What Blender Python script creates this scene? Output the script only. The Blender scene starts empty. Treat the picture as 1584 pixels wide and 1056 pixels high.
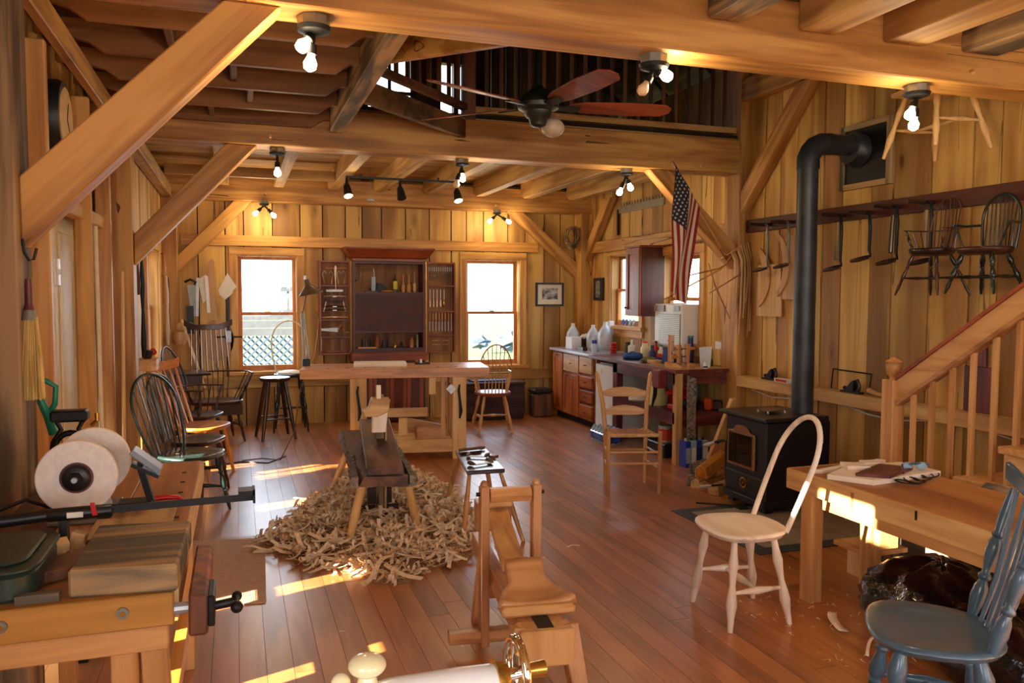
import bpy, math, random
from mathutils import Matrix, Vector
random.seed(7)
PI = math.pi
C = bpy.context.scene.collection
sc = bpy.context.scene
V = Vector

# ------------------------------------------------------------------ camera
cam = bpy.data.cameras.new('camera'); camo = bpy.data.objects.new('camera', cam); C.objects.link(camo)
yaw, pitch, roll = 0.331232, 0.0584735, 0.0035703
fwd = V((math.sin(yaw)*math.cos(pitch), math.cos(yaw)*math.cos(pitch), -math.sin(pitch)))
rgt = V((math.cos(yaw), -math.sin(yaw), 0)); upv = rgt.cross(fwd)
r2 = math.cos(roll)*rgt + math.sin(roll)*upv; u2 = -math.sin(roll)*rgt + math.cos(roll)*upv
M = Matrix((r2, u2, -fwd)).transposed().to_4x4(); M.translation = V((0, 0, 1.56))
camo.matrix_world = M
cam.sensor_width = 36; cam.lens = 1235.9/1584*36; cam.clip_start = 0.05; cam.clip_end = 300
sc.camera = camo

# ------------------------------------------------------------------ world, sun, daylight
sc.view_settings.view_transform = 'Standard'; sc.view_settings.look = 'None'
sc.view_settings.exposure = 0.0; sc.view_settings.gamma = 1.0; sc.view_settings.use_curve_mapping = False
w = bpy.data.worlds.new('sky'); sc.world = w; w.use_nodes = True
nt = w.node_tree; bg = nt.nodes['Background']
tc = nt.nodes.new('ShaderNodeTexCoord'); sx = nt.nodes.new('ShaderNodeSeparateXYZ'); rp = nt.nodes.new('ShaderNodeValToRGB')
nt.links.new(tc.outputs['Generated'], sx.inputs[0]); nt.links.new(sx.outputs['Z'], rp.inputs[0]); nt.links.new(rp.outputs[0], bg.inputs[0])
rp.color_ramp.elements[0].position = 0.0; rp.color_ramp.elements[0].color = (1.0, 0.99, 0.97, 1)
rp.color_ramp.elements[1].position = 0.5; rp.color_ramp.elements[1].color = (0.55, 0.75, 1.0, 1)
bg.inputs[1].default_value = 5.0

def light(name, kind, loc, energy, color, **kw):
    l = bpy.data.lights.new(name, kind); o = bpy.data.objects.new(name, l); C.objects.link(o)
    o.location = loc; l.energy = energy; l.color = color
    for k, v in kw.items(): setattr(l, k, v)
    return o
SUN_AZ, SUN_EL = math.radians(19), math.radians(20)
sun = light('sun', 'SUN', (-8, -3, 6), 60.0, (1.0, 0.88, 0.70), angle=math.radians(0.5))
sd = V((math.cos(SUN_AZ)*math.cos(SUN_EL), math.sin(SUN_AZ)*math.cos(SUN_EL), -math.sin(SUN_EL)))
sun.rotation_euler = sd.to_track_quat('-Z', 'Y').to_euler()
def area_light(name, loc, direction, sx_, sy_, energy, color):
    o = light(name, 'AREA', loc, energy, color, shape='RECTANGLE', size=sx_, size_y=sy_)
    o.rotation_euler = V(direction).to_track_quat('-Z', 'Y').to_euler()
    return o
# daylight at the back windows; the front and side lights are added fill
area_light('daylight_back_window', (0.35, 10.15, 1.33), (0, -1, -0.25), 0.7, 1.35, 14, (0.72, 0.86, 1))
area_light('daylight_back_window', (3.13, 10.15, 1.33), (0, -1, -0.25), 0.7, 1.35, 14, (0.72, 0.86, 1))
area_light('front_fill', (0.6, -2.9, 1.7), (0.1, 1, -0.1), 1.6, 1.5, 40, (0.9, 0.95, 1))
area_light('front_fill', (3.0, -2.9, 1.7), (0, 1, -0.1), 1.6, 1.5, 30, (0.9, 0.95, 1))
area_light('side_fill', (-1.4, -0.6, 1.6), (1, 0.5, -0.2), 1.4, 1.3, 40, (1.0, 0.93, 0.82))

# ------------------------------------------------------------------ materials
def new_mat(name):
    m = bpy.data.materials.new(name); m.use_nodes = True
    return m, m.node_tree, m.node_tree.nodes['Principled BSDF']
def srgb(r, g, b):
    f = lambda c: (c/255/12.92 if c/255 <= 0.04045 else ((c/255+0.055)/1.055)**2.4)
    return (f(r), f(g), f(b), 1)
def plain(name, col, rough=0.5, metal=0.0, spec=0.5, noise=0.12, nscale=18, coat=0, bump=0.0):
    m, t, b = new_mat(name); n = t.nodes; L = t.links
    b.inputs['Roughness'].default_value = rough; b.inputs['Metallic'].default_value = metal
    b.inputs['Specular IOR Level'].default_value = spec; b.inputs['Coat Weight'].default_value = coat
    tcn = n.new('ShaderNodeTexCoord'); oi = n.new('ShaderNodeObjectInfo')
    no = n.new('ShaderNodeTexNoise'); no.inputs['Scale'].default_value = nscale; no.inputs['Detail'].default_value = 4
    L.new(tcn.outputs['Object'], no.inputs['Vector'])
    rr = n.new('ShaderNodeValToRGB'); L.new(no.outputs['Fac'], rr.inputs[0])
    c = V(col[:3]); a = c*(1-noise); d = c*(1+noise)
    rr.color_ramp.elements[0].position = .35; rr.color_ramp.elements[0].color = (*a, 1)
    rr.color_ramp.elements[1].position = .65; rr.color_ramp.elements[1].color = (*d, 1)
    L.new(rr.outputs[0], b.inputs['Base Color'])
    if bump:
        bp = n.new('ShaderNodeBump'); bp.inputs['Strength'].default_value = bump; bp.inputs['Distance'].default_value = .01
        L.new(no.outputs['Fac'], bp.inputs['Height']); L.new(bp.outputs[0], b.inputs['Normal'])
    return m
def wood(name, light_c, dark_c, axis='z', rough=0.55, coat=0.0, grain=9.0, knots=0.0, var=0.25, streak=0.5, blotch=0.35, bump=0.15, crack=0.0):
    m, t, b = new_mat(name); n = t.nodes; L = t.links
    b.inputs['Roughness'].default_value = rough; b.inputs['Coat Weight'].default_value = coat; b.inputs['Coat Roughness'].default_value = 0.12
    tcn = n.new('ShaderNodeTexCoord'); oi = n.new('ShaderNodeObjectInfo')
    mu = n.new('ShaderNodeMath'); mu.operation = 'MULTIPLY'; mu.inputs[1].default_value = 37.0; L.new(oi.outputs['Random'], mu.inputs[0])
    ad = n.new('ShaderNodeVectorMath'); ad.operation = 'ADD'; L.new(tcn.outputs['Object'], ad.inputs[0])
    cb = n.new('ShaderNodeCombineXYZ')
    for i in range(3): L.new(mu.outputs[0], cb.inputs[i])
    L.new(cb.outputs[0], ad.inputs[1])
    mp = n.new('ShaderNodeMapping'); L.new(ad.outputs[0], mp.inputs[0])
    s = [1, 1, 1]; s['xyz'.index(axis)] = 0.07; mp.inputs['Scale'].default_value = s
    n1 = n.new('ShaderNodeTexNoise'); n1.inputs['Scale'].default_value = grain*2.2; n1.inputs['Detail'].default_value = 5; n1.inputs['Distortion'].default_value = .5
    L.new(mp.outputs[0], n1.inputs['Vector'])
    n2 = n.new('ShaderNodeTexNoise'); n2.inputs['Scale'].default_value = grain*.35; n2.inputs['Detail'].default_value = 3; n2.inputs['Distortion'].default_value = 1.2
    mp2 = n.new('ShaderNodeMapping'); s2 = [1, 1, 1]; s2['xyz'.index(axis)] = 0.22; mp2.inputs['Scale'].default_value = s2
    L.new(ad.outputs[0], mp2.inputs[0]); L.new(mp2.outputs[0], n2.inputs['Vector'])
    m1 = n.new('ShaderNodeMath'); m1.operation = 'MULTIPLY_ADD'; m1.inputs[1].default_value = streak; L.new(n1.outputs['Fac'], m1.inputs[0])
    m2 = n.new('ShaderNodeMath'); m2.operation = 'MULTIPLY'; m2.inputs[1].default_value = 1-streak; L.new(n2.outputs['Fac'], m2.inputs[0]); L.new(m2.outputs[0], m1.inputs[2])
    rr = n.new('ShaderNodeValToRGB'); L.new(m1.outputs[0], rr.inputs[0])
    rr.color_ramp.elements[0].position = .37; rr.color_ramp.elements[0].color = (*[c*.72 for c in dark_c[:3]], 1)
    rr.color_ramp.elements[1].position = .57; rr.color_ramp.elements[1].color = light_c
    e_ = rr.color_ramp.elements.new(.45); e_.color = dark_c
    out = rr.outputs[0]
    if knots:
        vo = n.new('ShaderNodeTexVoronoi'); vo.inputs['Scale'].default_value = 3.2
        mp3 = n.new('ShaderNodeMapping'); s3 = [1, 1, 1]; s3['xyz'.index(axis)] = 0.45; mp3.inputs['Scale'].default_value = s3
        L.new(ad.outputs[0], mp3.inputs[0]); L.new(mp3.outputs[0], vo.inputs['Vector'])
        kr = n.new('ShaderNodeValToRGB'); kr.color_ramp.elements[0].position = 0.045; kr.color_ramp.elements[0].color = (1, 1, 1, 1)
        k2_ = kr.color_ramp.elements.new(.09); k2_.color = (.38, .38, .38, 1)
        kr.color_ramp.elements[-1].position = .2; kr.color_ramp.elements[-1].color = (0, 0, 0, 1); L.new(vo.outputs['Distance'], kr.inputs[0])
        km = n.new('ShaderNodeMath'); km.operation = 'MULTIPLY'; km.inputs[1].default_value = knots; L.new(kr.outputs[0], km.inputs[0])
        mx = n.new('ShaderNodeMix'); mx.data_type = 'RGBA'; L.new(km.outputs[0], mx.inputs[0]); L.new(out, mx.inputs[6])
        mx.inputs[7].default_value = (dark_c[0]*.35, dark_c[1]*.28, dark_c[2]*.25, 1); out = mx.outputs[2]
    if crack:
        nc = n.new('ShaderNodeTexNoise'); nc.inputs['Scale'].default_value = 5.5; nc.inputs['Detail'].default_value = 2
        mp4 = n.new('ShaderNodeMapping'); s4 = [1, 1, 1]; s4['xyz'.index(axis)] = 0.045; mp4.inputs['Scale'].default_value = s4; mp4.inputs['Location'].default_value = (3.1, 7.7, 1.3)
        L.new(ad.outputs[0], mp4.inputs[0]); L.new(mp4.outputs[0], nc.inputs['Vector'])
        a1 = n.new('ShaderNodeMath'); a1.operation = 'SUBTRACT'; a1.inputs[1].default_value = .55; L.new(nc.outputs['Fac'], a1.inputs[0])
        a2 = n.new('ShaderNodeMath'); a2.operation = 'ABSOLUTE'; L.new(a1.outputs[0], a2.inputs[0])
        a3 = n.new('ShaderNodeMath'); a3.operation = 'LESS_THAN'; a3.inputs[1].default_value = .0045; L.new(a2.outputs[0], a3.inputs[0])
        a4 = n.new('ShaderNodeMath'); a4.operation = 'GREATER_THAN'; a4.inputs[1].default_value = .53; L.new(n2.outputs['Fac'], a4.inputs[0])
        a5 = n.new('ShaderNodeMath'); a5.operation = 'MULTIPLY'; L.new(a3.outputs[0], a5.inputs[0]); L.new(a4.outputs[0], a5.inputs[1])
        a6 = n.new('ShaderNodeMath'); a6.operation = 'MULTIPLY'; a6.inputs[1].default_value = crack; L.new(a5.outputs[0], a6.inputs[0])
        mc = n.new('ShaderNodeMix'); mc.data_type = 'RGBA'; L.new(a6.outputs[0], mc.inputs[0]); L.new(out, mc.inputs[6]); mc.inputs[7].default_value = (dark_c[0]*.15, dark_c[1]*.13, dark_c[2]*.12, 1); out = mc.outputs[2]
    # per piece brightness
    wn = n.new('ShaderNodeMath'); wn.operation = 'MULTIPLY_ADD'; wn.inputs[1].default_value = var; wn.inputs[2].default_value = 1-var*.6
    L.new(oi.outputs['Random'], wn.inputs[0])
    hs = n.new('ShaderNodeHueSaturation'); L.new(wn.outputs[0], hs.inputs['Value']); L.new(out, hs.inputs['Color'])
    L.new(hs.outputs[0], b.inputs['Base Color'])
    if bump:
        bp = n.new('ShaderNodeBump'); bp.inputs['Strength'].default_value = bump; bp.inputs['Distance'].default_value = .004
        L.new(n1.outputs['Fac'], bp.inputs['Height']); L.new(bp.outputs[0], b.inputs['Normal'])
    return m
def emis(name, col, strength):
    m = bpy.data.materials.new(name); m.use_nodes = True; t = m.node_tree; t.nodes.clear()
    e = t.nodes.new('ShaderNodeEmission'); o = t.nodes.new('ShaderNodeOutputMaterial'); e.inputs[0].default_value = col; e.inputs[1].default_value = strength
    t.links.new(e.outputs[0], o.inputs[0]); return m
def glassy(name, tint=(1, 1, 1, 1), gl=0.08, rough=0.02):
    m = bpy.data.materials.new(name); m.use_nodes = True; t = m.node_tree; t.nodes.clear()
    a = t.nodes.new('ShaderNodeBsdfTransparent'); g = t.nodes.new('ShaderNodeBsdfGlossy'); x = t.nodes.new('ShaderNodeMixShader'); o = t.nodes.new('ShaderNodeOutputMaterial')
    a.inputs[0].default_value = tint; g.inputs['Roughness'].default_value = rough; x.inputs[0].default_value = gl
    t.links.new(a.outputs[0], x.inputs[1]); t.links.new(g.outputs[0], x.inputs[2]); t.links.new(x.outputs[0], o.inputs[0]); return m

MT = {}
for ax in 'xyz':
    MT['beam_'+ax] = wood('oak_beam_'+ax, srgb(210, 160, 88), srgb(172, 120, 58), ax, .5, grain=7, knots=.8, var=.2, streak=.55, crack=.9)
    MT['plank_'+ax] = wood('wall_board_'+ax, srgb(224, 182, 100), srgb(176, 126, 60), ax, .55, grain=3.6, knots=.95, var=.46, streak=.34, crack=.75)
    MT['joist_'+ax] = wood('joist_'+ax, srgb(206, 166, 104), srgb(168, 124, 68), ax, .6, grain=6, knots=.5, var=.2)
    MT['old_'+ax] = wood('weathered_post_'+ax, srgb(168, 138, 98), srgb(98, 78, 58), ax, .75, grain=8, knots=.6, crack=.9)
    MT['djoist_'+ax] = wood('shaded_joist_'+ax, srgb(158, 108, 60), srgb(122, 78, 40), ax, .6, grain=6, var=.2)  # darker joist brown, the shade on the joists put into the colour
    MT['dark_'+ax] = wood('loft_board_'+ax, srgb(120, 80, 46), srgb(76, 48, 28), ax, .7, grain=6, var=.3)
    MT['pine_'+ax] = wood('pale_pine_'+ax, srgb(230, 190, 128), srgb(208, 160, 98), ax, .5, grain=8, var=.1)
    MT['honey_'+ax] = wood('honey_maple_'+ax, srgb(218, 168, 106), srgb(196, 140, 82), ax, .42, grain=8, var=.1, streak=.6)
    MT['white_'+ax] = wood('fresh_white_wood_'+ax, srgb(250, 238, 220), srgb(240, 222, 198), ax, .5, grain=8, var=.05)
    MT['cherry_'+ax] = wood('cherry_'+ax, srgb(156, 76, 38), srgb(122, 54, 26), ax, .38, grain=8, var=.16)
    MT['red_'+ax] = wood('dark_red_mahogany_'+ax, srgb(92, 32, 17), srgb(68, 22, 12), ax, .4, grain=8, var=.14)
    MT['brown_'+ax] = wood('worn_brown_'+ax, srgb(124, 82, 58), srgb(78, 50, 36), ax, .45, grain=8, var=.1)
    MT['tan_'+ax] = wood('used_beech_'+ax, srgb(198, 144, 92), srgb(164, 108, 60), ax, .38, grain=8, var=.12, coat=.12)
    MT['grey_'+ax] = wood('greyed_board_'+ax, srgb(196, 160, 108), srgb(98, 88, 74), ax, .7, grain=7, var=.1, streak=.5)
    MT['win_'+ax] = wood('window_trim_'+ax, srgb(226, 172, 92), srgb(196, 138, 66), ax, .45, grain=8, var=.12)
    MT['sash_'+ax] = wood('window_sash_'+ax, srgb(206, 138, 76), srgb(178, 108, 58), ax, .45, grain=8, var=.12)
    MT['walnut_'+ax] = wood('dark_stained_'+ax, srgb(74, 42, 34), srgb(40, 22, 18), ax, .28, grain=8, var=.1, coat=.3)
    MT['orange_'+ax] = wood('amber_wood_'+ax, srgb(222, 148, 56), srgb(184, 106, 36), ax, .3, grain=8, var=.1, coat=.3)
MT['floor'] = wood('fir_floor_board', srgb(186, 118, 62), srgb(164, 98, 48), 'y', .40, coat=.6, grain=9, var=.28, streak=.35, bump=.03)
MT['floor'].node_tree.nodes['Principled BSDF'].inputs['Coat Roughness'].default_value = .27
MT['floor'].node_tree.nodes['Principled BSDF'].inputs['Specular IOR Level'].default_value = .5
MT['gap'] = plain('shadow_gap', srgb(44, 27, 15), .9)
MT['iron'] = plain('black_iron', srgb(26, 26, 28), .45, .3)
MT['stove'] = plain('stove_black', srgb(24, 24, 27), .42, .2, coat=.1)
MT['pipe'] = plain('blued_pipe', srgb(62, 66, 70), .42, .5, noise=.3, nscale=5)
MT['steel'] = plain('steel', srgb(190, 192, 196), .42, .55)
MT['galv'] = plain('galvanised', srgb(140, 140, 132), .4, .7)
MT['chrome'] = plain('chrome', srgb(225, 222, 215), .08, 1.0)
MT['brass'] = plain('brass', srgb(190, 150, 70), .25, .9)
MT['black'] = plain('black_plastic', srgb(22, 22, 24), .4)
MT['white'] = plain('white_enamel', srgb(232, 232, 230), .25, noise=.03)
MT['offwhite'] = plain('off_white_paint', srgb(226, 208, 168), .5, noise=.05)
MT['paper'] = plain('paper', srgb(232, 224, 208), .8, noise=.04)
MT['cream'] = plain('cream_knob', srgb(236, 226, 180), .2, noise=.03, coat=.4)
MT['blue'] = plain('blue_paint', srgb(70, 98, 118), .32, noise=.14, nscale=8, coat=.3)
MT['teal'] = plain('green_black_paint', srgb(38, 58, 54), .25, noise=.2, nscale=8, coat=.3)
MT['blackgreen'] = plain('black_green_paint', srgb(24, 36, 32), .25, noise=.2, coat=.4)
MT['glass'] = glassy('clear_pane', (1, 1, 1, 1), .05)
MT['jug'] = plain('translucent_plastic', srgb(205, 214, 224), .3, noise=.05)
MT['bulb'] = emis('lit_bulb', (1.0, 0.80, 0.48, 1), 26)
MT['bulboff'] = plain('unlit_bulb', srgb(236, 200, 160), .2)
MT['red'] = plain('red_plastic', srgb(196, 30, 28), .3)
MT['orangep'] = plain('orange_plastic', srgb(214, 80, 36), .4)
MT['yellow'] = plain('yellow_plastic', srgb(214, 196, 60), .4)
MT['green'] = plain('green_plastic', srgb(24, 128, 92), .35)
MT['darkgreen'] = plain('dark_green_box', srgb(44, 58, 48), .35)
MT['bluep'] = plain('blue_tin', srgb(34, 66, 176), .3)
MT['darkblue'] = plain('navy_print', srgb(24, 40, 110), .4)
MT['frost'] = plain('pale_blue_plastic', srgb(150, 180, 200), .35)
MT['cardboard'] = plain('cardboard', srgb(206, 172, 146), .85, noise=.08)
MT['bark'] = plain('bark', srgb(124, 112, 102), .9, noise=.6, nscale=40, bump=.8)
MT['tile'] = plain('slate_tile', srgb(150, 136, 120), .55, noise=.18, nscale=6)
MT['slate'] = plain('dark_slate_border', srgb(60, 66, 72), .5, noise=.15)
MT['straw'] = wood('broom_straw', srgb(216, 184, 112), srgb(176, 140, 74), 'z', .7, grain=30, var=.05)
MT['wheel'] = plain('grinding_wheel', srgb(232, 226, 218), .8, noise=.06, nscale=60)

# ------------------------------------------------------------------ mesh builder
def frame(d, up=(0, 0, 1)):
    d = V(d).normalized(); up = V(up)
    if abs(d.dot(up.normalized())) > .98: up = V((0, 1, 0)) if abs(d.y) < .9 else V((1, 0, 0))
    s = d.cross(up).normalized(); return s, s.cross(d).normalized(), d
class MB:
    def __init__(s): s.v = []; s.f = []
    def add(s, vs, fs):
        o = len(s.v); s.v += [V(v) for v in vs]; s.f += [tuple(i+o for i in f) for f in fs]; return s
    def box(s, c, size, rz=0, R=None):
        h = [x/2 for x in size]; m = R if R is not None else Matrix.Rotation(rz, 3, 'Z')
        vs = [V(c)+m @ V((a*h[0], b*h[1], d*h[2])) for a in (-1, 1) for b in (-1, 1) for d in (-1, 1)]
        return s.add(vs, [(0, 1, 3, 2), (4, 6, 7, 5), (0, 4, 5, 1), (2, 3, 7, 6), (0, 2, 6, 4), (1, 5, 7, 3)])
    def bb(s, x0, x1, y0, y1, z0, z1): return s.box(((x0+x1)/2, (y0+y1)/2, (z0+z1)/2), (abs(x1-x0), abs(y1-y0), abs(z1-z0)))
    def bar(s, p0, p1, w_, h_, up=(0, 0, 1), w2=None, h2=None):
        p0, p1 = V(p0), V(p1); a, u, d = frame(p1-p0, up); w2 = w2 or w_; h2 = h2 or h_
        vs = []
        for p, ww, hh in ((p0, w_, h_), (p1, w2, h2)):
            for i, j in ((-1, -1), (1, -1), (1, 1), (-1, 1)): vs.append(p+a*i*ww/2+u*j*hh/2)
        return s.add(vs, [(0, 1, 2, 3), (7, 6, 5, 4), (0, 4, 5, 1), (1, 5, 6, 2), (2, 6, 7, 3), (3, 7, 4, 0)])
    def tube(s, pts, r, seg=8, closed=False, sq=1.0, up=(0, 0, 1)):
        pts = [V(p) for p in pts]; n = len(pts)
        if not hasattr(r, '__len__'): r = [r]*n
        o = len(s.v); prev = None
        for i, p in enumerate(pts):
            if closed: d = pts[(i+1) % n]-pts[i-1]
            else: d = pts[min(i+1, n-1)]-pts[max(i-1, 0)]
            if prev is None: a, u, d = frame(d, up)
            else:
                d = d.normalized(); a = (prev-d*prev.dot(d)).normalized(); u = d.cross(a) * -1
                u = a.cross(d)
            prev = a
            for k in range(seg):
                t = 2*PI*k/seg; s.v.append(p+a*math.cos(t)*r[i]+u*math.sin(t)*r[i]*sq)
        for i in range(n-1 if not closed else n):
            for k in range(seg):
                a0 = o+i*seg+k; a1 = o+i*seg+(k+1) % seg; j = (i+1) % n; b0 = o+j*seg+k; b1 = o+j*seg+(k+1) % seg
                s.f.append((a0, a1, b1, b0))
        if not closed:
            s.f.append(tuple(o+k for k in range(seg))[::-1]); s.f.append(tuple(o+(n-1)*seg+k for k in range(seg)))
        return s
    def lathe(s, p0, p1, prof, seg=12):
        p0, p1 = V(p0), V(p1); return s.tube([p0.lerp(p1, t) for t, r in prof], [max(r, .0004) for t, r in prof], seg)
    def prism(s, poly, o, U, W, th):
        o, U, W = V(o), V(U).normalized(), V(W).normalized(); N = U.cross(W); n = len(poly)
        vs = [o+U*a+W*b for a, b in poly]+[o+U*a+W*b+N*th for a, b in poly]
        return s.add(vs, [tuple(range(n))[::-1], tuple(range(n, 2*n))]+[(i, (i+1) % n, n+(i+1) % n, n+i) for i in range(n)])
    def ball(s, c, r, seg=10, rings=6):
        rr = r if hasattr(r, '__len__') else (r, r, r); c = V(c); o = len(s.v); s.v.append(c+V((0, 0, -rr[2])))
        for i in range(1, rings):
            ph = -PI/2+PI*i/rings
            for k in range(seg): t = 2*PI*k/seg; s.v.append(c+V((rr[0]*math.cos(ph)*math.cos(t), rr[1]*math.cos(ph)*math.sin(t), rr[2]*math.sin(ph))))
        s.v.append(c+V((0, 0, rr[2])))
        for k in range(seg): s.f.append((o, o+1+(k+1) % seg, o+1+k))
        for i in range(rings-2):
            for k in range(seg):
                a = o+1+i*seg+k; b = o+1+i*seg+(k+1) % seg; s.f.append((a, b, b+seg, a+seg))
        t = o+1+(rings-1)*seg; q = o+1+(rings-2)*seg
        for k in range(seg): s.f.append((q+k, q+(k+1) % seg, t))
        return s
    def sheet(s, fn, nu, nv, th=0.0):
        g = [[V(fn(i/nu, j/nv)) for j in range(nv+1)] for i in range(nu+1)]; o = len(s.v)
        for row in g: s.v += row
        for i in range(nu):
            for j in range(nv): a = o+i*(nv+1)+j; s.f.append((a, a+1, a+nv+2, a+nv+1))
        return s
    def build(s, name, m, parent=None, smooth=False, bevel=0, solid=0, sub=0):
        me = bpy.data.meshes.new(name); inv = WM[parent.name].inverted() if parent is not None and parent.name in WM else None
        vs = [tuple(inv @ v) if inv else tuple(v) for v in s.v]
        me.from_pydata(vs, [], s.f); me.update()
        m = MT[m] if isinstance(m, str) else m
        me.materials.append(m)
        if smooth:
            me.polygons.foreach_set('use_smooth', [True]*len(me.polygons)); me.set_sharp_from_angle(angle=math.radians(smooth if smooth > 1 else 40))
        o = bpy.data.objects.new(name, me); C.objects.link(o)
        if parent is not None: o.parent = parent; WM[o.name] = WM[parent.name] if parent.name in WM else Matrix()
        else: WM[o.name] = Matrix()
        if bevel:
            b = o.modifiers.new('bevel', 'BEVEL'); b.width = bevel; b.segments = 1; b.limit_method = 'ANGLE'; b.angle_limit = .6
        if solid:
            b = o.modifiers.new('solid', 'SOLIDIFY'); b.thickness = solid; b.offset = 0
        if sub:
            b = o.modifiers.new('sub', 'SUBSURF'); b.levels = sub; b.render_levels = sub
        return o
WM = {}
def tag(o, label=None, cat=None, group=None, kind=None):
    if label: o['label'] = label
    if cat: o['category'] = cat
    if group: o['group'] = group
    if kind: o['kind'] = kind
    return o
def thing(name, label, cat, loc=(0, 0, 0), group=None):
    o = bpy.data.objects.new(name, None); C.objects.link(o); o.empty_display_size = .05
    o.location = loc; WM[o.name] = Matrix.Translation(V(loc)); tag(o, label, cat, group); return o
def copy_tree(o, parent=None):
    c = o.copy(); C.objects.link(c); c.parent = parent
    for ch in [x for x in list(o.children)]: copy_tree(ch, c)
    return c
def place(o, loc, rz=0, label=None, group=None, rot=None):
    o.location = loc; o.rotation_euler = rot if rot else (0, 0, rz)
    if label: o['label'] = label
    if group: o['group'] = group
    return o
def solo(mb, name, m, label, cat, group=None, **kw):      # a thing that is one mesh, its origin moved to its base
    c = sum(mb.v, V((0, 0, 0)))/len(mb.v); c.z = min(v.z for v in mb.v)
    mb.v = [v-c for v in mb.v]; o = mb.build(name, m, None, **kw); o.location = c
    WM[o.name] = Matrix.Translation(c); return tag(o, label, cat, group)
def struct(mb, name, m, parent=None, **kw):
    o = mb.build(name, m, parent, **kw)
    if parent is None: o['kind'] = 'structure'
    return o
def rects_minus(a0, a1, z0, z1, ops):
    cuts = sorted({a0, a1, *[max(a0, min(a1, q)) for op in ops for q in op[:2]]}); out = []
    for p, q in zip(cuts, cuts[1:]):
        if q-p < 1e-4: continue
        zs = [(z0, z1)]
        for o0, o1, oz0, oz1 in ops:
            if o0 <= p+1e-5 and o1 >= q-1e-5:
                nz = []
                for u, v in zs:
                    if oz1 <= u or oz0 >= v: nz.append((u, v)); continue
                    if oz0 > u: nz.append((u, oz0))
                    if oz1 < v: nz.append((oz1, v))
                zs = nz
        out += [(p, q, u, v) for u, v in zs]
    return out
def board_wall(name, axis, plane, inward, a0, a1, z0, z1, ops, mat, wmin=.2, wmax=.33, th=.02, back=.12, seed=1, wf=None):
    """axis 'x': the wall runs along x at y=plane; boards stand proud of a dark backing by th, towards 'inward'"""
    rnd = random.Random(seed); mb = MB()
    for p, q, u, v in rects_minus(a0, a1, z0, z1, ops):
        d0, d1 = plane-inward*back, plane-inward*.001
        if axis == 'x': mb.bb(p, q, d0, d1, u, v)
        else: mb.bb(d0, d1, p, q, u, v)
    w_ = struct(mb, name, 'gap'); a = a0; k = 0
    while a < a1-.02:
        b = min(a1, a+rnd.uniform(wmin, wmax))
        if a1-b < .08: b = a1
        off = th+rnd.uniform(-.005, .005)
        for p, q, u, v in rects_minus(a, b, z0, z1, ops):
            g0 = .007 if abs(p-a) < 1e-4 else 0; g1 = .006 if abs(q-b) < 1e-4 else 0
            m_ = MB()
            if q-p-g0-g1 < .004: continue
            if axis == 'x': m_.bb(p+g0, q-g1, plane, plane+inward*off, u, v)
            else: m_.bb(plane, plane+inward*off, p+g0, q-g1, u, v)
            o = m_.build('plank', mat, w_)
        a = b
    return w_
# ------------------------------------------------------------------ SETTING: floor
fl_ = struct(MB().bb(-1.15, 4.75, -3.1, 10.05, -.12, -.018), 'floor', 'gap')
rnd = random.Random(3)
for k in range(53):
    x0 = -1.1+k*.1085; y = .6-rnd.uniform(0, 2.0); 
    while y < 9.9:
        y1 = min(9.9, y+rnd.uniform(1.9, 3.4))
        if 9.9-y1 < .5: y1 = 9.9
        if y1 > .9:
            MB().bb(x0+.0009, x0+.1076, max(y, .5)+.0012, y1-.0012, -.018, 0).build('floorboard', 'floor', fl_)
        y = y1
MB().bb(-1.1, 4.65, -3.0, .5, -.018, 0).build('floorboard_run', 'floor', fl_)
# ------------------------------------------------------------------ walls
W1 = (.003, .683, .64, 2.01); W2 = (2.77, 3.5, .64, 2.01)
BW = 9.9; RW = 4.45; LW = -1.0
board_wall('wall_back', 'x', BW, -1, -1.0, 4.6, 0, 2.95, [W1, W2], 'plank_z', seed=5)
R1 = (8.3, 9.07, 1.18, 2.05); R2 = (7.02, 7.8, 1.06, 1.99)
board_wall('wall_right', 'y', RW, -1, -3.0, 9.9, 0, 3.7, [R1, R2], 'plank_z', seed=11)
LO = [(1.56, 1.93, 1.86, 2.04), (2.45, 2.62, .2, .6), (2.85, 2.97, .2, .62),  # small openings added to shape the sun patches on floor and bench
      (3.80, 4.02, .10, .43), (3.80, 4.02, .445, .66), (3.73, 3.752, .2, .62), (3.77, 3.785, .2, .62),
      (5.52, 5.74, .42, .74), (6.55, 6.95, .35, .95), (7.9, 9.1, .84, 2.0), (7.15, 7.4, .2, .45), (-1.3, .1, 1.0, 2.2)]
board_wall('wall_left', 'y', LW, 1, -3.0, 9.9, 0, 3.7, LO, 'plank_z', seed=17, back=.03)
struct(MB().bb(-1.1, 0, -3.1, -3, 0, 3).bb(1.2, 2.2, -3.1, -3, 0, 3).bb(3.8, 4.6, -3.1, -3, 0, 3).bb(0, 1.2, -3.1, -3, 0, 1).bb(0, 1.2, -3.1, -3, 2.4, 3)
       .bb(2.2, 3.8, -3.1, -3, 0, 1).bb(2.2, 3.8, -3.1, -3, 2.4, 3), 'wall_front', 'plank_z')
# inner lining of the left wall behind the chair row
ol = [(7.9, 9.1, .84, 2.0), (6.55, 6.95, .35, .95), (7.15, 7.4, .2, .45)]
board_wall('wall_left_lining', 'y', -.80, 1, 6.42, 9.9, 0, 2.75, ol, 'plank_z', back=.03, seed=23)
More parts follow.
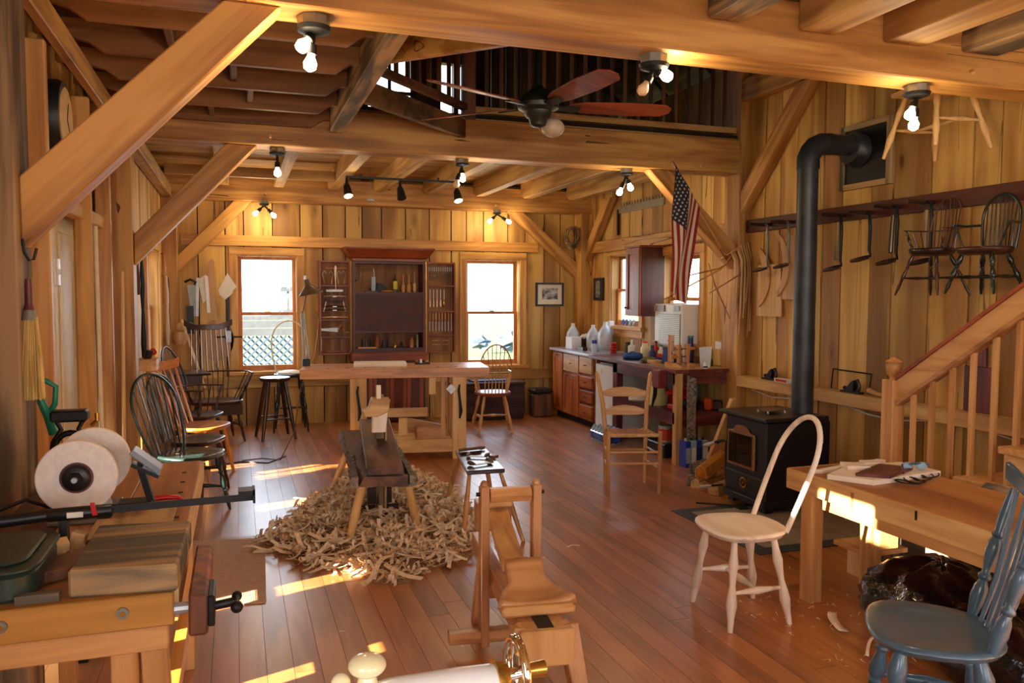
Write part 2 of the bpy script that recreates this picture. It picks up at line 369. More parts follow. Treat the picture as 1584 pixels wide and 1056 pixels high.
# ------------------------------------------------------------------ upper storey
lw = [(1.5, 2.1, 3.55, 4.5), (2.45, 2.62, 3.7, 4.45), (2.68, 2.74, 3.7, 4.45)]
mb = MB()
for p, q, u, v in rects_minus(-1, 4.6, 2.95, 4.6, lw): mb.bb(p, q, 9.9, 10.02, u, v)
mb.prism([(-1, 0), (4.6, 0), (1.8, 1.9)], (0, 10.02, 4.6), (1, 0, 0), (0, 0, 1), .12)
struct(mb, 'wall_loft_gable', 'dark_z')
mb = MB()
mb.prism([(-1.2, 3.7), (1.8, 6.6), (1.8, 6.75), (-1.2, 3.85)], (0, -3, 0), (1, 0, 0), (0, 0, 1), -13.2)
mb.prism([(4.8, 3.7), (1.8, 6.6), (1.8, 6.75), (4.8, 3.85)], (0, -3, 0), (1, 0, 0), (0, 0, 1), -13.2)
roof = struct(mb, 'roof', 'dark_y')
for k in range(14):
    y = -2+k*.9
    MB().bar((-1.05, y, 3.75), (1.8, y, 6.5), .06, .2).build('rafter', 'dark_x', roof)
    MB().bar((4.65, y, 3.75), (1.8, y, 6.5), .06, .2).build('rafter', 'dark_x', roof)
struct(MB().prism([(-1, 2.95), (4.6, 2.95), (4.6, 4), (1.8, 6.6), (-1, 4)], (0, -3, 0), (1, 0, 0), (0, 0, 1), .1), 'wall_front_gable', 'dark_z')
# loft decks: boards that form the ceiling seen from below
def deck(name, x0, x1, y0, y1, mat, run='y', z=2.96, wd=.17, seed=1, skip=None):
    r_ = random.Random(seed); base = MB().bb(x0, x1, y0, y1, z+.022, z+.05); w_ = struct(base, name, 'gap'); a = x0 if run == 'y' else y0; e = x1 if run == 'y' else y1
    while a < e-.01:
        b = min(e, a+wd)
        if run == 'y': MB().bb(a+.002, b-.002, y0, y1, z, z+.02+r_.uniform(0, .002)).build('ceiling_board', mat, w_)
        else: MB().bb(x0, x1, a+.002, b-.002, z, z+.02+r_.uniform(0, .002)).build('ceiling_board', mat, w_)
        a = b
    return w_
deck('ceiling_back_bay', -1.0, 4.45, 6.3, 9.9, 'joist_x', run='x', seed=2)
deck('ceiling_front_bay', -1.0, 4.45, -3.0, 3.45, 'joist_x', run='x', seed=3)
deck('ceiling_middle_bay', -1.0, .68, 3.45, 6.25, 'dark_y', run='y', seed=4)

# ------------------------------------------------------------------ timber frame
def timber(name, label, p0, p1, w_, h_, mat, cat='beam', up=(0, 0, 1), bev=.006, group=None):
    mb = MB().bar(p0, p1, w_, h_, up)
    c = (V(p0)+V(p1))/2; mb.v = [v-c for v in mb.v]; o = mb.build(name, mat, None, bevel=bev); o.location = c; WM[o.name] = Matrix.Translation(c)
    o['kind'] = 'structure'; return tag(o, label, cat, group)
b1 = timber('tie_beam', 'heavy honey oak tie beam crossing the top of the picture nearest the viewer', (-.95, 3.325, 2.805), (4.338, 3.325, 2.805), .21, .29, 'beam_x')
b2 = timber('tie_beam', 'second heavy tie beam below the loft railing, at the middle of the room', (-.95, 6.36, 2.81), (4.328, 6.36, 2.81), .22, .298, 'beam_x')
b3 = timber('tie_beam', 'farthest tie beam, flat against the back wall above the windows', (-.9, 9.77, 2.76), (4.45, 9.77, 2.76), .2, .28, 'beam_x')
pegs = [(.25, 6.25, 2.72), (3.9, 6.25, 2.7), (3.62, 3.22, 2.72), (3.1, 9.67, 2.68), (.33, 9.67, 2.7)]
for i, p in enumerate(pegs):
    MB().lathe(p, (p[0], p[1]-.03, p[2]), [(0, .013), (1, .011)], 8).build('peg', 'pine_x', [b2, b2, b1, b3, b3][i])
timber('timber_post', 'weathered square oak post at the left edge of the picture', (-.83, 3.30, 0), (-.83, 3.30, 2.66), .22, .22, 'old_z', 'post')
timber('timber_post', 'reddish brown square oak post at the left end of the second tie beam', (-.775, 6.36, 0), (-.775, 6.36, 2.66), .165, .2, 'beam_z', 'post')
timber('timber_post', 'square oak post in the far left corner beside the hanging hand tools', (-.72, 9.72, 0), (-.72, 9.72, 2.62), .2, .2, 'beam_z', 'post')
timber('timber_post', 'square oak post in the far right corner behind the kitchen counter', (4.35, 9.72, 0), (4.35, 9.72, 2.62), .2, .2, 'beam_z', 'post')
timber('timber_post', 'square oak post on the right wall behind the flag', (4.395, 6.37, 0), (4.395, 6.37, 3.95), .13, .24, 'beam_z', 'post')
timber('timber_post', 'square oak post at the right end of the first tie beam', (4.4, 3.33, 0), (4.4, 3.33, 3.0), .12, .22, 'beam_z', 'post')
def brace(label, p0, p1, w_=.19, h_=.09, mat='beam_x', up=(0, 1, 0)):
    return timber('knee_brace', label, p0, p1, w_, h_, mat, 'brace', up=up)
# braces: bar() puts h_ along 'up'-ish and w_ across
def kb(label, poly, o, U, W, th, mat):
    mb = MB().prism(poly, (0, 0, 0), U, W, th); mb.v = [v+V(o) for v in mb.v]; c = sum(mb.v, V((0, 0, 0)))/len(mb.v); mb.v = [v-c for v in mb.v]
    o_ = mb.build('knee_brace', mat, None, bevel=.006); o_.location = c; WM[o_.name] = Matrix.Translation(c); o_['kind'] = 'structure'; tag(o_, label, 'brace'); return o_
MT['beam_d'] = wood('oak_brace_diagonal', srgb(220, 166, 86), srgb(184, 128, 60), 'x', .5, grain=7, knots=.9, var=.1)
MT['beam_e'] = wood('oak_brace_diagonal_left', srgb(206, 156, 86), srgb(170, 118, 58), 'x', .5, grain=7, knots=.9, var=.1)
MT['beam_f'] = wood('oak_brace_wall_plane', srgb(206, 156, 86), srgb(170, 118, 58), 'y', .5, grain=7, knots=.9, var=.1)
for k_, rot_ in (('beam_d', (0, -PI/4, 0)), ('beam_e', (0, PI/4, 0)), ('beam_f', (-PI/4, 0, 0))):
    for nd in MT[k_].node_tree.nodes:
        if nd.type == 'MAPPING':
            nd.vector_type = 'TEXTURE'; nd.inputs['Rotation'].default_value = rot_; nd.inputs['Scale'].default_value = [1/c for c in nd.inputs['Scale'].default_value]
kb('big pale diagonal knee brace from the front left post to the first beam', [(-.72, 1.72), (-.72, 1.97), (-.03, 2.66), (.18, 2.66)], (0, 3.38, 0), (1, 0, 0), (0, 0, 1), .13, 'beam_d')
kb('second diagonal brace from the middle left post up to the second tie beam', [(-.69, 1.76), (-.69, 1.98), (-.06, 2.66), (.16, 2.66)], (0, 6.42, 0), (1, 0, 0), (0, 0, 1), .12, 'beam_d')
kb('farthest left diagonal brace against the back wall in the corner', [(-.63, 1.78), (-.63, 1.98), (-.02, 2.62), (.18, 2.62)], (0, 9.84, 0), (1, 0, 0), (0, 0, 1), .1, 'beam_d')
kb('far right diagonal brace above the framed landscape print', [(4.26, 1.78), (4.26, 1.98), (3.5, 2.62), (3.3, 2.62)], (0, 9.74, 0), (1, 0, 0), (0, 0, 1), -.1, 'beam_e')
kb('diagonal brace behind the flag from the right wall post to the second tie beam', [(4.32, 1.80), (4.32, 2.02), (3.62, 2.66), (3.42, 2.66)], (0, 6.4, 0), (1, 0, 0), (0, 0, 1), .12, 'beam_e')
kb('diagonal brace flat on the right wall, rising above the stove pipe', [(6.24, 2.30), (6.24, 2.50), (5.5, 3.29), (5.30, 3.29)], (4.33, 0, 0), (0, 1, 0), (0, 0, 1), .1, 'beam_f')
kb('short diagonal brace in the plane of the right wall at the far corner post', [(9.62, 2.0), (9.62, 2.2), (9.1, 2.75), (8.9, 2.75)], (4.32, 0, 0), (0, 1, 0), (0, 0, 1), .1, 'beam_f')
timber('wall_plate', 'high horizontal plate timber on the right wall above the brace', (4.385, 6.25, 3.40), (4.385, 3.2, 3.40), .12, .2, 'beam_y')
timber('girt', 'horizontal board nailed across the back wall over both windows', (-.6, 9.87, 2.175), (3.75, 9.87, 2.175), .035, .125, 'win_x', 'trim')
timber('girt', 'horizontal reddish girt on the right wall above the side windows', (4.4, 6.5, 2.17), (4.4, 9.62, 2.17), .07, .14, 'beam_y', 'trim')
timber('trim_rail', 'low horizontal board across the back wall under the left window', (-.6, 9.87, .52), (1.3, 9.87, .52), .03, .14, 'plank_x', 'trim')
timber('trim_rail', 'low horizontal board across the back wall under the right window', (2.3, 9.87, .52), (4.2, 9.87, .52), .03, .14, 'plank_x', 'trim')
timber('stud_plate', 'long plank running along the top of the left wall studs toward the back', (-.75, 3.0, 2.73), (-.75, 6.27, 2.73), .05, .12, 'beam_y', 'beam')
timber('stud_plate', 'farther plank along the top of the left wall behind the second brace', (-.72, 6.47, 2.69), (-.72, 9.67, 2.69), .1, .12, 'joist_y', 'beam')
# studs of the left wall (deep faces toward the viewer)
sts = [(3.72, 'honey_z', .10), (4.95, 'orange_z', .05), (5.42, 'pine_z', .03), (5.86, 'honey_z', .12)]
for y, m_, t_ in [(3.55, 'honey_z', .06), (4.06, 'honey_z', .05), (5.15, 'beam_z', .05), (5.89, 'honey_z', .05)]:
    timber('wall_stud', 'tall edge-on stud between the left wall posts, near the %s' % {3.55: 'corn broom', 4.06: 'wall clock', 5.15: 'pale door', 5.89: 'reddish middle post'}[y],
           (-.825, y, .0), (-.825, y, 2.67), .09, t_, m_, 'stud', up=(0, 1, 0))
timber('wall_girt', 'short horizontal rail between left studs behind the big brace', (-.85, 3.42, 2.02), (-.85, 6.2, 2.02), .07, .08, 'beam_y', 'trim')
# joists of the middle bay with notched ends, on trimmer
jm = []
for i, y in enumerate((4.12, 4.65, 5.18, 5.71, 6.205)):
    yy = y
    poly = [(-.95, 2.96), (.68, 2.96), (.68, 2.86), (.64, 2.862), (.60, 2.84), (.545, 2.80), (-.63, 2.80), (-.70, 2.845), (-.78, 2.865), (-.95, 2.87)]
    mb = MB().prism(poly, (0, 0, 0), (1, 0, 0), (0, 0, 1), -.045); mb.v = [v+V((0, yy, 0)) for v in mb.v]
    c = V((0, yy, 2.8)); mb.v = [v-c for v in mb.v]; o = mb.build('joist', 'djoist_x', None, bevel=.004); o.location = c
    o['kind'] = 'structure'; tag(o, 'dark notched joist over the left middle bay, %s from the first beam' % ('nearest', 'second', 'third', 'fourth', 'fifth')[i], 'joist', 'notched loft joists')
timber('trimmer', 'grey timber running away along the ends of the notched joists beside the ceiling fan', (.735, 3.43, 2.87), (.735, 6.25, 2.87), .11, .18, 'grey_y')
mbk = MB()
for i, (xb, y) in enumerate(((-.3, 4.4), (.0, 4.92), (.1, 5.45), (-.15, 5.97), (.05, 3.8))):
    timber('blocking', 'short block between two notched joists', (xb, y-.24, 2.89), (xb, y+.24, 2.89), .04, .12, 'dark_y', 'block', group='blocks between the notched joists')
# octagonal corner headers of the loft opening
timber('header', 'diagonal header closing the far left corner of the loft opening', (.78, 5.32, 2.885), (1.76, 6.29, 2.885), .045, .15, 'dark_x')
timber('header', 'pale diagonal header closing the near left corner of the loft opening', (.77, 4.42, 2.885), (1.75, 3.44, 2.885), .045, .15, 'beam_x')
# back bay joists (along y)
for i, x in enumerate((-.12, .47, 1.08, 1.62, 2.22, 2.86, 3.49, 4.12)):
    mb = MB(); x0, x1 = x-.055, x+.055; 
    mb.prism([(6.47, 2.77), (9.55, 2.77), (9.67, 2.82), (9.67, 2.96), (6.47, 2.96)], (x0, 0, 0), (0, 1, 0), (0, 0, 1), .11)
    c = V((x, 8, 2.8)); mb.v = [v-c for v in mb.v]; o = mb.build('joist', 'joist_y', None, bevel=.005); o.location = c; o['kind'] = 'structure'
    tag(o, 'pale joist of the back bay ceiling, %s from the left wall' % ('first', 'second', 'third', 'fourth', 'fifth', 'sixth', 'seventh', 'eighth')[i], 'joist', 'back bay joists')
timber('header', 'pale cross timber at the left of the back bay ceiling', (-.68, 8.93, 2.83), (1.03, 8.93, 2.83), .1, .1, 'joist_x')
# front bay joists
for i, (x0, x1) in enumerate(((-.7, -.56), (-.1, .04), (.5, .64), (1.05, 1.2), (2.04, 2.21), (2.54, 2.74), (3.04, 3.27), (3.55, 3.77), (4.05, 4.25))):
    mb = MB().prism([(-2.9, 2.81), (3.2, 2.81), (3.22, 2.83), (3.22, 2.96), (-2.9, 2.96)], (x0, 0, 0), (0, 1, 0), (0, 0, 1), x1-x0)
    c = V(((x0+x1)/2, 1, 2.8)); mb.v = [v-c for v in mb.v]; o = mb.build('joist', 'grey_y' if i in (4, 7) else 'joist_y', None, bevel=.005); o.location = c; o['kind'] = 'structure'
    tag(o, 'ceiling joist before the first beam at upper right, %s one' % ('', '', '', '', 'leftmost weathered', 'second pale', 'third pale', 'fourth weathered', 'last')[i] if i > 3 else 'ceiling joist in front of the first tie beam, left part', 'joist', 'front bay joists')
# ------------------------------------------------------------------ loft railing
rl = thing('loft_railing', 'wooden loft railing with square balusters above the second tie beam', 'railing', (3.0, 6.5, 2.97))
MB().bar((1.8, 6.36, 3.06), (4.33, 6.36, 3.06), .07, .05).build('bottom_rail', 'joist_x', rl)
MB().bar((1.8, 6.36, 3.95), (4.33, 6.36, 3.95), .07, .06).build('top_rail', 'dark_x', rl)
MB().bb(1.76, 1.85, 6.3, 6.4, 2.96, 4.1).build('newel_post', 'brown_z', rl)
x = 1.96
while x < 4.3:
    MB().bb(x-.013, x+.013, 6.35, 6.376, 3.085, 3.925).build('baluster', 'dark_z' , rl); x += .126
r2_ = thing('loft_railing', 'diagonal run of loft railing across the far left corner of the opening', 'railing', (1.3, 5.9, 2.97))
MB().bar((.80, 5.36, 3.07), (1.76, 6.32, 3.07), .06, .05).build('bottom_rail', 'brown_x', r2_)
MB().bar((.80, 5.36, 3.95), (1.76, 6.32, 3.95), .06, .06).build('top_rail', 'brown_x', r2_)
for k in range(9):
    t = (k+.7)/9.4; MB().box((.80+.96*t, 5.36+.96*t, 3.5), (.026, .026, .85), PI/4).build('baluster', 'dark_z', r2_)
r3_ = thing('loft_railing', 'run of loft railing on the left side of the opening above the grey trimmer', 'railing', (.74, 4.9, 2.97))
MB().bar((.78, 4.4, 3.07), (.78, 5.34, 3.07), .06, .05).build('bottom_rail', 'brown_y', r3_)
for k in range(8): MB().box((.78, 4.46+k*.125, 3.5), (.026, .026, .85)).build('baluster', 'dark_z', r3_)
# loft interior: dark boards and a rack seen between the balusters
lf = thing('loft_partition', 'dark plank partition at the back of the loft', 'partition', (3.2, 8.9, 2.98))
for k in range(9): MB().bb(2.8+k*.18, 2.97+k*.18, 8.9, 8.93, 3.01, 4.7).build('plank', 'dark_z', lf)
solo(MB().tube([(2.2, 8.0, 4.25), (3.4, 8.0, 4.36)], .02, 8), 'loft_rod', 'steel', 'pale metal rod glimpsed inside the dark loft behind the fan', 'rod')

# ------------------------------------------------------------------ windows
def window(name, axis, plane, inward, a0, a1, z0, z1, mid, casing=.085, lower=True, sillname='sill', mat_s='sash'):
    """double hung window: casings on the wall face, sashes set in the opening, one pane each"""
    def bx(mb, p, q, d0, d1, u, v):
        if axis == 'x': mb.bb(p, q, plane+inward*d0, plane+inward*d1, u, v)
        else: mb.bb(plane+inward*d0, plane+inward*d1, p, q, u, v)
        return mb
    ha = 'win_x' if axis == 'x' else 'win_y'; sa = 'sash_x' if axis == 'x' else 'sash_y'
    w_ = MB(); bx(w_, a0, a0+.012, -.12, .02, z0, z1); bx(w_, a1-.012, a1, -.12, .02, z0, z1); bx(w_, a0, a1, -.12, .02, z1-.012, z1); bx(w_, a0, a1, -.12, .02, z0, z0+.012)
    fr = struct(w_, name, 'win_z')
    for s0, s1, nm in ((a0-casing, a0+.004, 'casing'), (a1-.004, a1+casing, 'casing')):
        bx(MB(), s0, s1, .018, .045, z0-.04, z1).build('casing', 'win_z', fr, bevel=.003)
    bx(MB(), a0-casing, a1+casing, .018, .047, z1, z1+.09).build('head_casing', ha, fr, bevel=.003)
    bx(MB(), a0-casing-.03, a1+casing+.03, .0, .075, z0-.035, z0+.004).build('window_sill', ha, fr, bevel=.004)
    bx(MB(), a0-casing, a1+casing, .018, .04, z0-.12, z0-.037).build('apron', ha, fr)
    for (u, v, d) in ((mid-.018, z1-.012, -.085), (z0+.012, mid+.018, -.05)):
        f = MB(); t = .042
        bx(f, a0+.012, a0+.012+t, d-.028, d, u, v); bx(f, a1-.012-t, a1-.012, d-.028, d, u, v)
        bx(f, a0+.012+t, a1-.012-t, d-.028, d, v-.036, v); bx(f, a0+.012+t, a1-.012-t, d-.028, d, u, u+(.06 if u < mid-.1 else .036))
        s_ = f.build('sash', 'sash_z', fr, bevel=.002)
        bx(MB(), a0+.05, a1-.05, d-.017, d-.013, u+.03, v-.03).build('pane', 'glass', s_)
    m_ = (a0+a1)/2
    bx(MB(), m_-.03, m_+.03, -.05, -.03, mid+.018, mid+.03).build('sash_lock', 'brass', fr)
    return fr
window('window_1', 'x', BW, -1, *W1, 1.325)
window('window_2', 'x', BW, -1, *W2, 1.325)
window('window_3', 'y', RW, -1, *R1, 1.62)
window('window_4', 'y', RW, -1, *R2, 1.52)
window('window_5', 'y', -.80, 1, 7.9, 9.1, .84, 2.0, 1.42)
mb = MB()
for x_ in (1.5, 1.78, 2.06): mb.bb(x_, x_+.04, 9.86, 9.9, 3.55, 4.5)
mb.bb(1.5, 2.1, 9.86, 9.9, 4.0, 4.04)
lwf = struct(mb, 'window_6', 'brown_z')
MB().bb(1.5, 2.1, 9.92, 9.925, 3.55, 4.5).build('pane', 'glass', lwf)
# white door and light switch at the left
dr = thing('door_1', 'pale cream door glimpsed between the left wall studs', 'door', (-.94, 4.55, 0)); dr['kind'] = 'structure'
MB().bb(-.975, -.935, 4.45, 5.48, 0.0, 2.05).build('door_panel', 'offwhite', dr)
MB().bb(-.94, -.925, 4.58, 4.88, 1.2, 1.5).bb(-.94, -.925, 5.02, 5.34, .3, 1.9).build('raised_panel', 'offwhite', dr, bevel=.01)
sw = thing('light_switch', 'white light switch plate on the pale door at left', 'switch', (-.93, 4.93, 1.62))
MB().bb(-.935, -.92, 4.88, 5.0, 1.60, 1.75).build('plate', 'white', sw, bevel=.003)
MB().bb(-.92, -.905, 4.93, 4.95, 1.66, 1.69).build('toggle', 'white', sw)

# ------------------------------------------------------------------ outside
struct(MB().bb(-40, 60, 10.4, 70, -.45, -.3).bb(4.9, 60, -20, 10.4, -.45, -.3), 'ground', plain('sunlit_lawn', srgb(98, 112, 62), .95, noise=.2, nscale=2))
struct(MB().bb(-30, -1.3, -30, 10.4, -.45, -.3), 'ground_left', plain('left_yard', srgb(110, 100, 70), .95, noise=.2, nscale=2))
lt = thing('garden_lattice', 'blue grey lattice skirt under the porch outside the left back window', 'lattice', (.6, 14, -.3))
a = 0
for k in range(-8, 26):
    x0 = -1.4+k*.13
    MB().bar((x0, 14.0, .10), (x0+.75, 14.0, .85), .03, .01, up=(0, 1, 0)).build('lattice_strip', plain('blue_lattice', srgb(52, 76, 100), .8) if a == 0 else bpy.data.materials['blue_lattice'], lt); a = 1
    MB().bar((x0+.75, 14.02, .10), (x0, 14.02, .85), .03, .01, up=(0, 1, 0)).build('lattice_strip', bpy.data.materials['blue_lattice'], lt)
MB().bb(-1.5, 2.9, 13.97, 14.05, -.3, .11).build('footing', bpy.data.materials['blue_lattice'], lt)
pr = thing('porch', 'grey weathered porch deck and rail outside the left back window', 'porch', (.8, 14.4, -.3))
GREYW = plain('grey_porch_board', srgb(78, 84, 90), .8)
for k in range(3): MB().bb(-2.5, 2.6, 13.98, 14.02, .86+k*.13, .98+k*.13).build('fascia_board', GREYW, pr)
MB().bb(-2.5, 2.6, 14.0, 16.0, 1.24, 1.28).build('deck', GREYW, pr)
MB().bb(-2.5, 2.6, 14.05, 14.12, 1.60, 1.68).build('rail', GREYW, pr)
for k in range(24): MB().bb(-2.4+k*.2, -2.36+k*.2, 14.07, 14.1, 1.28, 1.6).build('picket', GREYW, pr)
STONE = plain('pale_blue_stone', srgb(84, 100, 124), .9, noise=.3, nscale=3)
for k, (x, y, z, r) in enumerate(((8.7, 24, .1, .30), (9.5, 24, .12, .32), (10.3, 24.3, .12, .32), (7.9, 23.5, .05, .28), (9.1, 25.2, .42, .40), (11.1, 24, .1, .3), (7.2, 24, .05, .26), (10.2, 25.6, .4, .42))):
    b_ = MB().ball((x, y, z), (r*1.2, r, r*.75), 9, 6); rr_ = random.Random(k)
    b_.v = [v+V((rr_.uniform(-.12, .12), rr_.uniform(-.12, .12), rr_.uniform(-.1, .1))) for v in b_.v]
    b_.v.append(V((x, y, -.3))); solo(b_, 'boulder', STONE, 'boulder in the far stone wall outside the right back window', 'boulder', 'boulders of the far stone wall')

sh_ = thing('sun_blocker', 'unseen plank screen added to keep sun out of the left side window', 'sun_blocker', (-3.2, 7.8, -.3))  # out of view, added only to block sun through window_5
for k in range(9): MB().bb(-3.25, -3.2, 6.95+k*.2, 7.145+k*.2, -.3, 3.9).build('plank', 'grey_z', sh_)
# ------------------------------------------------------------------ CHAIRS
def outline(w_, d_, n=28, narrow=.1, ex=.72):
    pts = []
    for i in range(n):
        t = 2*PI*i/n; c, s_ = math.cos(t), math.sin(t)
        x = w_/2*math.copysign(abs(c)**ex, c)*(1+narrow*s_); y = d_/2*math.copysign(abs(s_)**.8, s_)
        pts.append((x, y))
    return pts
def seat_mb(w_, d_, z, th=.045, narrow=.1, dish=.016, ex=.72):
    mb = MB(); o = outline(w_, d_, 28, narrow, ex); n = len(o)
    rings = [(.78, -th), (.93, -th*.75), (1.0, -th*.3), (.985, -.004), (.94, 0), (.72, -dish*.7), (.35, -dish)]
    for k, dz in rings: mb.v += [V((x*k, y*k, z+dz)) for x, y in o]
    for r in range(len(rings)-1):
        for i in range(n): mb.f.append((r*n+i, r*n+(i+1) % n, (r+1)*n+(i+1) % n, (r+1)*n+i))
    mb.f.append(tuple(range(n))[::-1]); mb.f.append(tuple((len(rings)-1)*n+i for i in range(n)))
    return mb
PROF = {
 'double_bobbin': [(0, .012), (.12, .014), (.28, .021), (.30, .0195), (.42, .014), (.5, .0125), (.62, .019), (.72, .0225), (.735, .021), (.86, .014), (1, .0105)],
 'baluster': [(0, .012), (.06, .016), (.16, .022), (.24, .019), (.29, .011), (.31, .018), (.33, .018), (.35, .011), (.40, .014), (.52, .022), (.58, .020), (.62, .012), (.64, .018), (.67, .013), (.80, .017), (.9, .013), (1, .009)],
 'taper': [(0, .013), (.3, .017), (.6, .016), (1, .011)],
 'round': [(0, .0165), (.5, .0175), (.9, .014), (1, .012)],
 'stretch': [(0, .007), (.2, .009), (.5, .0165), (.8, .009), (1, .007)],
 'stretch2': [(0, .007), (.25, .012), (.45, .010), (.5, .015), (.55, .010), (.75, .012), (1, .007)],
}
def lay(mb, p0, p1, prof, k=1.0, seg=10): return mb.lathe(p0, p1, [(t, r*k) for t, r in PROF[prof]], seg)
def hoop(wb, wm, h, by, lean, z, arc=.42, n=22, bend=.0):
    """bow in the lean plane: rises from +-wb at the seat, widest wm, rounded top"""
    pts = []; a0 = h*(1-arc)
    for i in range(6): t = i/6; x = wb+(wm-wb)*math.sin(t*PI/2); pts.append((-x, a0*t))
    for i in range(n+1): t = PI*i/n; pts.append((-wm*math.cos(t), a0+h*arc*math.sin(t)))
    for i in range(5, -1, -1): t = i/6; x = wb+(wm-wb)*math.sin(t*PI/2); pts.append((x, a0*t))
    return [V((x, -by-lean*u+bend*(x/wm)**2, z-.01+u)) for x, u in pts]
def top_at(pts, x):
    best = None
    for a, b in zip(pts, pts[1:]):
        if (a.x-x)*(b.x-x) <= 0 and abs(a.x-b.x) > 1e-6:
            p = a.lerp(b, (x-a.x)/(b.x-a.x))
            if best is None or p.z > best.z: best = p
    return best or pts[len(pts)//2]
def chair_base(root, w_, d_, z, seat_m, leg_m, prof='double_bobbin', k=1.0, splay=.07, narrow=.1, th=.045, stretch='stretch', sz=.42, ex=.72):
    seat_mb(w_, d_, z, th, narrow, ex=ex).build('seat', seat_m, root, smooth=50)
    tops = {(-1, 1): (-.33*w_, .27*d_), (1, 1): (.33*w_, .27*d_), (-1, -1): (-.27*w_, -.27*d_), (1, -1): (.27*w_, -.27*d_)}
    feet = {}
    for (a, b), (x, y) in tops.items():
        f = V((x+a*splay, y+b*(splay*1.15 if b < 0 else splay*.8), 0)); feet[(a, b)] = (V((x, y, z-th+.01)), f)
        lay(MB(), feet[(a, b)][0], f, prof, k).build('leg', leg_m, root, smooth=50)
    mids = []
    for a in (-1, 1):
        p = feet[(a, 1)][0].lerp(feet[(a, 1)][1], 1-sz+.0); q = feet[(a, -1)][0].lerp(feet[(a, -1)][1], 1-sz)
        lay(MB(), p, q, stretch, k).build('stretcher', leg_m, root, smooth=50); mids.append((p+q)/2)
    lay(MB(), mids[0], mids[1], stretch, k).build('stretcher', leg_m, root, smooth=50)
    return feet
def bow_chair(label, w_=.43, d_=.42, z=.45, seat_m='white_x', leg_m='white_z', bow_m='white_z', sp_m=None, h=.5, wm=.2, wb=.17, lean=.25, nsp=7, prof='double_bobbin', group=None, k=1.0, br=.011, bend=0, splay=.07, cat='chair', name='windsor_chair', narrow=.1):
    r = thing(name, label, cat, (0, 0, 0), group); WM[r.name] = Matrix()
    chair_base(r, w_, d_, z, seat_m, leg_m, prof, k, splay, narrow)
    pts = hoop(wb, wm, h, d_*.38, lean, z, bend=bend)
    MB().tube(pts, br, 8).build('bow', bow_m, r, smooth=50)
    for i in range(nsp):
        t = (i+.5)/nsp*2-1; x0 = t*wb*.92; tp = top_at(pts, t*wm*.9); y0 = -d_*.42+abs(t)**2*.02
        MB().tube([(x0, y0, z-.005), V((x0, y0, z)).lerp(tp, .35), tp], [.005*k, .0065*k, .004*k], 6).build('spindle', sp_m or bow_m, r, smooth=50)
    return r
def crest_mb(w_, h_, c, depth=.04, ear=.02, th=.018, n=14):
    """yoke crest with raised, rounded ears; curved backwards in plan"""
    mb = MB(); c = V(c); prof = []
    for i in range(n+1):
        t = i/n*2-1; x = t*w_/2; y = -depth*(1-t*t); up = h_/2*(1-.25*abs(t)**3)+ear*max(0, abs(t)-.45)**1.2*4.5; lo = -h_/2+ear*max(0, abs(t)-.5)*3.4
        prof.append((x, y, lo, up))
    for x, y, lo, up in prof:
        for dy, z in ((-th/2, lo), (th/2, lo), (th/2, up), (-th/2, up)): mb.v.append(c+V((x, y+dy, z)))
    for i in range(n):
        for k in range(4): a = i*4+k; b = i*4+(k+1) % 4; mb.f.append((a, b, b+4, a+4))
    mb.f.append((3, 2, 1, 0)); mb.f.append((n*4, n*4+1, n*4+2, n*4+3)); return mb
def fan_chair(label, w_=.44, d_=.43, z=.45, m1='blue', m2='blue', h=.5, lean=.3, nsp=7, cw=.5, wb=.17, k=1.0, prof='baluster', group=None, name='windsor_chair', stile='baluster', ear=.02):
    r = thing(name, label, 'chair', (0, 0, 0), group); WM[r.name] = Matrix()
    chair_base(r, w_, d_, z, m1, m2, prof, k*1.15, .08)
    cz = z+h; cy = -d_*.38-lean*h
    for a in (-1, 1):
        lay(MB(), (a*wb, -d_*.34, z-.01), (a*cw*.40, cy-.01, cz), stile, k*.95).build('stile', m2, r, smooth=50)
    for i in range(nsp):
        t = (i+.5)/nsp*2-1; x0 = t*wb*.85; x1 = t*cw*.36; y1 = cy-.035*(1-t*t)
        MB().tube([(x0, -d_*.42+.02*t*t, z-.005), (x0*.6+x1*.4, -d_*.42*.6+y1*.4, z+h*.35), (x1, y1, cz)], [.006*k, .009*k, .005*k], 6).build('spindle', m2, r, smooth=50)
    crest_mb(cw, .06, (0, cy, cz+.02), ear=ear).build('crest_rail', m2, r, smooth=50, bevel=.004)
    return r
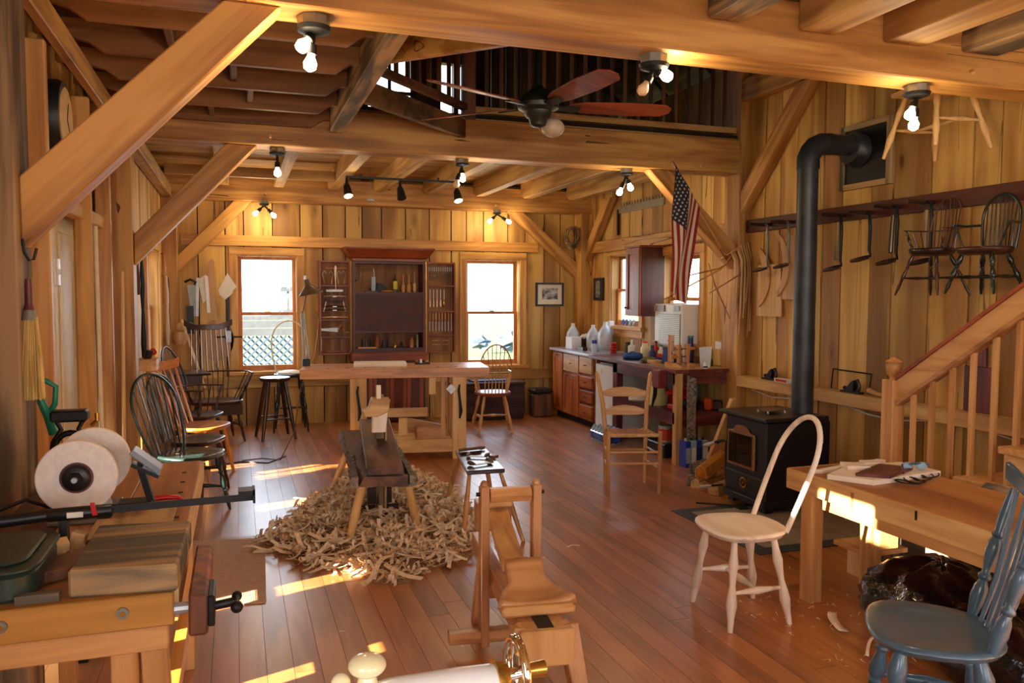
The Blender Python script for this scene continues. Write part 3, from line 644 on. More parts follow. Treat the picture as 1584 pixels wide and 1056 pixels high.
def arm_chair(label, w_=.5, d_=.42, z=.43, m1='walnut_x', m2='walnut_z', armz=.24, h=.5, lean=.2, nsp=7, comb=True, cw=.5, group=None, k=1.0, hoopw=.2, name='windsor_armchair', bow_m=None, cat='chair', tablet=False, armw=None, brk=.012, legprof='baluster'):
    r = thing(name, label, cat, (0, 0, 0), group); WM[r.name] = Matrix()
    chair_base(r, w_, d_, z, m1, m2, legprof, k, .08, ex=.85)
    aw = armw or w_*.5+.02; az = z+armz; bow_m = bow_m or m2
    U = []
    for i in range(7): U.append((-aw, d_*.36-(d_*.36+d_*.1)*i/6, az))
    for i in range(1, 14): t = PI*i/14; U.append((-aw*math.cos(t), -d_*.1-(d_*.42)*math.sin(t), az))
    for i in range(6, -1, -1): U.append((aw, d_*.36-(d_*.36+d_*.1)*i/6, az))
    MB().tube(U, brk, 8, sq=.7).build('arm_rail', bow_m, r, smooth=50)
    for a in (-1, 1):
        lay(MB(), (a*w_*.42, d_*.2, z-.01), (a*aw, d_*.3, az), 'baluster', k*.8).build('arm_post', m2, r, smooth=50)
        MB().tube([(a*w_*.40, d_*.02, z-.01), (a*aw, d_*.05, az)], .006*k, 6).build('short_spindle', m2, r, smooth=50)
        MB().tube([(a*w_*.38, -d_*.14, z-.01), (a*aw*.97, -d_*.2, az)], .006*k, 6).build('short_spindle', m2, r, smooth=50)
    yb = -d_*.5
    if comb:
        cz = z+h; cy = yb-lean*(h-armz)
        for i in range(nsp):
            t = (i+.5)/nsp*2-1; p0 = V((t*w_*.33, -d_*.40, z-.01)); pa = V((t*aw*.62, -d_*.1-d_*.42*math.sqrt(max(0, 1-(t*.62)**2)), az)); p2 = V((t*cw*.4, cy-.03*(1-t*t), cz))
            MB().tube([p0, pa, p2], [.006*k, .0065*k, .0045*k], 6).build('spindle', m2, r, smooth=50)
        crest_mb(cw, .06, (0, cy, cz+.015), ear=.03).build('crest_rail', m1, r, smooth=50, bevel=.004)
    else:
        pts = [V((-hoopw*math.cos(PI*i/20)*1.0, yb+.02-lean*(h-armz)*math.sin(PI*i/20)-.02*math.sin(PI*i/20), az+(h-armz)*math.sin(PI*i/20)**.9)) for i in range(21)]
        MB().tube(pts, brk*.85, 8).build('bow', bow_m, r, smooth=50)
        for i in range(nsp):
            t = (i+.5)/nsp*2-1; p0 = V((t*w_*.33, -d_*.40, z-.01)); pa = V((t*aw*.66, -d_*.1-d_*.42*math.sqrt(max(0, 1-(t*.66)**2)), az)); tp = top_at(pts, t*hoopw*.92)
            MB().tube([p0, pa, tp], [.006*k, .006*k, .0045*k], 6).build('spindle', m2, r, smooth=50)
    return r
# white hoop-back chair in front
wc = bow_chair('unfinished white wood chair with an empty hoop back, near the black stove', .42, .40, .45, h=.52, wm=.165, wb=.15, lean=.42, nsp=0, br=.0135, k=1.15, splay=.055)
place(wc, (2.31, 3.27, 0), math.radians(90-6))
# blue chair
bc = fan_chair('blue painted chair with turned posts, nearest the viewer at the lower right', .45, .42, .45, 'blue', 'blue', h=.45, lean=.2, nsp=6, cw=.44, wb=.16, k=1.25)
place(bc, (2.205, 2.03, 0), math.radians(51.5))
# chairs along the left wall
c1 = bow_chair('dark green chair with balloon back, nearest of the row along the left wall', .43, .43, .45, 'teal', 'cream_wood' if 0 else 'teal', 'teal', h=.55, wm=.24, wb=.17, lean=.30, nsp=7, prof='baluster', k=1.05)
for ch in c1.children:
    if ch.name.startswith('leg') and ch.data.vertices[0].co.x > 0 and ch.data.vertices[0].co.y > 0: pass
place(c1, (-.33, 5.98, 0), math.radians(-122))
c2 = bow_chair('dark brown chair second in the left row, half hidden by the green one', .43, .42, .44, 'walnut_x', 'walnut_z', 'walnut_z', h=.5, wm=.2, wb=.16, lean=.3, nsp=7, prof='baluster')
place(c2, (-.33, 6.62, 0), math.radians(-116))
def slat_chair(label, mat, z=.45):
    r = thing('slat_back_chair', label, 'chair', (0, 0, 0)); WM[r.name] = Matrix()
    chair_base(r, .44, .43, z, mat+'x', mat+'z', 'taper', 1.2, .07)
    for i in range(5):
        t = i/2-1; MB().bar((t*.15, -.17, z-.01), (t*.19, -.34, z+.46), .035 if abs(t) == 1 else .022, .014, up=(0, 1, 0)).build('back_slat', mat+'z', r, bevel=.003)
    crest_mb(.46, .08, (0, -.33, z+.49), ear=.012).build('crest_rail', mat+'x', r, smooth=50, bevel=.004)
    return r
c3 = slat_chair('amber wooden chair with upright back slats in the left row', 'orange_')
place(c3, (-.30, 7.24, 0), math.radians(-116))
c4 = arm_chair('dark armchair with scrolled arm, between the amber chair and the writing armchair', .46, .42, .44, 'walnut_x', 'walnut_z', h=.62, lean=.25, nsp=6, comb=False, hoopw=.21)
place(c4, (-.36, 8.0, 0), math.radians(-110))
c5 = arm_chair('tall comb-back writing armchair with a tablet arm, in the far left corner', .56, .46, .44, 'walnut_x', 'walnut_z', armz=.28, h=.74, lean=.12, nsp=8, comb=True, cw=.5, armw=.36)
seat5 = [ch for ch in c5.children if ch.name.startswith('seat')][0]
tb = MB().box((.30, .16, .75), (.40, .50, .022)); tb.build('writing_tablet', 'walnut_x', c5, bevel=.01)
MB().box((.30, .14, .69), (.26, .32, .09)).build('tablet_drawer', 'walnut_y', c5, bevel=.004)
MB().box((-.12, .02, .345), (.26, .3, .12)).build('seat_drawer', 'walnut_x', c5, bevel=.004)
place(c5, (-.24, 8.98, 0), math.radians(180+12))
# far chair under the right back window
c6 = arm_chair('slender sack-back armchair with pale bow before the right back window', .42, .40, .45, 'cherry_x', 'honey_z', armz=.23, h=.55, lean=.10, nsp=7, comb=False, hoopw=.185, bow_m='tan_x', armw=.21, legprof='double_bobbin', brk=.009)
place(c6, (2.77, 8.72, 0), math.radians(-8))
# ladder back chair
def ladder_chair(label):
    r = thing('ladder_back_chair', label, 'chair', (0, 0, 0)); WM[r.name] = Matrix(); m = 'honey_z'
    for a in (-1, 1):
        MB().tube([(a*.20, .19, 0), (a*.205, .19, .25), (a*.205, .19, .49)], [.013, .0175, .0175], 10).build('leg', m, r, smooth=50)
        MB().tube([(a*.165, -.17, 0), (a*.17, -.17, .46), (a*.185, -.21, .66), (a*.225, -.27, .90), (a*.23, -.275, .92)], [.013, .018, .019, .016, .006], 10).build('back_post', m, r, smooth=50)
        for z_ in (.2, .31): MB().tube([(a*.203, .19, z_), (a*.168, -.17, z_)], .0095, 8).build('rung', m, r, smooth=50)
    for z_ in (.24, .33): MB().tube([(-.205, .19, z_), (.205, .19, z_)], .0095, 8).build('rung', 'honey_x', r, smooth=50)
    MB().tube([(-.17, -.17, .28), (.17, -.17, .28)], .0095, 8).build('rung', 'honey_x', r, smooth=50)
    for zc, yc, hw in ((.745, -.222, .20), (.595, -.195, .185)):
        poly = [(-hw, -.012), (-hw*.6, -.03), (hw*.6, -.03), (hw, -.012), (hw, .012), (hw*.5, .042), (0, .052), (-hw*.5, .042), (-hw, .012)]
        mb = MB().prism(poly, (0, yc, zc), (1, 0, 0), (0, -.2, 1), .012)
        for v in mb.v: v.y -= .035*(1-(v.x/hw)**2)
        mb.build('back_slat', 'honey_x', r, smooth=50)
    # woven seat: bundles of bark strips over and under
    WV1 = bpy.data.materials.get('woven_bark_strip') or plain('woven_bark_strip', srgb(150, 96, 62), .6, noise=.3, nscale=40)
    WV2 = bpy.data.materials.get('woven_bark_strip_light') or plain('woven_bark_strip_light', srgb(206, 160, 104), .6, noise=.2, nscale=40)
    s1, s2 = MB(), MB()
    for i in range(17):
        y = .185-i*.0215; hw = .198-.035*(i/16)
        mb = s1; pts = []
        for j in range(33): x = -hw+2*hw*j/32; pts.append((x, y, .462+.0035*math.sin(j*PI/2+i*PI/2)-.012*(1-(x/hw)**2)))
        s1.tube(pts, .0085, 5, sq=.4)
    for i in range(17):
        t = i/16*2-1; pts = []
        for j in range(33): y = .19-.36*j/32; hw = .19-.035*j/32; pts.append((t*hw, y, .462-.0035*math.sin(j*PI/2+i*PI/2)-.012*(1-t*t)))
        s2.tube(pts, .0085, 5, sq=.4)
    st = MB().box((0, .01, .452), (.33, .33, .012)).build('seat', WV1, r)
    s1.build('weave', WV1, st, smooth=50); s2.build('weave', WV2, st, smooth=50)
    MB().tube([(-.2, .19, .462), (.2, .19, .462)], .015, 8).build('seat_rung', WV2, r, smooth=50)
    return r
lc = ladder_chair('honey wood ladder-back chair with a woven seat before the red workbench')
place(lc, (2.98, 5.74, 0), math.radians(180-18+2))
# stool and high chair by the left window
st = thing('stool', 'round-topped dark wooden stool in front of the left back window', 'stool', (0, 0, 0)); WM[st.name] = Matrix()
MB().lathe((0, 0, .615), (0, 0, .66), [(0, .12), (.2, .155), (.7, .165), (1, .155)], 24).build('seat', 'walnut_x', st, smooth=50)
for a, b in ((-1, -1), (1, -1), (1, 1), (-1, 1)):
    lay(MB(), (a*.085, b*.085, .62), (a*.175, b*.175, 0), 'round', 1.25).build('leg', 'walnut_z', st, smooth=50)
for a, b, c_, d_, z_ in ((-1, -1, 1, -1, .22), (1, -1, 1, 1, .19), (1, 1, -1, 1, .22), (-1, 1, -1, -1, .19)):
    MB().tube([(a*.14, b*.14, z_), (c_*.14, d_*.14, z_)], .008, 8).build('rung', 'walnut_x', st, smooth=50)
place(st, (.375, 8.98, 0), math.radians(10))
hc = bow_chair('tall black-green legged chair with a bare bent bow beside the stool', .36, .36, .66, 'blackgreen', 'blackgreen', 'white_z', h=.6, wm=.2, wb=.15, lean=.1, nsp=0, prof='baluster', br=.009, k=1.0)
MB().ball((0, 0, .665), (.15, .14, .03), 16, 6).build('seat_pad', 'white_x', hc, smooth=60)
place(hc, (.56, 9.4, 0), math.radians(178))
# small chairs hanging on the peg rail at the right
mc = bow_chair('x') if False else None
h1 = arm_chair('small slender brown armchair on the red peg rail, left of the pair', .27, .24, .30, 'walnut_x', 'walnut_z', armz=.12, h=.34, lean=.08, nsp=7, comb=False, hoopw=.115, k=.62, bow_m='brown_x', brk=.006, armw=.15, name='hanging_chair')
place(h1, (4.22, 3.99, 1.565), math.radians(90))
h2 = bow_chair('small black armchair on the red peg rail, right of the pair', .30, .26, .28, 'walnut_x', 'blackgreen', 'blackgreen', h=.33, wm=.125, wb=.11, lean=.08, nsp=8, prof='baluster', k=.8, br=.009, name='hanging_chair')
U = [(-.19, .05, .42), (-.17, -.02, .415), (-.13, -.1, .42)]
MB().tube(U, .008, 6).build('arm', 'blackgreen', h2, smooth=50); MB().tube([(-x, y, z) for x, y, z in U], .008, 6).build('arm', 'blackgreen', h2, smooth=50)
for a in (-1, 1): MB().tube([(a*.12, .04, .27), (a*.185, .04, .42)], .006, 6).build('arm_post', 'blackgreen', h2, smooth=50)
place(h2, (4.24, 3.62, 1.575), math.radians(90))
# small bare stool frame hanging below the beam
hs = thing('hanging_stool', 'bare stool frame hung high on the right wall beside the ceiling lamp', 'stool', (0, 0, 0)); WM[hs.name] = Matrix()
MB().box((0, 0, .40), (.44, .34, .035)).build('seat', 'pine_x', hs, bevel=.01)
fp = {}
for a, b in ((-1, -1), (1, -1), (1, 1), (-1, 1)):
    p, q = V((a*.14, b*.11, .39)), V((a*.24, b*.19, 0)); fp[(a, b)] = p.lerp(q, .55); lay(MB(), p, q, 'double_bobbin', 1.0).build('leg', 'pine_z', hs, smooth=50)
lay(MB(), fp[(-1, -1)], fp[(-1, 1)], 'stretch').build('stretcher', 'pine_x', hs, smooth=50); lay(MB(), fp[(1, -1)], fp[(1, 1)], 'stretch').build('stretcher', 'pine_x', hs, smooth=50)
lay(MB(), (fp[(-1, -1)]+fp[(-1, 1)])/2, (fp[(1, -1)]+fp[(1, 1)])/2, 'stretch').build('stretcher', 'pine_x', hs, smooth=50)
place(hs, (4.15, 3.93, 2.45), math.radians(82))
MT['benchmaple_x'] = wood('bench_maple', srgb(226, 172, 124), srgb(204, 146, 98), 'x', .35, coat=.2, grain=8, var=.05)
# ------------------------------------------------------------------ BIG WORKBENCH (centre)
u = V((.989, -.151, 0)); vv = V((.151, .989, 0)); O = V((.529, 7.495, 0))
def at(a, b, z): return O+u*a+vv*b+V((0, 0, z))
RB = Matrix.Rotation(math.atan2(-.151, .989), 3, 'Z')
wb = thing('workbench', 'long pale maple workbench in the middle of the room with wide slab legs', 'workbench', at(.86, .3, 0))
def wbx(a0, a1, b0, b1, z0, z1): return MB().box(at((a0+a1)/2, (b0+b1)/2, (z0+z1)/2), (a1-a0, b1-b0, z1-z0), R=RB)
wbx(0, 1.75, 0, .60, .78, .87).build('benchtop', 'benchmaple_x', wb, bevel=.004)
for a0, a1, nm in ((.45, .60, 'left'), (1.40, 1.53, 'right')):
    lg = wbx(a0, a1, .0, .06, 0, .78).build('leg', 'pine_z', wb, bevel=.003)
    wbx(a0, a1, .50, .56, 0, .78).build('leg', 'pine_z', wb, bevel=.003)
    wbx(a0+.02, a0+.08, .06, .5, .08, .16).build('side_rail', 'pine_y', wb); wbx(a0+.02, a0+.08, .06, .5, .68, .78).build('side_rail', 'pine_y', wb)
    c = at((a0+a1)/2, -.012, .56)
    MB().tube([c+V((.0, 0, .15)), c+V((-.012, -.01, .10)), c+V((0, -.014, .0)), c+V((.01, -.012, -.1)), c+V((.0, -.004, -.17))], [.008, .012, .012, .017, .008], 8).build('handle', 'iron', lg, smooth=50)
wbx(.60, 1.40, .02, .06, .07, .19).build('stretcher', 'pine_x', wb); wbx(.60, 1.40, .50, .54, .07, .19).build('stretcher', 'pine_x', wb)
wbx(.60, 1.40, .06, .50, .15, .18).build('shelf', 'pine_x', wb)
wbx(1.18, 1.24, .01, .05, .62, .78).build('guide_block', 'pine_z', wb); wbx(1.30, 1.34, .1, .14, .19, .78).build('guide_post', 'honey_z', wb)
MB().box(at(1.385, .0, .67), (.07, .015, .07), R=RB @ Matrix.Rotation(PI/4, 3, 'Y')).build('metal_plate', 'steel', wb)
for k in range(9): MB().lathe(at(.25+k*.17, .12, .8695), at(.25+k*.17, .12, .872), [(0, .011), (1, .011)], 8).build('dog_hole', 'gap', wb)
solo(wbx(.72, 1.18, .22, .28, .38, .46), 'wood_block', 'pine_x', 'long pale rectangular block lying across the trestle under the workbench', 'block')
solo(wbx(.90, .98, .12, .18, .18, .38), 'wood_block', 'pine_z', 'short upright block under the middle workbench, beneath the long block', 'block')
solo(MB().prism([(0, 0), (.42, 0), (.42, .1), (.1, .17), (0, .17)], at(.92, .34, .18), u, (0, 0, 1), .04), 'wood_jig', 'honey_x', 'wooden jig board with a slanted top on the shelf under the workbench', 'jig')
solo(wbx(.66, 1.05, .08, .20, .18, .225), 'board_offcut', 'pine_x', 'flat offcut lying on the workbench shelf at its front', 'board')
solo(wbx(1.07, 1.3, .08, .14, .18, .30), 'board_offcut', 'tan_x', 'reddish block standing at the right of the workbench shelf', 'board')
solo(wbx(.48, .98, .18, .46, .87, .905), 'panel', 'white_x', 'pale flat panel lying on the middle workbench', 'panel', bevel=.004)
hp = thing('hand_plane', 'small metal hand plane on the middle workbench, right of the pale panel', 'plane', at(1.14, .42, .87))
wbx(1.07, 1.22, .40, .45, .87, .885).build('sole', 'iron', hp, bevel=.003); wbx(1.12, 1.14, .405, .445, .885, .92).build('blade', 'steel', hp)
MB().ball(at(1.19, .425, .897), .014).build('knob', 'brass', hp, smooth=60); MB().ball(at(1.09, .425, .897), (.018, .014, .016)).build('grip', 'brown_x', hp, smooth=60)
# articulated desk lamp clamped to the bench
dl = thing('bench_lamp', 'articulated lamp with brown cone shade clamped to the middle workbench', 'lamp', at(.03, .40, .87))
p0 = at(.03, .40, .87); p1 = p0+V((-.03, 0, .50)); p2 = p0+V((.02, .0, .74))
MB().box(p0+V((0, 0, .03)), (.07, .08, .08)).build('clamp', 'iron', dl, bevel=.005)
for d in (-.028, 0, .03): MB().tube([p0+V((d, 0, .05)), p1+V((d*.4, 0, 0))], .006, 6).build('arm', 'galv', dl)
MB().tube([p1, p2], .008, 6).build('arm', 'galv', dl); MB().ball(p1, .016).build('joint', 'steel', dl, smooth=60)
sh = MB().tube([p2+V((.03, 0, -.055)), p2+V((.028, 0, -.045)), p2+V((.01, 0, .02)), p2+V((.0, 0, .045)), p2+V((-.01, 0, .09))], [.118, .115, .045, .03, .026], 20)
sh.build('lamp_shade', plain('brown_enamel', srgb(104, 84, 64), .4), dl, smooth=50); MB().box(p2+V((-.02, 0, .10)), (.02, .03, .05)).build('switch', 'steel', dl)
solo(MB().tube([p0+V((-.02, -.05, -.03)), (.52, 7.6, .55), (.48, 7.5, .3), (.36, 7.7, .01), (.2, 7.85, .006), (.02, 7.8, .006)], .005, 6), 'lamp_cord', 'brown_x', 'thin brown cord hanging off the workbench and running left over the floor', 'cord', smooth=50)
# ------------------------------------------------------------------ TOOL CABINET
MT['cabdrawer'] = wood('cabinet_drawer_front', srgb(74, 22, 12), srgb(62, 17, 9), 'x', .5, grain=8, var=.03)
tcb = thing('tool_cabinet', 'tall dark red tool cabinet with its two doors open, against the back wall', 'cabinet', (1.74, 9.7, 0))
X0, X1, YF, YB = 1.30, 2.18, 9.6, 9.87
for x0, x1 in ((X0, X0+.03), (X1-.03, X1)): MB().bb(x0, x1, YF, YB, .86, 1.95).build('side_panel', 'red_z', tcb)
MB().bb(X0, X1, YB-.01, YB, .86, 1.95).build('back_panel', 'djoist_z', tcb)
for z0, z1 in ((1.925, 1.95), (1.56, 1.585), (.86, .91)): MB().bb(X0+.03, X1-.03, YF+.005, YB-.01, z0, z1).build('shelf', 'red_x', tcb)
cr = MB(); n_ = 0
for k, (e, z) in enumerate(((0, 1.955), (.0, 1.985), (.03, 2.0), (.075, 2.06), (.10, 2.10), (.10, 2.115))):
    cr.v += [V((X0-e, YF-e, z)), V((X1+e, YF-e, z)), V((X1+e, YB, z)), V((X0-e, YB, z))]
for k in range(5):
    for j in range(4): a = k*4+j; b = k*4+(j+1) % 4; cr.f.append((a, b, b+4, a+4))
cr.f += [(3, 2, 1, 0), (20, 21, 22, 23)]; cr.build('cornice', 'cherry_x', tcb)
MB().bb(X0-.02, X1+.02, YF-.03, YB, .75, .86).build('waist_moulding', 'cherry_x', tcb, bevel=.01)
MB().bb(X0, X1, YF+.02, YB, .02, .75).build('lower_case', 'red_x', tcb)
for k in range(4):
    x0 = X0+.03+k*.207
    d_ = MB().bb(x0, x0+.2, YF, YF+.02, .08, .73).build('lower_door', 'cherry_z', tcb); MB().bb(x0+.045, x0+.155, YF-.004, YF, .13, .68).build('raised_panel', 'red_z', d_, bevel=.004)
# bank of small drawers
MB().bb(X0+.03, X1-.03, YF+.014, YF+.02, 1.115, 1.56).build('drawer_case', 'cabdrawer', tcb)
rows = [1.115+i*.0742 for i in range(6)]
for i, z0 in enumerate(rows):
    nd = (4, 3, 4, 3, 4, 3)[i] - (0 if i else 1); wd = (X1-X0-.07)/nd
    for k in range(nd):
        q = MB().bb(X0+.035+k*wd+.001, X0+.035+(k+1)*wd-.001, YF+.012, YF+.2, z0+.001, z0+.0732).build('drawer', 'cabdrawer', tcb)
        MB().ball((X0+.035+(k+.5)*wd, YF+.008, z0+.037), .005, 6, 4).build('knob', 'red_x', q)
MB().bb(X0+.03, X1-.03, YF+.01, YB-.02, 1.095, 1.115).build('shelf', 'red_x', tcb)
DY = 9.85
def cab_door(x0, x1, shelves):
    for a, b in ((x0, x0+.018), (x1-.018, x1)): MB().bb(a, b, 9.775, DY, .83, 1.96).build('door_stile', 'cherry_z', tcb)
    MB().bb(x0, x1, DY-.006, DY+.02, .83, 1.96).build('door_back', 'djoist_z', tcb)
    for z in shelves: MB().bb(x0+.018, x1-.018, 9.785, DY-.006, z-.009, z+.009).build('door_shelf', 'cherry_x', tcb)
cab_door(.93, 1.295, (.839, 1.04, 1.25, 1.66, 1.951)); cab_door(2.24, 2.605, (.839, 1.05, 1.345, 1.665, 1.951))
for x_ in (1.297, 2.222): MB().bb(x_-.006, x_+.006, 9.74, 9.775, .83, 1.96).build('piano_hinge', 'brass', tcb)
# things in the cabinet doors
def hung(name, mb, mat, label, cat, group=None, **kw): return solo(mb, name, mat, label, cat, group, **kw)
YT = 9.825
t = thing('ball_gimlet', 'long pale turned awl with a cross handle on the left cabinet door', 'tool', (1.12, 9.76, 1.66)); 
MB().lathe((1.12, 9.76, 1.90), (1.12, 9.76, 1.62), [(0, .008), (.1, .016), (.35, .013), (.7, .006), (1, .004)], 8).build('handle', 'white_z', t, smooth=50); MB().tube([(1.0, 9.77, 1.87), (1.25, 9.77, 1.87)], .005, 6).build('crossbar', 'honey_x', t)
for k, (x, dx) in enumerate(((.99, -.03), (1.08, .03), (1.16, -.03), (1.23, .03))):
    t = thing('scorp', ('curved', 'second curved', 'third curved', 'fourth curved')[k]+' scraper with wooden grip in the top of the left cabinet door', 'tool', (x, YT, 1.67))
    MB().lathe((x, YT, 1.68), (x+dx*.3, YT, 1.76), [(0, .009), (.5, .012), (1, .007)], 8).build('handle', 'honey_z', t, smooth=50)
    MB().tube([(x+dx*.3, YT, 1.76), (x+dx*.6, YT, 1.80), (x-dx*.2, YT, 1.84), (x-dx, YT, 1.81)], .004, 5).build('blade', 'steel', t)
def knife2(z, w_, mh, mb_, lab, sag=.02, hl=.08, r=.009):
    cx = 1.112; t = thing('drawknife', lab, 'tool', (cx, YT, z)); y = YT-.02
    pts = [(cx-w_/2, -sag), (cx+w_/2, -sag), (cx+w_/2, .012), (cx, .016), (cx-w_/2, .012)]
    MB().prism(pts, (0, y, z), (1, 0, 0), (0, 0, 1), .003).build('blade', mb_, t)
    for a in (-1, 1): MB().lathe((cx+a*w_/2, y, z), (cx+a*(w_/2+.03), y-.0, z-hl), [(0, r*.6), (.4, r), (1, r*.9)], 8).build('handle', mh, t, smooth=50)
knife2(1.60, .20, 'brown_z', 'steel', 'upper drawknife with dark handles on the left cabinet door', .012, .11)
knife2(1.47, .20, 'white_z', 'iron', 'drawknife with pale handles in the middle of the left cabinet door', .006, .12)
for k, z in enumerate((1.53, 1.41, 1.365)):
    t = thing('spokeshave', ('topmost', 'middle', 'lowest')[k]+' of three slim spokeshaves racked on the left cabinet door', 'tool', (1.11, 9.8, z))
    MB().tube([(.98, 9.8, z), (1.05, 9.8, z+.006), (1.17, 9.8, z+.006), (1.245, 9.8, z)], [.005, .008, .008, .005], 6).build('body', ('steel', 'iron', 'iron')[k], t, smooth=50); MB().box((1.11, 9.79, z), (.05, .012, .014)).build('blade', 'steel', t)
t = thing('spokeshave', 'wooden spokeshave on the shelf edge of the left cabinet door', 'tool', (1.11, 9.8, 1.27)); MB().tube([(.955, 9.8, 1.28), (1.08, 9.8, 1.285), (1.27, 9.8, 1.28)], [.007, .010, .007], 6).build('body', 'honey_x', t, smooth=50); MB().box((1.11, 9.79, 1.283), (.05, .01, .012)).build('blade', 'steel', t)
t = thing('hand_saw', 'small back saw with a curly wooden handle on the left cabinet door', 'saw', (1.1, 9.82, 1.1))
MB().prism([(.95, 1.12), (1.15, 1.10), (1.15, 1.155), (.95, 1.145)], (0, YT, 0), (1, 0, 0), (0, 0, 1), .002).build('blade', 'steel', t)
MB().tube([(1.15, YT, 1.11), (1.17, YT-.01, 1.17), (1.20, YT-.01, 1.20), (1.225, YT-.01, 1.17), (1.21, YT-.01, 1.12), (1.25, YT-.01, 1.09), (1.28, YT-.01, 1.1)], [.008, .011, .010, .009, .01, .01, .006], 8).build('handle', 'tan_x', t, smooth=50)
hung('rule', MB().bb(.945, .955, 9.8, 9.806, .88, 1.03), 'steel', 'narrow steel rule standing in the lowest bay of the left cabinet door', 'rule')
hung('square', MB().bb(1.02, 1.24, 9.81, 9.82, .86, .875).bb(1.18, 1.2, 9.81, 9.82, .86, 1.02), 'cherry_x', 'wooden try square in the lowest bay of the left cabinet door', 'square')
def chisel(x, z0, z1, hm, bm, zb, lab, r=.009, grp=None):
    t = thing('chisel', lab, 'chisel', (x, YT-.02, zb), grp)
    MB().lathe((x, YT-.02, z0), (x, YT-.02, z1), [(0, r*.5), (.15, r), (.7, r*.8), (1, r*.5)], 7).build('handle', hm, t, smooth=50)
    MB().bar((x, YT-.02, min(z0, z1)+.0), (x, YT-.02, zb), .008, .003, up=(0, 1, 0)).build('blade', bm, t)
for k in range(13):
    x = 2.275+k*.0235; z0 = 1.91-.0
    t = thing('auger_bit', ('first second third fourth fifth sixth seventh eighth ninth tenth eleventh twelfth thirteenth'.split()[k])+' twisted auger bit from the left, top of the right cabinet door', 'bit', (x, YT-.02, 1.72), 'auger bits in the right cabinet door')
    MB().tube([(x, YT-.02, 1.90), (x, YT-.02, 1.85)], .005, 6).build('shank', 'steel', t)
    pts = [(x+.004*math.cos(q*1.6), YT-.02+.004*math.sin(q*1.6), 1.85-q*(.12-.0)/14) for q in range(15)]
    MB().tube(pts, .0035, 4).build('twist', 'galv', t)
for k in range(5): chisel(2.285+k*.045, 1.40, 1.50, 'white_z' if k < 4 else 'brass', 'steel', 1.62, ('leftmost second third fourth rightmost'.split()[k])+' stout chisel standing blade up in the right cabinet door', .011, 'stout chisels in the right cabinet door')
for k in range(5): pass
for k in range(8): chisel(2.28+k*.04, 1.33, 1.23, 'honey_z', 'steel', 1.10, ('first second third fourth fifth sixth seventh eighth'.split()[k])+' slim honey-handled chisel from the left in the right cabinet door', .011, 'slim chisels in the right cabinet door')
hung('chisel_rack', MB().bb(2.26, 2.58, 9.79, 9.84, 1.225, 1.235), 'cherry_x', 'narrow slotted rack holding the slim chisels in the right cabinet door', 'rack')
for k in range(4):
    x = 2.36+(k % 2)*.13; z = .93+(k//2)*.05
    hung('wooden_rod', MB().lathe((x-.05, 9.8, z), (x+.05, 9.8, z), [(0, .004), (.5, .008), (1, .004)], 6), 'honey_x', ('lower left', 'lower right', 'upper left', 'upper right')[k]+' of four short turned rods low in the right cabinet door', 'rod')
# things on the cabinet shelves
for k, (x, hh, r) in enumerate(((1.93, .22, .022), (2.0, .23, .026), (2.07, .26, .022))):
    t = thing('mallet', ('left', 'middle', 'right tallest')[k]+' of three turned wooden mallets on the top shelf of the tool cabinet', 'mallet', (x, 9.72, 1.585))
    MB().lathe((x, 9.72, 1.585), (x, 9.72, 1.585+hh*.42), [(0, r*.9), (.2, r*1.1), (1, r)], 10).build('head', 'honey_z', t, smooth=50); MB().lathe((x, 9.72, 1.585+hh*.42), (x, 9.72, 1.585+hh), [(0, .01), (.6, .008), (1, .011)], 8).build('handle', 'tan_z', t, smooth=50)
t = thing('glue_bottle', 'small bottle with a yellow label on the top shelf of the tool cabinet', 'bottle', (1.83, 9.72, 1.585))
MB().lathe((1.83, 9.72, 1.585), (1.83, 9.72, 1.80), [(0, .028), (.65, .028), (.78, .012), (1, .008)], 12).build('body', 'darkgreen', t, smooth=50); MB().lathe((1.83, 9.72, 1.62), (1.83, 9.72, 1.72), [(0, .03), (1, .03)], 12).build('label', 'yellow', t, smooth=50)
t = thing('spray_can', 'pale blue oil can on the top shelf of the tool cabinet', 'can', (1.56, 9.70, 1.585))
MB().bb(1.535, 1.585, 9.68, 9.72, 1.6, 1.77).build('body', 'frost', t, bevel=.004); MB().tube([(1.57, 9.70, 1.77), (1.57, 9.70, 1.82), (1.56, 9.70, 1.87)], .006, 6).build('spout', 'steel', t)
hung('wood_tray', MB().bb(1.46, 1.6, 9.65, 9.75, 1.585, 1.6), 'brown_x', 'small wooden tray under the pale blue can in the cabinet', 'tray')
t = thing('brace_drill', 'crank brace with chrome bow on the cabinet top shelf at the left', 'drill', (1.4, 9.72, 1.6))
MB().tube([(1.34, 9.70, 1.72), (1.40, 9.70, 1.73), (1.41, 9.70, 1.85), (1.46, 9.70, 1.86), (1.56, 9.70, 1.86)], .006, 6).build('crank', 'chrome', t, smooth=50); MB().ball((1.335, 9.70, 1.72), .025).build('knob', 'black', t, smooth=60)
t = thing('bench_plane', 'black iron bench plane on the top shelf of the tool cabinet', 'plane', (1.66, 9.74, 1.585))
MB().bb(1.5, 1.78, 9.74, 9.79, 1.585, 1.60).build('sole', 'iron', t); MB().prism([(1.6, 1.6), (1.75, 1.6), (1.7, 1.68), (1.62, 1.70)], (0, 9.78, 0), (1, 0, 0), (0, 0, 1), .04).build('frog', 'iron', t); MB().ball((1.53, 9.76, 1.625), .02).build('knob', 'brown_x', t, smooth=60)
hung('wood_scrap', MB().lathe((1.66, 9.68, 1.598), (1.82, 9.68, 1.598), [(0, .006), (.5, .013), (1, .006)], 8), 'orange_x', 'flat orange wooden spoon blank on the top shelf of the cabinet', 'blank')
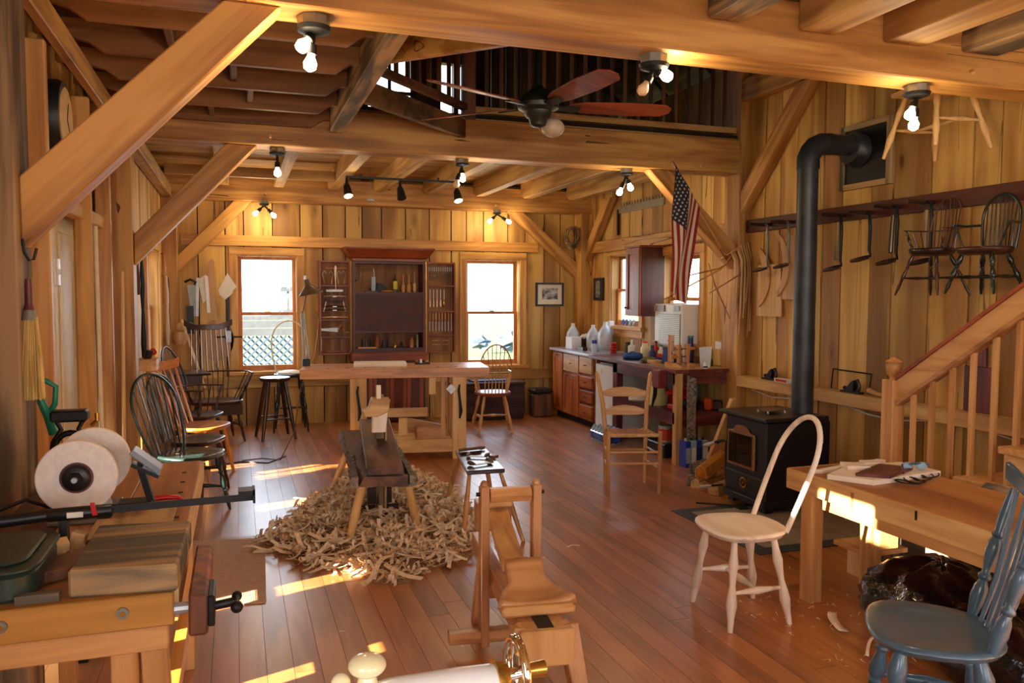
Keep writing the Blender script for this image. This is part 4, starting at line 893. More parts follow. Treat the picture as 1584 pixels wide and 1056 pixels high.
for k, (x, hh, m_, r) in enumerate(((1.42, .12, 'iron', .012), (1.47, .15, 'walnut_z', .012), (1.52, .13, 'iron', .01), (1.6, .15, 'cherry_z', .03), (1.68, .10, 'black', .022), (1.73, .13, 'iron', .012), (1.82, .06, 'brass', .02), (1.90, .07, 'iron', .02), (2.03, .12, 'tan_z', .03), (2.10, .15, 'galv', .02))):
    hung('small_tool', MB().lathe((x, 9.7, .91), (x, 9.7, .91+hh), [(0, r), (.6, r), (.75, r*.6), (1, r*.7)], 9), m_, '%s small tool standing in the dark lower niche of the tool cabinet' % ('first', 'second', 'third', 'reddish fourth', 'black fifth', 'sixth', 'brass', 'low iron', 'pale wooden', 'rightmost grey')[k], 'tool', 'tools in the lower niche', smooth=50)
hung('folded_rule', MB().bb(1.36, 1.58, 9.61, 9.63, .911, .925), 'honey_x', 'pale folding rule on the front edge of the cabinet niche', 'rule')

# ------------------------------------------------------------------ SHAVING HORSE (centre)
ax = V((.09, 1, 0)).normalized(); sd_ = V((ax.y, -ax.x, 0))
def hs_(o, s_, l, z): return V(o)+sd_*s_+ax*l+V((0, 0, z))
H = (.83, 4.72, 0)
s1 = thing('shaving_horse', 'shaving horse with a dark bark-edged slab, standing in the heap of shavings', 'shaving horse', H)
slab = MB(); rr_ = random.Random(4); N_ = 18
for i in range(N_+1):
    l = i/N_*1.7; wl = .165+rr_.uniform(-.012, .015)+.04*l; wr = .145+rr_.uniform(-.012, .012)
    for s_, z_ in ((-wl, .415), (wr, .40), (wr-.02, .465), (-wl+.03, .475)): slab.v.append(hs_(H, s_, l, z_))
for i in range(N_):
    for k in range(4): a = i*4+k; b = i*4+(k+1) % 4; slab.f.append((a, b, b+4, a+4))
slab.f += [(3, 2, 1, 0), tuple(N_*4+k for k in range(4))]
sl = slab.build('slab_seat', 'brown_y', s1)
for side, s_ in ((-1, -.175), (1, .15)):
    brk = MB(); n_ = 60
    for i in range(n_+1):
        l = i/n_*1.7; wd_ = .018+rr_.uniform(0, .022); z_ = .44+rr_.uniform(-.006, .006)
        for a_, b_ in ((0, -.036), (wd_, -.03), (wd_*1.3, .0), (wd_, .028), (0, .032)): brk.v.append(hs_(H, s_+side*(a_-.01), l, z_+b_))
    for i in range(n_):
        for k in range(5): a = i*5+k; b = i*5+(k+1) % 5; brk.f.append((a, b, b+5, a+5))
    brk.f += [(4, 3, 2, 1, 0), tuple(n_*5+k for k in range(5))]
    brk.build('bark_edge', 'bark', sl)
# ramp board resting over the slab
rp_ = MB(); p = [hs_(H, -.115, .01, .475), hs_(H, .10, .01, .475), hs_(H, .10, .01, .53), hs_(H, -.115, .01, .525), hs_(H, -.11, .92, .625), hs_(H, .10, .92, .625), hs_(H, .10, .92, .68), hs_(H, -.11, .92, .68)]
rp_.add(p, [(0, 1, 2, 3), (7, 6, 5, 4), (0, 4, 5, 1), (1, 5, 6, 2), (2, 6, 7, 3), (3, 7, 4, 0)]); rp_.build('ramp_board', 'brown_y', s1, bevel=.004)
MB().bar(hs_(H, -.0, .9, .45), hs_(H, -.0, .9, .64), .2, .06, up=(0, 1, 0)).build('ramp_riser', 'brown_z', s1)
for a, l0, dx, dl in ((-1, .10, -.10, .02), (1, .12, .10, .10), (-1, 1.5, -.16, .18), (1, 1.5, .13, .18)):
    MB().lathe(hs_(H, a*.13, l0, .44), hs_(H, a*.13+dx, l0+dl, 0), [(0, .026), (.5, .027), (1, .021)], 12).build('leg', 'pine_z', s1, smooth=50)
arm = MB().bar(hs_(H, 0, .56, .12), hs_(H, 0, .50, .90), .05, .05, up=(0, 1, 0)); arm.build('swing_arm', 'old_z', s1)
MB().bar(hs_(H, .035, .53, .14), hs_(H, .035, .47, .70), .012, .05, up=(0, 1, 0)).build('swing_arm_side', 'grey_z', s1)
MB().prism([(-.055, .66), (.035, .66), (.05, .80), (-.05, .81)], hs_(H, 0, .44, 0), sd_, (0, 0, 1), -.05).build('jaw', 'white_z', s1, bevel=.004)
MB().prism([(-.10, .77), (-.02, .77), (.05, .80), (.065, .88), (-.055, .885), (-.075, .82), (-.115, .81)], hs_(H, 0, .40, 0), sd_, (0, 0, 1), -.13).build('head_block', 'pine_x', s1, bevel=.005)
MB().bar(hs_(H, -.01, .45, .87), hs_(H, -.01, .45, .97), .028, .03, up=(0, 1, 0)).build('top_peg', 'white_z', s1)
MB().box(hs_(H, .0, .62, .13), (.26, .10, .04), math.atan2(-ax.x, ax.y)).build('treadle', 'walnut_x', s1, bevel=.004)
MB().box(hs_(H, .0, .56, .22), (.16, .05, .10), math.atan2(-ax.x, ax.y)).build('foot_block', 'walnut_x', s1, bevel=.004)
# ------------------------------------------------------------------ SECOND SHAVING HORSE (foreground)
G = (1.02, 2.55, 0); ax2 = V((.13, 1, 0)).normalized(); sd2 = V((ax2.y, -ax2.x, 0))
def g_(s_, l, z): return V(G)+sd2*s_+ax2*l+V((0, 0, z))
s2 = thing('shaving_horse', 'honey coloured shaving horse with saddle seat, in the foreground right of centre', 'shaving horse', G)
RG = Matrix((sd2, ax2, V((0, 0, 1)))).transposed()
def gb(s0, s1_, l0, l1, z0, z1): return MB().box(g_((s0+s1_)/2, (l0+l1)/2, (z0+z1)/2), (s1_-s0, l1-l0, z1-z0), R=RG)
gb(-.085, -.03, .10, 1.25, .28, .37).build('rail', 'tan_y', s2, bevel=.004); gb(.03, .085, .10, 1.25, .28, .37).build('rail', 'tan_y', s2, bevel=.004)
gb(-.10, .10, .02, .12, .24, .372).build('end_block', 'honey_z', s2, bevel=.006); gb(-.03, .03, .05, .17, .3715, .374).build('slot', 'gap', s2)
for a in (-1, 1):
    MB().bar(g_(a*.085, .08, .37), g_(a*.14, .0, 0), .07, .06, up=(0, 1, 0), w2=.055).build('leg', 'tan_z', s2, bevel=.004)
MB().bar(g_(-.07, .95, .32), g_(-.09, 1.02, 0), .06, .05, up=(0, 1, 0)).build('leg', 'tan_z', s2, bevel=.004)
gb(-.085, .085, .95, 1.02, .14, .20).build('stretcher', 'tan_x', s2)
# seat: dished board with a raised pommel
se = MB()
for i in range(13):
    for j in range(13):
        sx_ = -1+2*i/12; l_ = j/12; wv = .075+.075*max(0, 1-l_*1.6)**.6
        z = .405+.075*max(0, l_-.45)**1.5*3.2*(1-.3*sx_*sx_)+.012*abs(sx_)**2-.01*(1-sx_*sx_)
        se.v.append(g_(sx_*wv, .18+l_*.26, z))
for i in range(12):
    for j in range(12): a = i*13+j; se.f.append((a, a+13, a+14, a+1))
se.build('seat', 'tan_x', s2, smooth=60, solid=.035)
gb(-.14, .14, .15, .22, .372, .41).build('seat_edge', 'honey_x', s2, bevel=.01)
# sloping work surface and bridge
ws_ = MB(); p = [g_(-.05, .62, .38), g_(.05, .62, .38), g_(.05, .62, .42), g_(-.05, .62, .42), g_(-.05, 1.12, .55), g_(.05, 1.12, .55), g_(.05, 1.12, .585), g_(-.05, 1.12, .585)]
ws_.add(p, [(0, 1, 2, 3), (7, 6, 5, 4), (0, 4, 5, 1), (1, 5, 6, 2), (2, 6, 7, 3), (3, 7, 4, 0)]); ws_.build('work_ramp', 'honey_y', s2, bevel=.004)
gb(-.085, .085, 1.08, 1.18, .42, .56).build('riser', 'tan_x', s2, bevel=.004); gb(-.07, .07, .98, 1.06, .56, .61).build('cross_block', 'honey_x', s2, bevel=.008)
MB().lathe(g_(0, .52, .42), g_(0, .52, .47), [(0, .03), (.5, .035), (1, .02)], 10).build('peg_knob', 'tan_z', s2, smooth=50)
for a in (-1, 1):
    mb = MB().bar(g_(a*.115, .70, .03), g_(a*.115, .70, .735), .038, .045, up=(0, 1, 0)); mb.ball(g_(a*.115, .70, .74), (.019, .022, .02), 8, 6); mb.build('swing_post', 'tan_z', s2, bevel=.003)
mb = MB(); 
for k in range(7): pass
MB().tube([g_(-.09, .70, .695), g_(.09, .70, .695)], .034, 6).build('clamp_bar', 'honey_x', s2); MB().tube([g_(-.15, .70, .70), g_(.15, .70, .70)], .009, 8).build('axle', 'iron', s2)
gb(-.27, .12, .68, .74, .05, .10).build('treadle', 'tan_x', s2, bevel=.004)

# ------------------------------------------------------------------ little tool bench with drawknives
tbn = thing('low_bench', 'low splay-legged bench with purple-edged dark top, right of the shavings', 'bench', (1.53, 5.12, 0))
q = [(1.455, 5.46), (1.69, 5.49), (1.60, 4.78), (1.35, 4.79)]
cx_, cy_ = 1.53, 5.12
MB().prism([(x, y) for x, y in reversed(q)], (0, 0, .425), (1, 0, 0), (0, 1, 0), .028).build('top', 'walnut_y', tbn, bevel=.006)
for (x, y), (fx, fy) in zip(q, ((1.40, 5.75), (1.83, 5.80), (1.72, 4.60), (1.28, 4.62))):
    MB().lathe((x*.8+cx_*.2, y*.8+cy_*.2, .43), (x+(fx-x)*.75, y+(fy-y)*.55, 0), [(0, .012), (.5, .018), (1, .012)], 10).build('leg', 'honey_z', tbn, smooth=50)
def dk(lab, c, ang, w_, hm, hl=.10):
    t = thing('drawknife', lab, 'tool', c); c = V(c); d = V((math.cos(ang), math.sin(ang), 0)); n = V((-d.y, d.x, 0))
    MB().bar(c-d*w_/2+V((0, 0, .012)), c+d*w_/2+V((0, 0, .012)), .035, .006).build('blade', 'steel', t)
    for a in (-1, 1): MB().lathe(c+d*a*w_/2+V((0, 0, .015)), c+d*a*(w_/2+.01)+n*hl+V((0, 0, .018)), [(0, .008), (.3, .013), (.7, .016), (1, .011)], 9).build('handle', hm, t, smooth=50)
dk('drawknife with round dark handles at the near end of the low bench', (1.50, 4.92, .453), .3, .14, 'brown_x', .06)
dk('drawknife lying across the middle of the low bench', (1.52, 5.15, .453), -.5, .12, 'walnut_x', .07)
solo(MB().lathe((1.46, 5.38, .468), (1.66, 5.42, .468), [(0, .010), (.2, .016), (.5, .010), (.8, .015), (1, .01)], 9), 'spokeshave', 'brown_x', 'wooden spokeshave at the far edge of the low bench', 'tool', smooth=50)
solo(MB().bar((1.44, 5.30, .462), (1.60, 5.33, .462), .03, .018), 'spokeshave', 'walnut_x', 'dark flat spokeshave second from the far edge of the low bench', 'tool')
solo(MB().box((1.63, 5.12, .463), (.06, .035, .02), .4), 'sharpening_stone', 'brown_x', 'small dark stone at the right side of the low bench', 'stone')
# ------------------------------------------------------------------ shavings
SHV = wood('wood_shaving', srgb(226, 194, 154), srgb(186, 144, 102), 'x', .6, grain=14, var=.5, bump=0)
def shaving(mb, c, r, L, w_, turns, ang, tilt, rr):
    n = max(6, int(7+abs(turns)*7)); d = V((math.cos(ang), math.sin(ang), 0)); n_ = V((-d.y, d.x, tilt)).normalized(); up = V((0, 0, 1)); o = len(mb.v)
    for i in range(n+1):
        t = i/n; a = turns*2*PI*t+rr; R_ = r*(1-.5*t)
        p = V(c)+d*(L*(t-.5)+R_*math.sin(a))+up*(R_*(1-math.cos(a)))*.9+n_*(.02*math.sin(t*3+rr))
        mb.v.append(p-n_*w_/2); mb.v.append(p+n_*w_/2)
    for i in range(n): a = o+2*i; mb.f.append((a, a+1, a+3, a+2))
rs = random.Random(12); piles = [MB() for _ in range(5)]
def inpile(x, y):
    dx = (x-.93-.14*(y-5.4))/.66; dy = (y-5.42)/1.16; a_ = math.atan2(dy, dx); return (dx*dx+dy*dy)*(1+.16*math.sin(3*a_+1)+.12*math.sin(5*a_)+.08*math.sin(9*a_))
cnt = 0
while cnt < 2600:
    x = rs.uniform(.05, 1.85); y = rs.uniform(4.0, 6.8); q_ = inpile(x, y)
    if q_ > 1 or (q_ > .7 and rs.random() < .45): continue
    h = .12*max(0, 1-q_)**.6*(1+.5*math.sin(x*9)*math.sin(y*7)); z = rs.uniform(0.0, 1)**.7*h+.004
    c = rs.uniform(0, 1); m = piles[int(rs.random()*5)]
    shaving(m, (x, y, z), rs.uniform(.010, .038), rs.uniform(.05, .17), rs.uniform(.010, .024), rs.choice((.35, .6, .9, 1.4, 1.8)), rs.uniform(0, 2*PI), rs.uniform(-.8, .8), rs.uniform(0, 6)); cnt += 1
top_m = [MB(), MB()]; k = 0
while k < 420:
    x = rs.uniform(.05, 1.85); y = rs.uniform(4.0, 6.8); q_ = inpile(x, y)
    if q_ > 1.08: continue
    h = .11*max(0, 1-q_)**.6+rs.uniform(.004, .03)
    shaving(top_m[k % 2], (x, y, h), rs.uniform(.02, .05), rs.uniform(.10, .24), rs.uniform(.016, .03), rs.choice((.25, .4, .6, 1.1)), rs.uniform(0, 2*PI), rs.uniform(-.5, .5), rs.uniform(-1, 1)); k += 1
base = MB()
for i in range(17):
    for j in range(17):
        x = .1+1.7*i/16; y = 4.1+2.6*j/16; q_ = inpile(x, y); base.v.append(V((x, y, max(-.004, .085*(1-q_)-.004))))
for i in range(16):
    for j in range(16):
        ids = [i*17+j, (i+1)*17+j, (i+1)*17+j+1, i*17+j+1]
        if any(base.v[k].z > -.003 for k in ids): base.f.append(tuple(ids))
pile = thing('shavings_heap', 'heap of curled pale wood shavings under and around the shaving horse', 'shavings', (.95, 5.4, 0))
base.build('packed_shavings', plain('packed_shavings', srgb(176, 138, 100), .9, noise=.4, nscale=60), pile)['kind'] = 'stuff'
tints = [srgb(248, 228, 200), srgb(236, 206, 168), srgb(222, 184, 142), srgb(242, 216, 180), srgb(224, 186, 144)]
for k, m in enumerate(piles):
    o = m.build('curled_shavings', plain('shaving_tint_%s' % 'abcde'[k], tints[k], .7, noise=.15, nscale=30), pile); o['kind'] = 'stuff'
for k, m in enumerate(top_m):
    o = m.build('large_curls', bpy.data.materials['shaving_tint_' + 'ad'[k]], pile, solid=.0012); o['kind'] = 'stuff'
rs = random.Random(44); sc_mb = MB()
for k in range(110):
    x = rs.uniform(2.35, 3.0); y = rs.uniform(2.3, 3.5)
    shaving(sc_mb, (x, y, .002), rs.uniform(.002, .008), rs.uniform(.008, .03), rs.uniform(.003, .008), rs.uniform(.3, .9), rs.uniform(0, 6.3), .2, 0)
for k in range(60):
    x = rs.uniform(.4, 3.6); y = rs.uniform(3.0, 7.5)
    shaving(sc_mb, (x, y, .002), rs.uniform(.002, .006), rs.uniform(.006, .025), rs.uniform(.003, .006), rs.uniform(.3, .9), rs.uniform(0, 6.3), .2, 0)
solo(sc_mb, 'floor_chips', bpy.data.materials['shaving_tint_a'], 'scattered small chips and crumbs of wood over the floorboards', 'chips')['kind'] = 'stuff'
for k, (c, L, ang, w_, tn) in enumerate((((2.66, 2.98, .012), .17, 1.2, .045, .35), ((2.62, 2.72, .012), .2, .6, .014, .5), ((2.86, 2.84, .01), .10, .1, .022, .5), ((2.50, 2.52, .01), .12, -.4, .016, .4))):
    m = MB(); shaving(m, c, .03, L, w_, tn, ang, .1, .3)
    solo(m, 'wood_shaving', bpy.data.materials['shaving_tint_a'], ('broad pale shaving', 'long narrow curl', 'short curl', 'lowest thin curl')[k]+' on the floor between the white chair and the blue chair', 'shaving', smooth=60, solid=.001)
m = MB(); shaving(m, (.42, 4.98, .02), .05, .22, .018, .45, .3, .1, .3); solo(m, 'wood_shaving', bpy.data.materials['shaving_tint_a'], 'looping shaving on the floor at the left of the shavings heap', 'shaving', smooth=60, solid=.001)
m = MB(); shaving(m, (.62, 4.66, .012), .02, .12, .03, .3, .1, .1, .3); solo(m, 'wood_shaving', bpy.data.materials['shaving_tint_a'], 'flat pale shaving under the front left leg of the shaving horse', 'shaving', smooth=60, solid=.001)
m = MB(); shaving(m, (1.93, 4.45, .01), .01, .08, .012, .3, .0, .1, .3); solo(m, 'wood_shaving', bpy.data.materials['shaving_tint_a'], 'lone shaving on the bare floor left of the white chair', 'shaving', smooth=60, solid=.001)
# ------------------------------------------------------------------ HEARTH, STOVE, PIPE
hh = thing('hearth', 'tiled hearth slab with a dark slate border under the black stove', 'hearth', (3.55, 4.5, 0))
hh['kind'] = 'structure'
MB().bb(2.95, 4.42, 3.98, 5.02, .0005, .006).build('border', 'slate', hh)
for i in range(4):
    for j in range(3):
        MB().bb(3.06+i*.33, 3.38+i*.33, 4.08+j*.282, 4.355+j*.282, .004, .012).build('tile', 'tile', hh, bevel=.002)
sv = thing('wood_stove', 'black iron wood stove with an arched brass-edged glass door', 'stove', (3.76, 4.92, .012))
SX0, SX1, SY0, SY1 = 3.50, 3.98, 4.68, 5.17
MB().bb(SX0, SX1, SY0, SY1, .09, .67).build('body', 'stove', sv, bevel=.012)
MB().bb(SX0-.04, SX1+.03, SY0-.04, SY1+.05, .67, .70).build('top_plate', 'stove', sv, bevel=.008)
MB().bb(SX0-.015, SX1, SY0-.01, SY1+.01, .05, .10).build('base_plinth', 'stove', sv, bevel=.006)
for a in (SX0+.05, SX1-.05):
    for b in (SY0+.05, SY1-.05): MB().bb(a-.03, a+.03, b-.03, b+.03, .012, .06).build('foot', 'stove', sv)
# door: arched frame towards -x
def arch(y0, y1, z0, z1, rise, n=8):
    pts = [(y1, z0), (y0, z0), (y0, z1)]; m = (y0+y1)/2; w_ = (y1-y0)/2
    pts += [(m-w_*.62, z1+.005), (m-w_*.42, z1+rise*.8), (m-w_*.2, z1+rise), (m+w_*.2, z1+rise), (m+w_*.42, z1+rise*.8), (m+w_*.62, z1+.005), (y1, z1)]
    return [(y, z) for y, z in pts]
dfr = MB(); o_ = arch(4.79, 5.12, .30, .56, .05); i_ = arch(4.81, 5.10, .32, .545, .0)
MB().prism(o_, (SX0, 0, 0), (0, 1, 0), (0, 0, 1), -.02).build('door_frame', plain('bronze_frame', srgb(150, 108, 72), .35, .5), sv, bevel=.006)
MB().bb(SX0-.021, SX0-.024, 4.815, 5.095, .325, .545).build('door_glass', plain('dark_stove_glass', srgb(14, 13, 12), .08, 0), sv)
MB().bb(SX0-.015, SX0, 4.70, 5.15, .12, .26).build('ash_door', 'stove', sv, bevel=.006)
kn = MB().tube([(SX0-.014, 4.90, .20), (SX0-.03, 4.90, .20)], .04, 16).build('air_control', 'brass', sv, smooth=50)
for k in range(5): a = 2*PI*k/5; MB().box((SX0-.033, 4.90+.02*math.cos(a), .20+.02*math.sin(a)), (.006, .012, .02), R=Matrix.Rotation(a, 3, 'X')).build('vane', 'iron', kn)
MB().tube([(SX0-.01, 5.165, .46), (SX0-.05, 5.19, .455), (SX0-.06, 5.22, .44)], .010, 8).build('door_handle', 'iron', sv); MB().tube([(SX0-.06, 5.22, .44), (SX0-.09, 5.28, .41), (SX0-.10, 5.31, .40)], [.012, .018, .012], 8).build('spring_grip', 'steel', sv)
MB().tube([(SX0-.02, 5.17, .12), (SX0-.07, 5.24, .10)], .008, 8).build('damper_rod', 'iron', sv); MB().tube([(SX0-.07, 5.24, .10), (SX0-.12, 5.32, .075)], [.010, .016, .010], 8).build('spring_grip', 'steel', sv)
MB().bb(SX1-.03, SX1-.028+.03, SY0-.012, SY0-.008, .50, .56).build('label_plate', 'steel', sv)
solo(MB().tube([(3.93, 4.70, .63), (3.93, 4.70, .60)], .01, 6).bb(3.99, 4.10, 4.72, 4.98, .30, .62), 'rear_shield', 'stove', 'black rear shield box behind the stove under the pipe', 'shield') if False else None
MB().bb(SX1, SX1+.12, 4.72, 5.0, .2, .66).build('rear_outlet', 'stove', sv, bevel=.02)
tv = thing('trivet', 'small patterned metal trivet on top of the stove', 'trivet', (3.72, 4.92, .70))
MB().box((3.72, 4.92, .722), (.17, .14, .008), .2).build('plate', 'brown_x', tv, bevel=.003)
for a, b in ((-1, -1), (1, -1), (1, 1), (-1, 1)): MB().lathe((3.72+a*.07, 4.92+b*.055, .72), (3.72+a*.075, 4.92+b*.06, .70), [(0, .006), (1, .008)], 6).build('foot', 'steel', tv)
pp = thing('stove_pipe', 'tall dark blue-black stove pipe that bends into the right wall', 'pipe', (3.97, 4.86, .70))
PX, PY = 3.945, 4.86
MB().tube([(PX, PY, .66), (PX, PY, 1.32)], .078, 24).build('pipe_section', 'pipe', pp, smooth=50); MB().tube([(PX, PY, 1.30), (PX, PY, 1.98)], .076, 24).build('pipe_section', 'pipe', pp, smooth=50)
MB().tube([(PX, PY, 1.96), (PX, PY, 2.50)], .074, 24).build('pipe_section', 'pipe', pp, smooth=50)
MB().tube([(PX, PY, 2.48), (PX, PY, 2.56), (PX+.02, PY, 2.60), (PX+.055, PY, 2.64), (PX+.11, PY, 2.665), (PX+.19, PY, 2.67)], .080, 24).build('elbow', 'pipe', pp, smooth=60)
MB().tube([(PX+.18, PY-.0, 2.67), (4.44, PY, 2.67)], .076, 24).build('pipe_section', 'pipe', pp, smooth=50)
MB().tube([(4.30, PY, 2.66), (4.32, PY, 2.66), (4.41, PY, 2.64)], [.10, .12, .13], 24).build('thimble', 'pipe', pp, smooth=50)
vb = thing('wall_thimble', 'black square plate in a wooden frame where the pipe enters the wall', 'vent', (4.43, 4.80, 2.4))
MB().bb(4.40, 4.425, 4.58, 5.0, 2.40, 2.80).build('plate', 'black', vb)
for a in ((4.54, 4.58, 2.36, 2.84), (5.0, 5.04, 2.36, 2.84)): MB().bb(4.385, 4.43, a[0], a[1], a[2], a[3]).build('frame_piece', 'grey_z', vb)
for a in ((2.36, 2.40), (2.80, 2.84)): MB().bb(4.385, 4.43, 4.58, 5.0, a[0], a[1]).build('frame_piece', 'grey_y', vb)
# firewood, cans, leaning board
def wedge(p, q, w_, h_, m, lab, kind='firewood', tri=True):
    p, q = V(p), V(q); a, u_, d = frame(q-p); prof = [(-w_, -h_), (w_, -h_), (w_*.7, h_*.6), (-.1*w_, h_), (-w_*.9, h_*.4)]
    mb = MB(); mb.v = [p+a*x+u_*z for x, z in prof]+[q+a*x*.95+u_*z for x, z in prof]
    mb.f = [(0, 1, 2, 3, 4), (9, 8, 7, 6, 5)]+[(i, 5+i, 5+(i+1) % 5, (i+1) % 5) for i in range(5)]
    return solo(mb, 'firewood', m, lab, 'firewood', 'split logs beside the stove', bevel=.004)
wedge((3.50, 5.62, .05), (3.80, 5.85, .05), .055, .05, 'bark', 'dark barked log lowest at the left of the firewood pile', )
wedge((3.48, 5.55, .04), (3.75, 5.72, .04), .045, .04, 'pine_x', 'pale split log at the bottom front of the firewood pile')
wedge((3.50, 5.44, .045), (3.80, 5.62, .045), .05, .045, 'tan_x', 'second split log at the bottom of the firewood pile')
wedge((3.50, 5.32, .045), (3.80, 5.50, .05), .05, .045, 'pine_x', 'third split log of the bottom row beside the stove')
wedge((3.52, 5.62, .15), (3.84, 5.80, .15), .06, .055, 'bark', 'dark barked log in the upper row of the firewood pile')
wedge((3.46, 5.44, .16), (3.80, 5.66, .23), .055, .055, 'orange_x', 'orange split log lying on top of the firewood pile')
for k, (x, c_) in enumerate(((3.84, 'bluep'), (3.90, 'frost'), (3.955, 'bluep'), (4.02, 'frost'))):
    t = thing('tin_can', ('dark blue', 'pale blue', 'narrow dark blue', 'greyish')[k]+' rectangular tin in the row beneath the red workbench', 'can', (x, 6.30, 0), 'blue tins under the workbench')
    MB().bb(x-.028, x+.028, 6.25, 6.36, .0, .24).build('body', c_, t, bevel=.004); MB().tube([(x, 6.30, .24), (x, 6.30, .262)], .012, 8).build('cap', 'white' if k == 0 else 'black', t)
    MB().bb(x-.022, x+.022, 6.247, 6.25, .04, .18).build('label', ('frost', 'white', 'darkblue', 'white')[k], t)
solo(MB().prism([(0, 0), (.20, 0), (.10, .74), (.03, .74)], (3.62, 5.74, .012), V((1, .35, 0)), V((.25, -.2, 1)), .03), 'board', 'pine_z', 'tapering pale board leaning behind the firewood pile', 'board', bevel=.003)
rk = thing('fire_tools', 'black fire iron beside the stove in front of the leaning board', 'tool', (3.62, 5.33, .02))
MB().tube([(3.60, 5.36, .42), (3.62, 5.34, .42), (3.62, 5.34, .15), (3.66, 5.33, .08)], .007, 6).build('rod', 'iron', rk); MB().tube([(3.55, 5.36, .40), (3.60, 5.36, .42)], .006, 6).build('hook', 'iron', rk)
sh_v = thing('ash_shovel', 'small dark ash shovel lying on the floor in front of the hearth', 'shovel', (3.35, 5.0, 0))
MB().tube([(3.22, 5.12, .014), (3.42, 4.95, .02)], .007, 6).build('handle', 'iron', sh_v); MB().bb(3.42, 3.49, 4.85, 4.96, .012, .02).build('pan', 'iron', sh_v)

# ------------------------------------------------------------------ KITCHEN CABINETS
kc = thing('base_cabinet', 'reddish cherry base cabinet with doors and drawers in the far right corner', 'cabinet', (4.1, 9.0, 0))
CF = 3.86
MB().bb(CF+.02, 4.42, 8.30, 9.60, .08, .85).build('body', 'cherry_y', kc); MB().bb(CF+.07, 4.42, 8.30, 9.60, 0, .08).build('toe_kick', 'gap', kc)
def pdoor(y0, y1, z0, z1, m='orangecherry', hz=None, n=1, parent=kc, handle=True, hy=None):
    d = MB().bb(CF-.002, CF+.022, y0, y1, z0, z1).build('door', m+'z', parent, bevel=.002)
    for a, b in ((y0, y0+.055), (y1-.055, y1)): MB().bb(CF-.012, CF-.001, a, b, z0, z1).build('stile', m+'z', d)
    for a, b in ((z0, z0+.06), (z1-.06, z1)): MB().bb(CF-.012, CF-.001, y0+.055, y1-.055, a, b).build('rail', m+'y', d)
    if handle: MB().tube([(CF-.02, hy or y0+.1, z1-.03), (CF-.03, (hy or y0+.1)-.03, z1-.03), (CF-.02, (hy or y0+.1)-.06, z1-.03)], .006, 6).build('handle', 'iron', d)
    return d
for ax in 'xyz': MT['oc_'+ax] = wood('orange_cherry_'+ax, srgb(190, 104, 48), srgb(150, 74, 34), ax, .35, grain=8, var=.2, coat=.3)
for ax in 'xyz': MT['mp_'+ax] = wood('light_drawer_'+ax, srgb(206, 160, 104), srgb(188, 138, 84), ax, .4, grain=8, var=.08)
pdoor(9.24, 9.56, .10, .83, 'oc_', hy=9.45); pdoor(8.99, 9.22, .10, .60, 'oc_', hy=9.14); pdoor(8.76, 8.985, .10, .60, 'oc_', hy=8.92)
def drawer(y0, y1, z0, z1, m):
    d = MB().bb(CF-.008, CF+.02, y0, y1, z0, z1).build('drawer', m+'y', kc, bevel=.003); c = (y0+y1)/2
    MB().tube([(CF-.01, c-.03, (z0+z1)/2), (CF-.028, c, (z0+z1)/2), (CF-.01, c+.03, (z0+z1)/2)], .005, 6).build('handle', 'iron', d)
drawer(8.76, 9.22, .62, .83, 'mp_')
for z0, z1, m in ((.64, .83, 'mp_'), (.47, .60, 'oc_'), (.30, .43, 'oc_'), (.10, .26, 'oc_')): drawer(8.38, 8.73, z0, z1, m)
ct = thing('countertop', 'pale edged grey countertop over the cherry base cabinet', 'countertop', (4.1, 9.0, .85))
MB().bb(3.82, 4.43, 8.28, 9.62, .852, .885).build('slab', plain('counter_laminate', srgb(170, 160, 175), .25, noise=.05), ct, bevel=.004)
fr_ = thing('mini_fridge', 'white mini fridge between the base cabinet and the red workbench', 'fridge', (4.05, 7.98, 0))
MB().bb(3.88, 4.40, 7.74, 8.22, .015, .80).build('body', 'white', fr_, bevel=.01); MB().bb(3.83, 3.875, 7.74, 8.22, .02, .79).build('door', 'white', fr_, bevel=.008)
MB().bb(3.822, 3.83, 8.06, 8.14, .68, .75).build('note', 'paper', fr_)
rb = thing('red_workbench', 'long dark red workbench along the right wall with a low shelf', 'workbench', (4.1, 7.3, 0))
for ax in 'xyz': MT['mar_'+ax] = wood('maroon_paint_'+ax, srgb(124, 62, 60), srgb(90, 38, 36), ax, .35, grain=8, var=.1)
MB().bb(3.76, 4.43, 6.36, 8.27, .845, .88).build('benchtop', 'mar_y', rb, bevel=.004)
MB().bb(3.79, 3.82, 6.42, 7.70, .74, .845).build('apron', 'mar_y', rb); MB().bb(3.82, 4.43, 6.40, 6.43, .74, .845).build('apron', 'mar_x', rb)
MB().bb(3.79, 3.86, 7.60, 7.70, 0, .845).build('leg', 'mar_z', rb); MB().bb(3.79, 3.85, 6.38, 6.45, 0, .845).build('leg', 'pine_z', rb); MB().bb(4.36, 4.42, 6.38, 6.45, 0, .845).build('leg', 'mar_z', rb)
MB().bb(3.80, 4.42, 6.42, 7.60, .45, .48).build('low_shelf', 'mar_y', rb); MB().bb(3.79, 3.82, 6.42, 7.60, .37, .48).build('shelf_apron', 'mar_y', rb); MB().bb(3.85, 4.42, 6.39, 6.42, .35, .48).build('shelf_apron', 'mar_x', rb)
MB().bb(4.3, 4.34, 6.9, 7.7, .5, .74).build('back_board', plain('blue_grey_board', srgb(120, 140, 152), .5), rb)
solo(MB().prism([(0, 0), (.075, 0), (.085, .8), (.0, .83)], (3.87, 6.33, 0), (1, -.1, 0), (0, .02, 1), .03), 'bark_slab', 'bark', 'narrow bark-covered slab standing against the leg of the red workbench', 'board', bevel=.003)
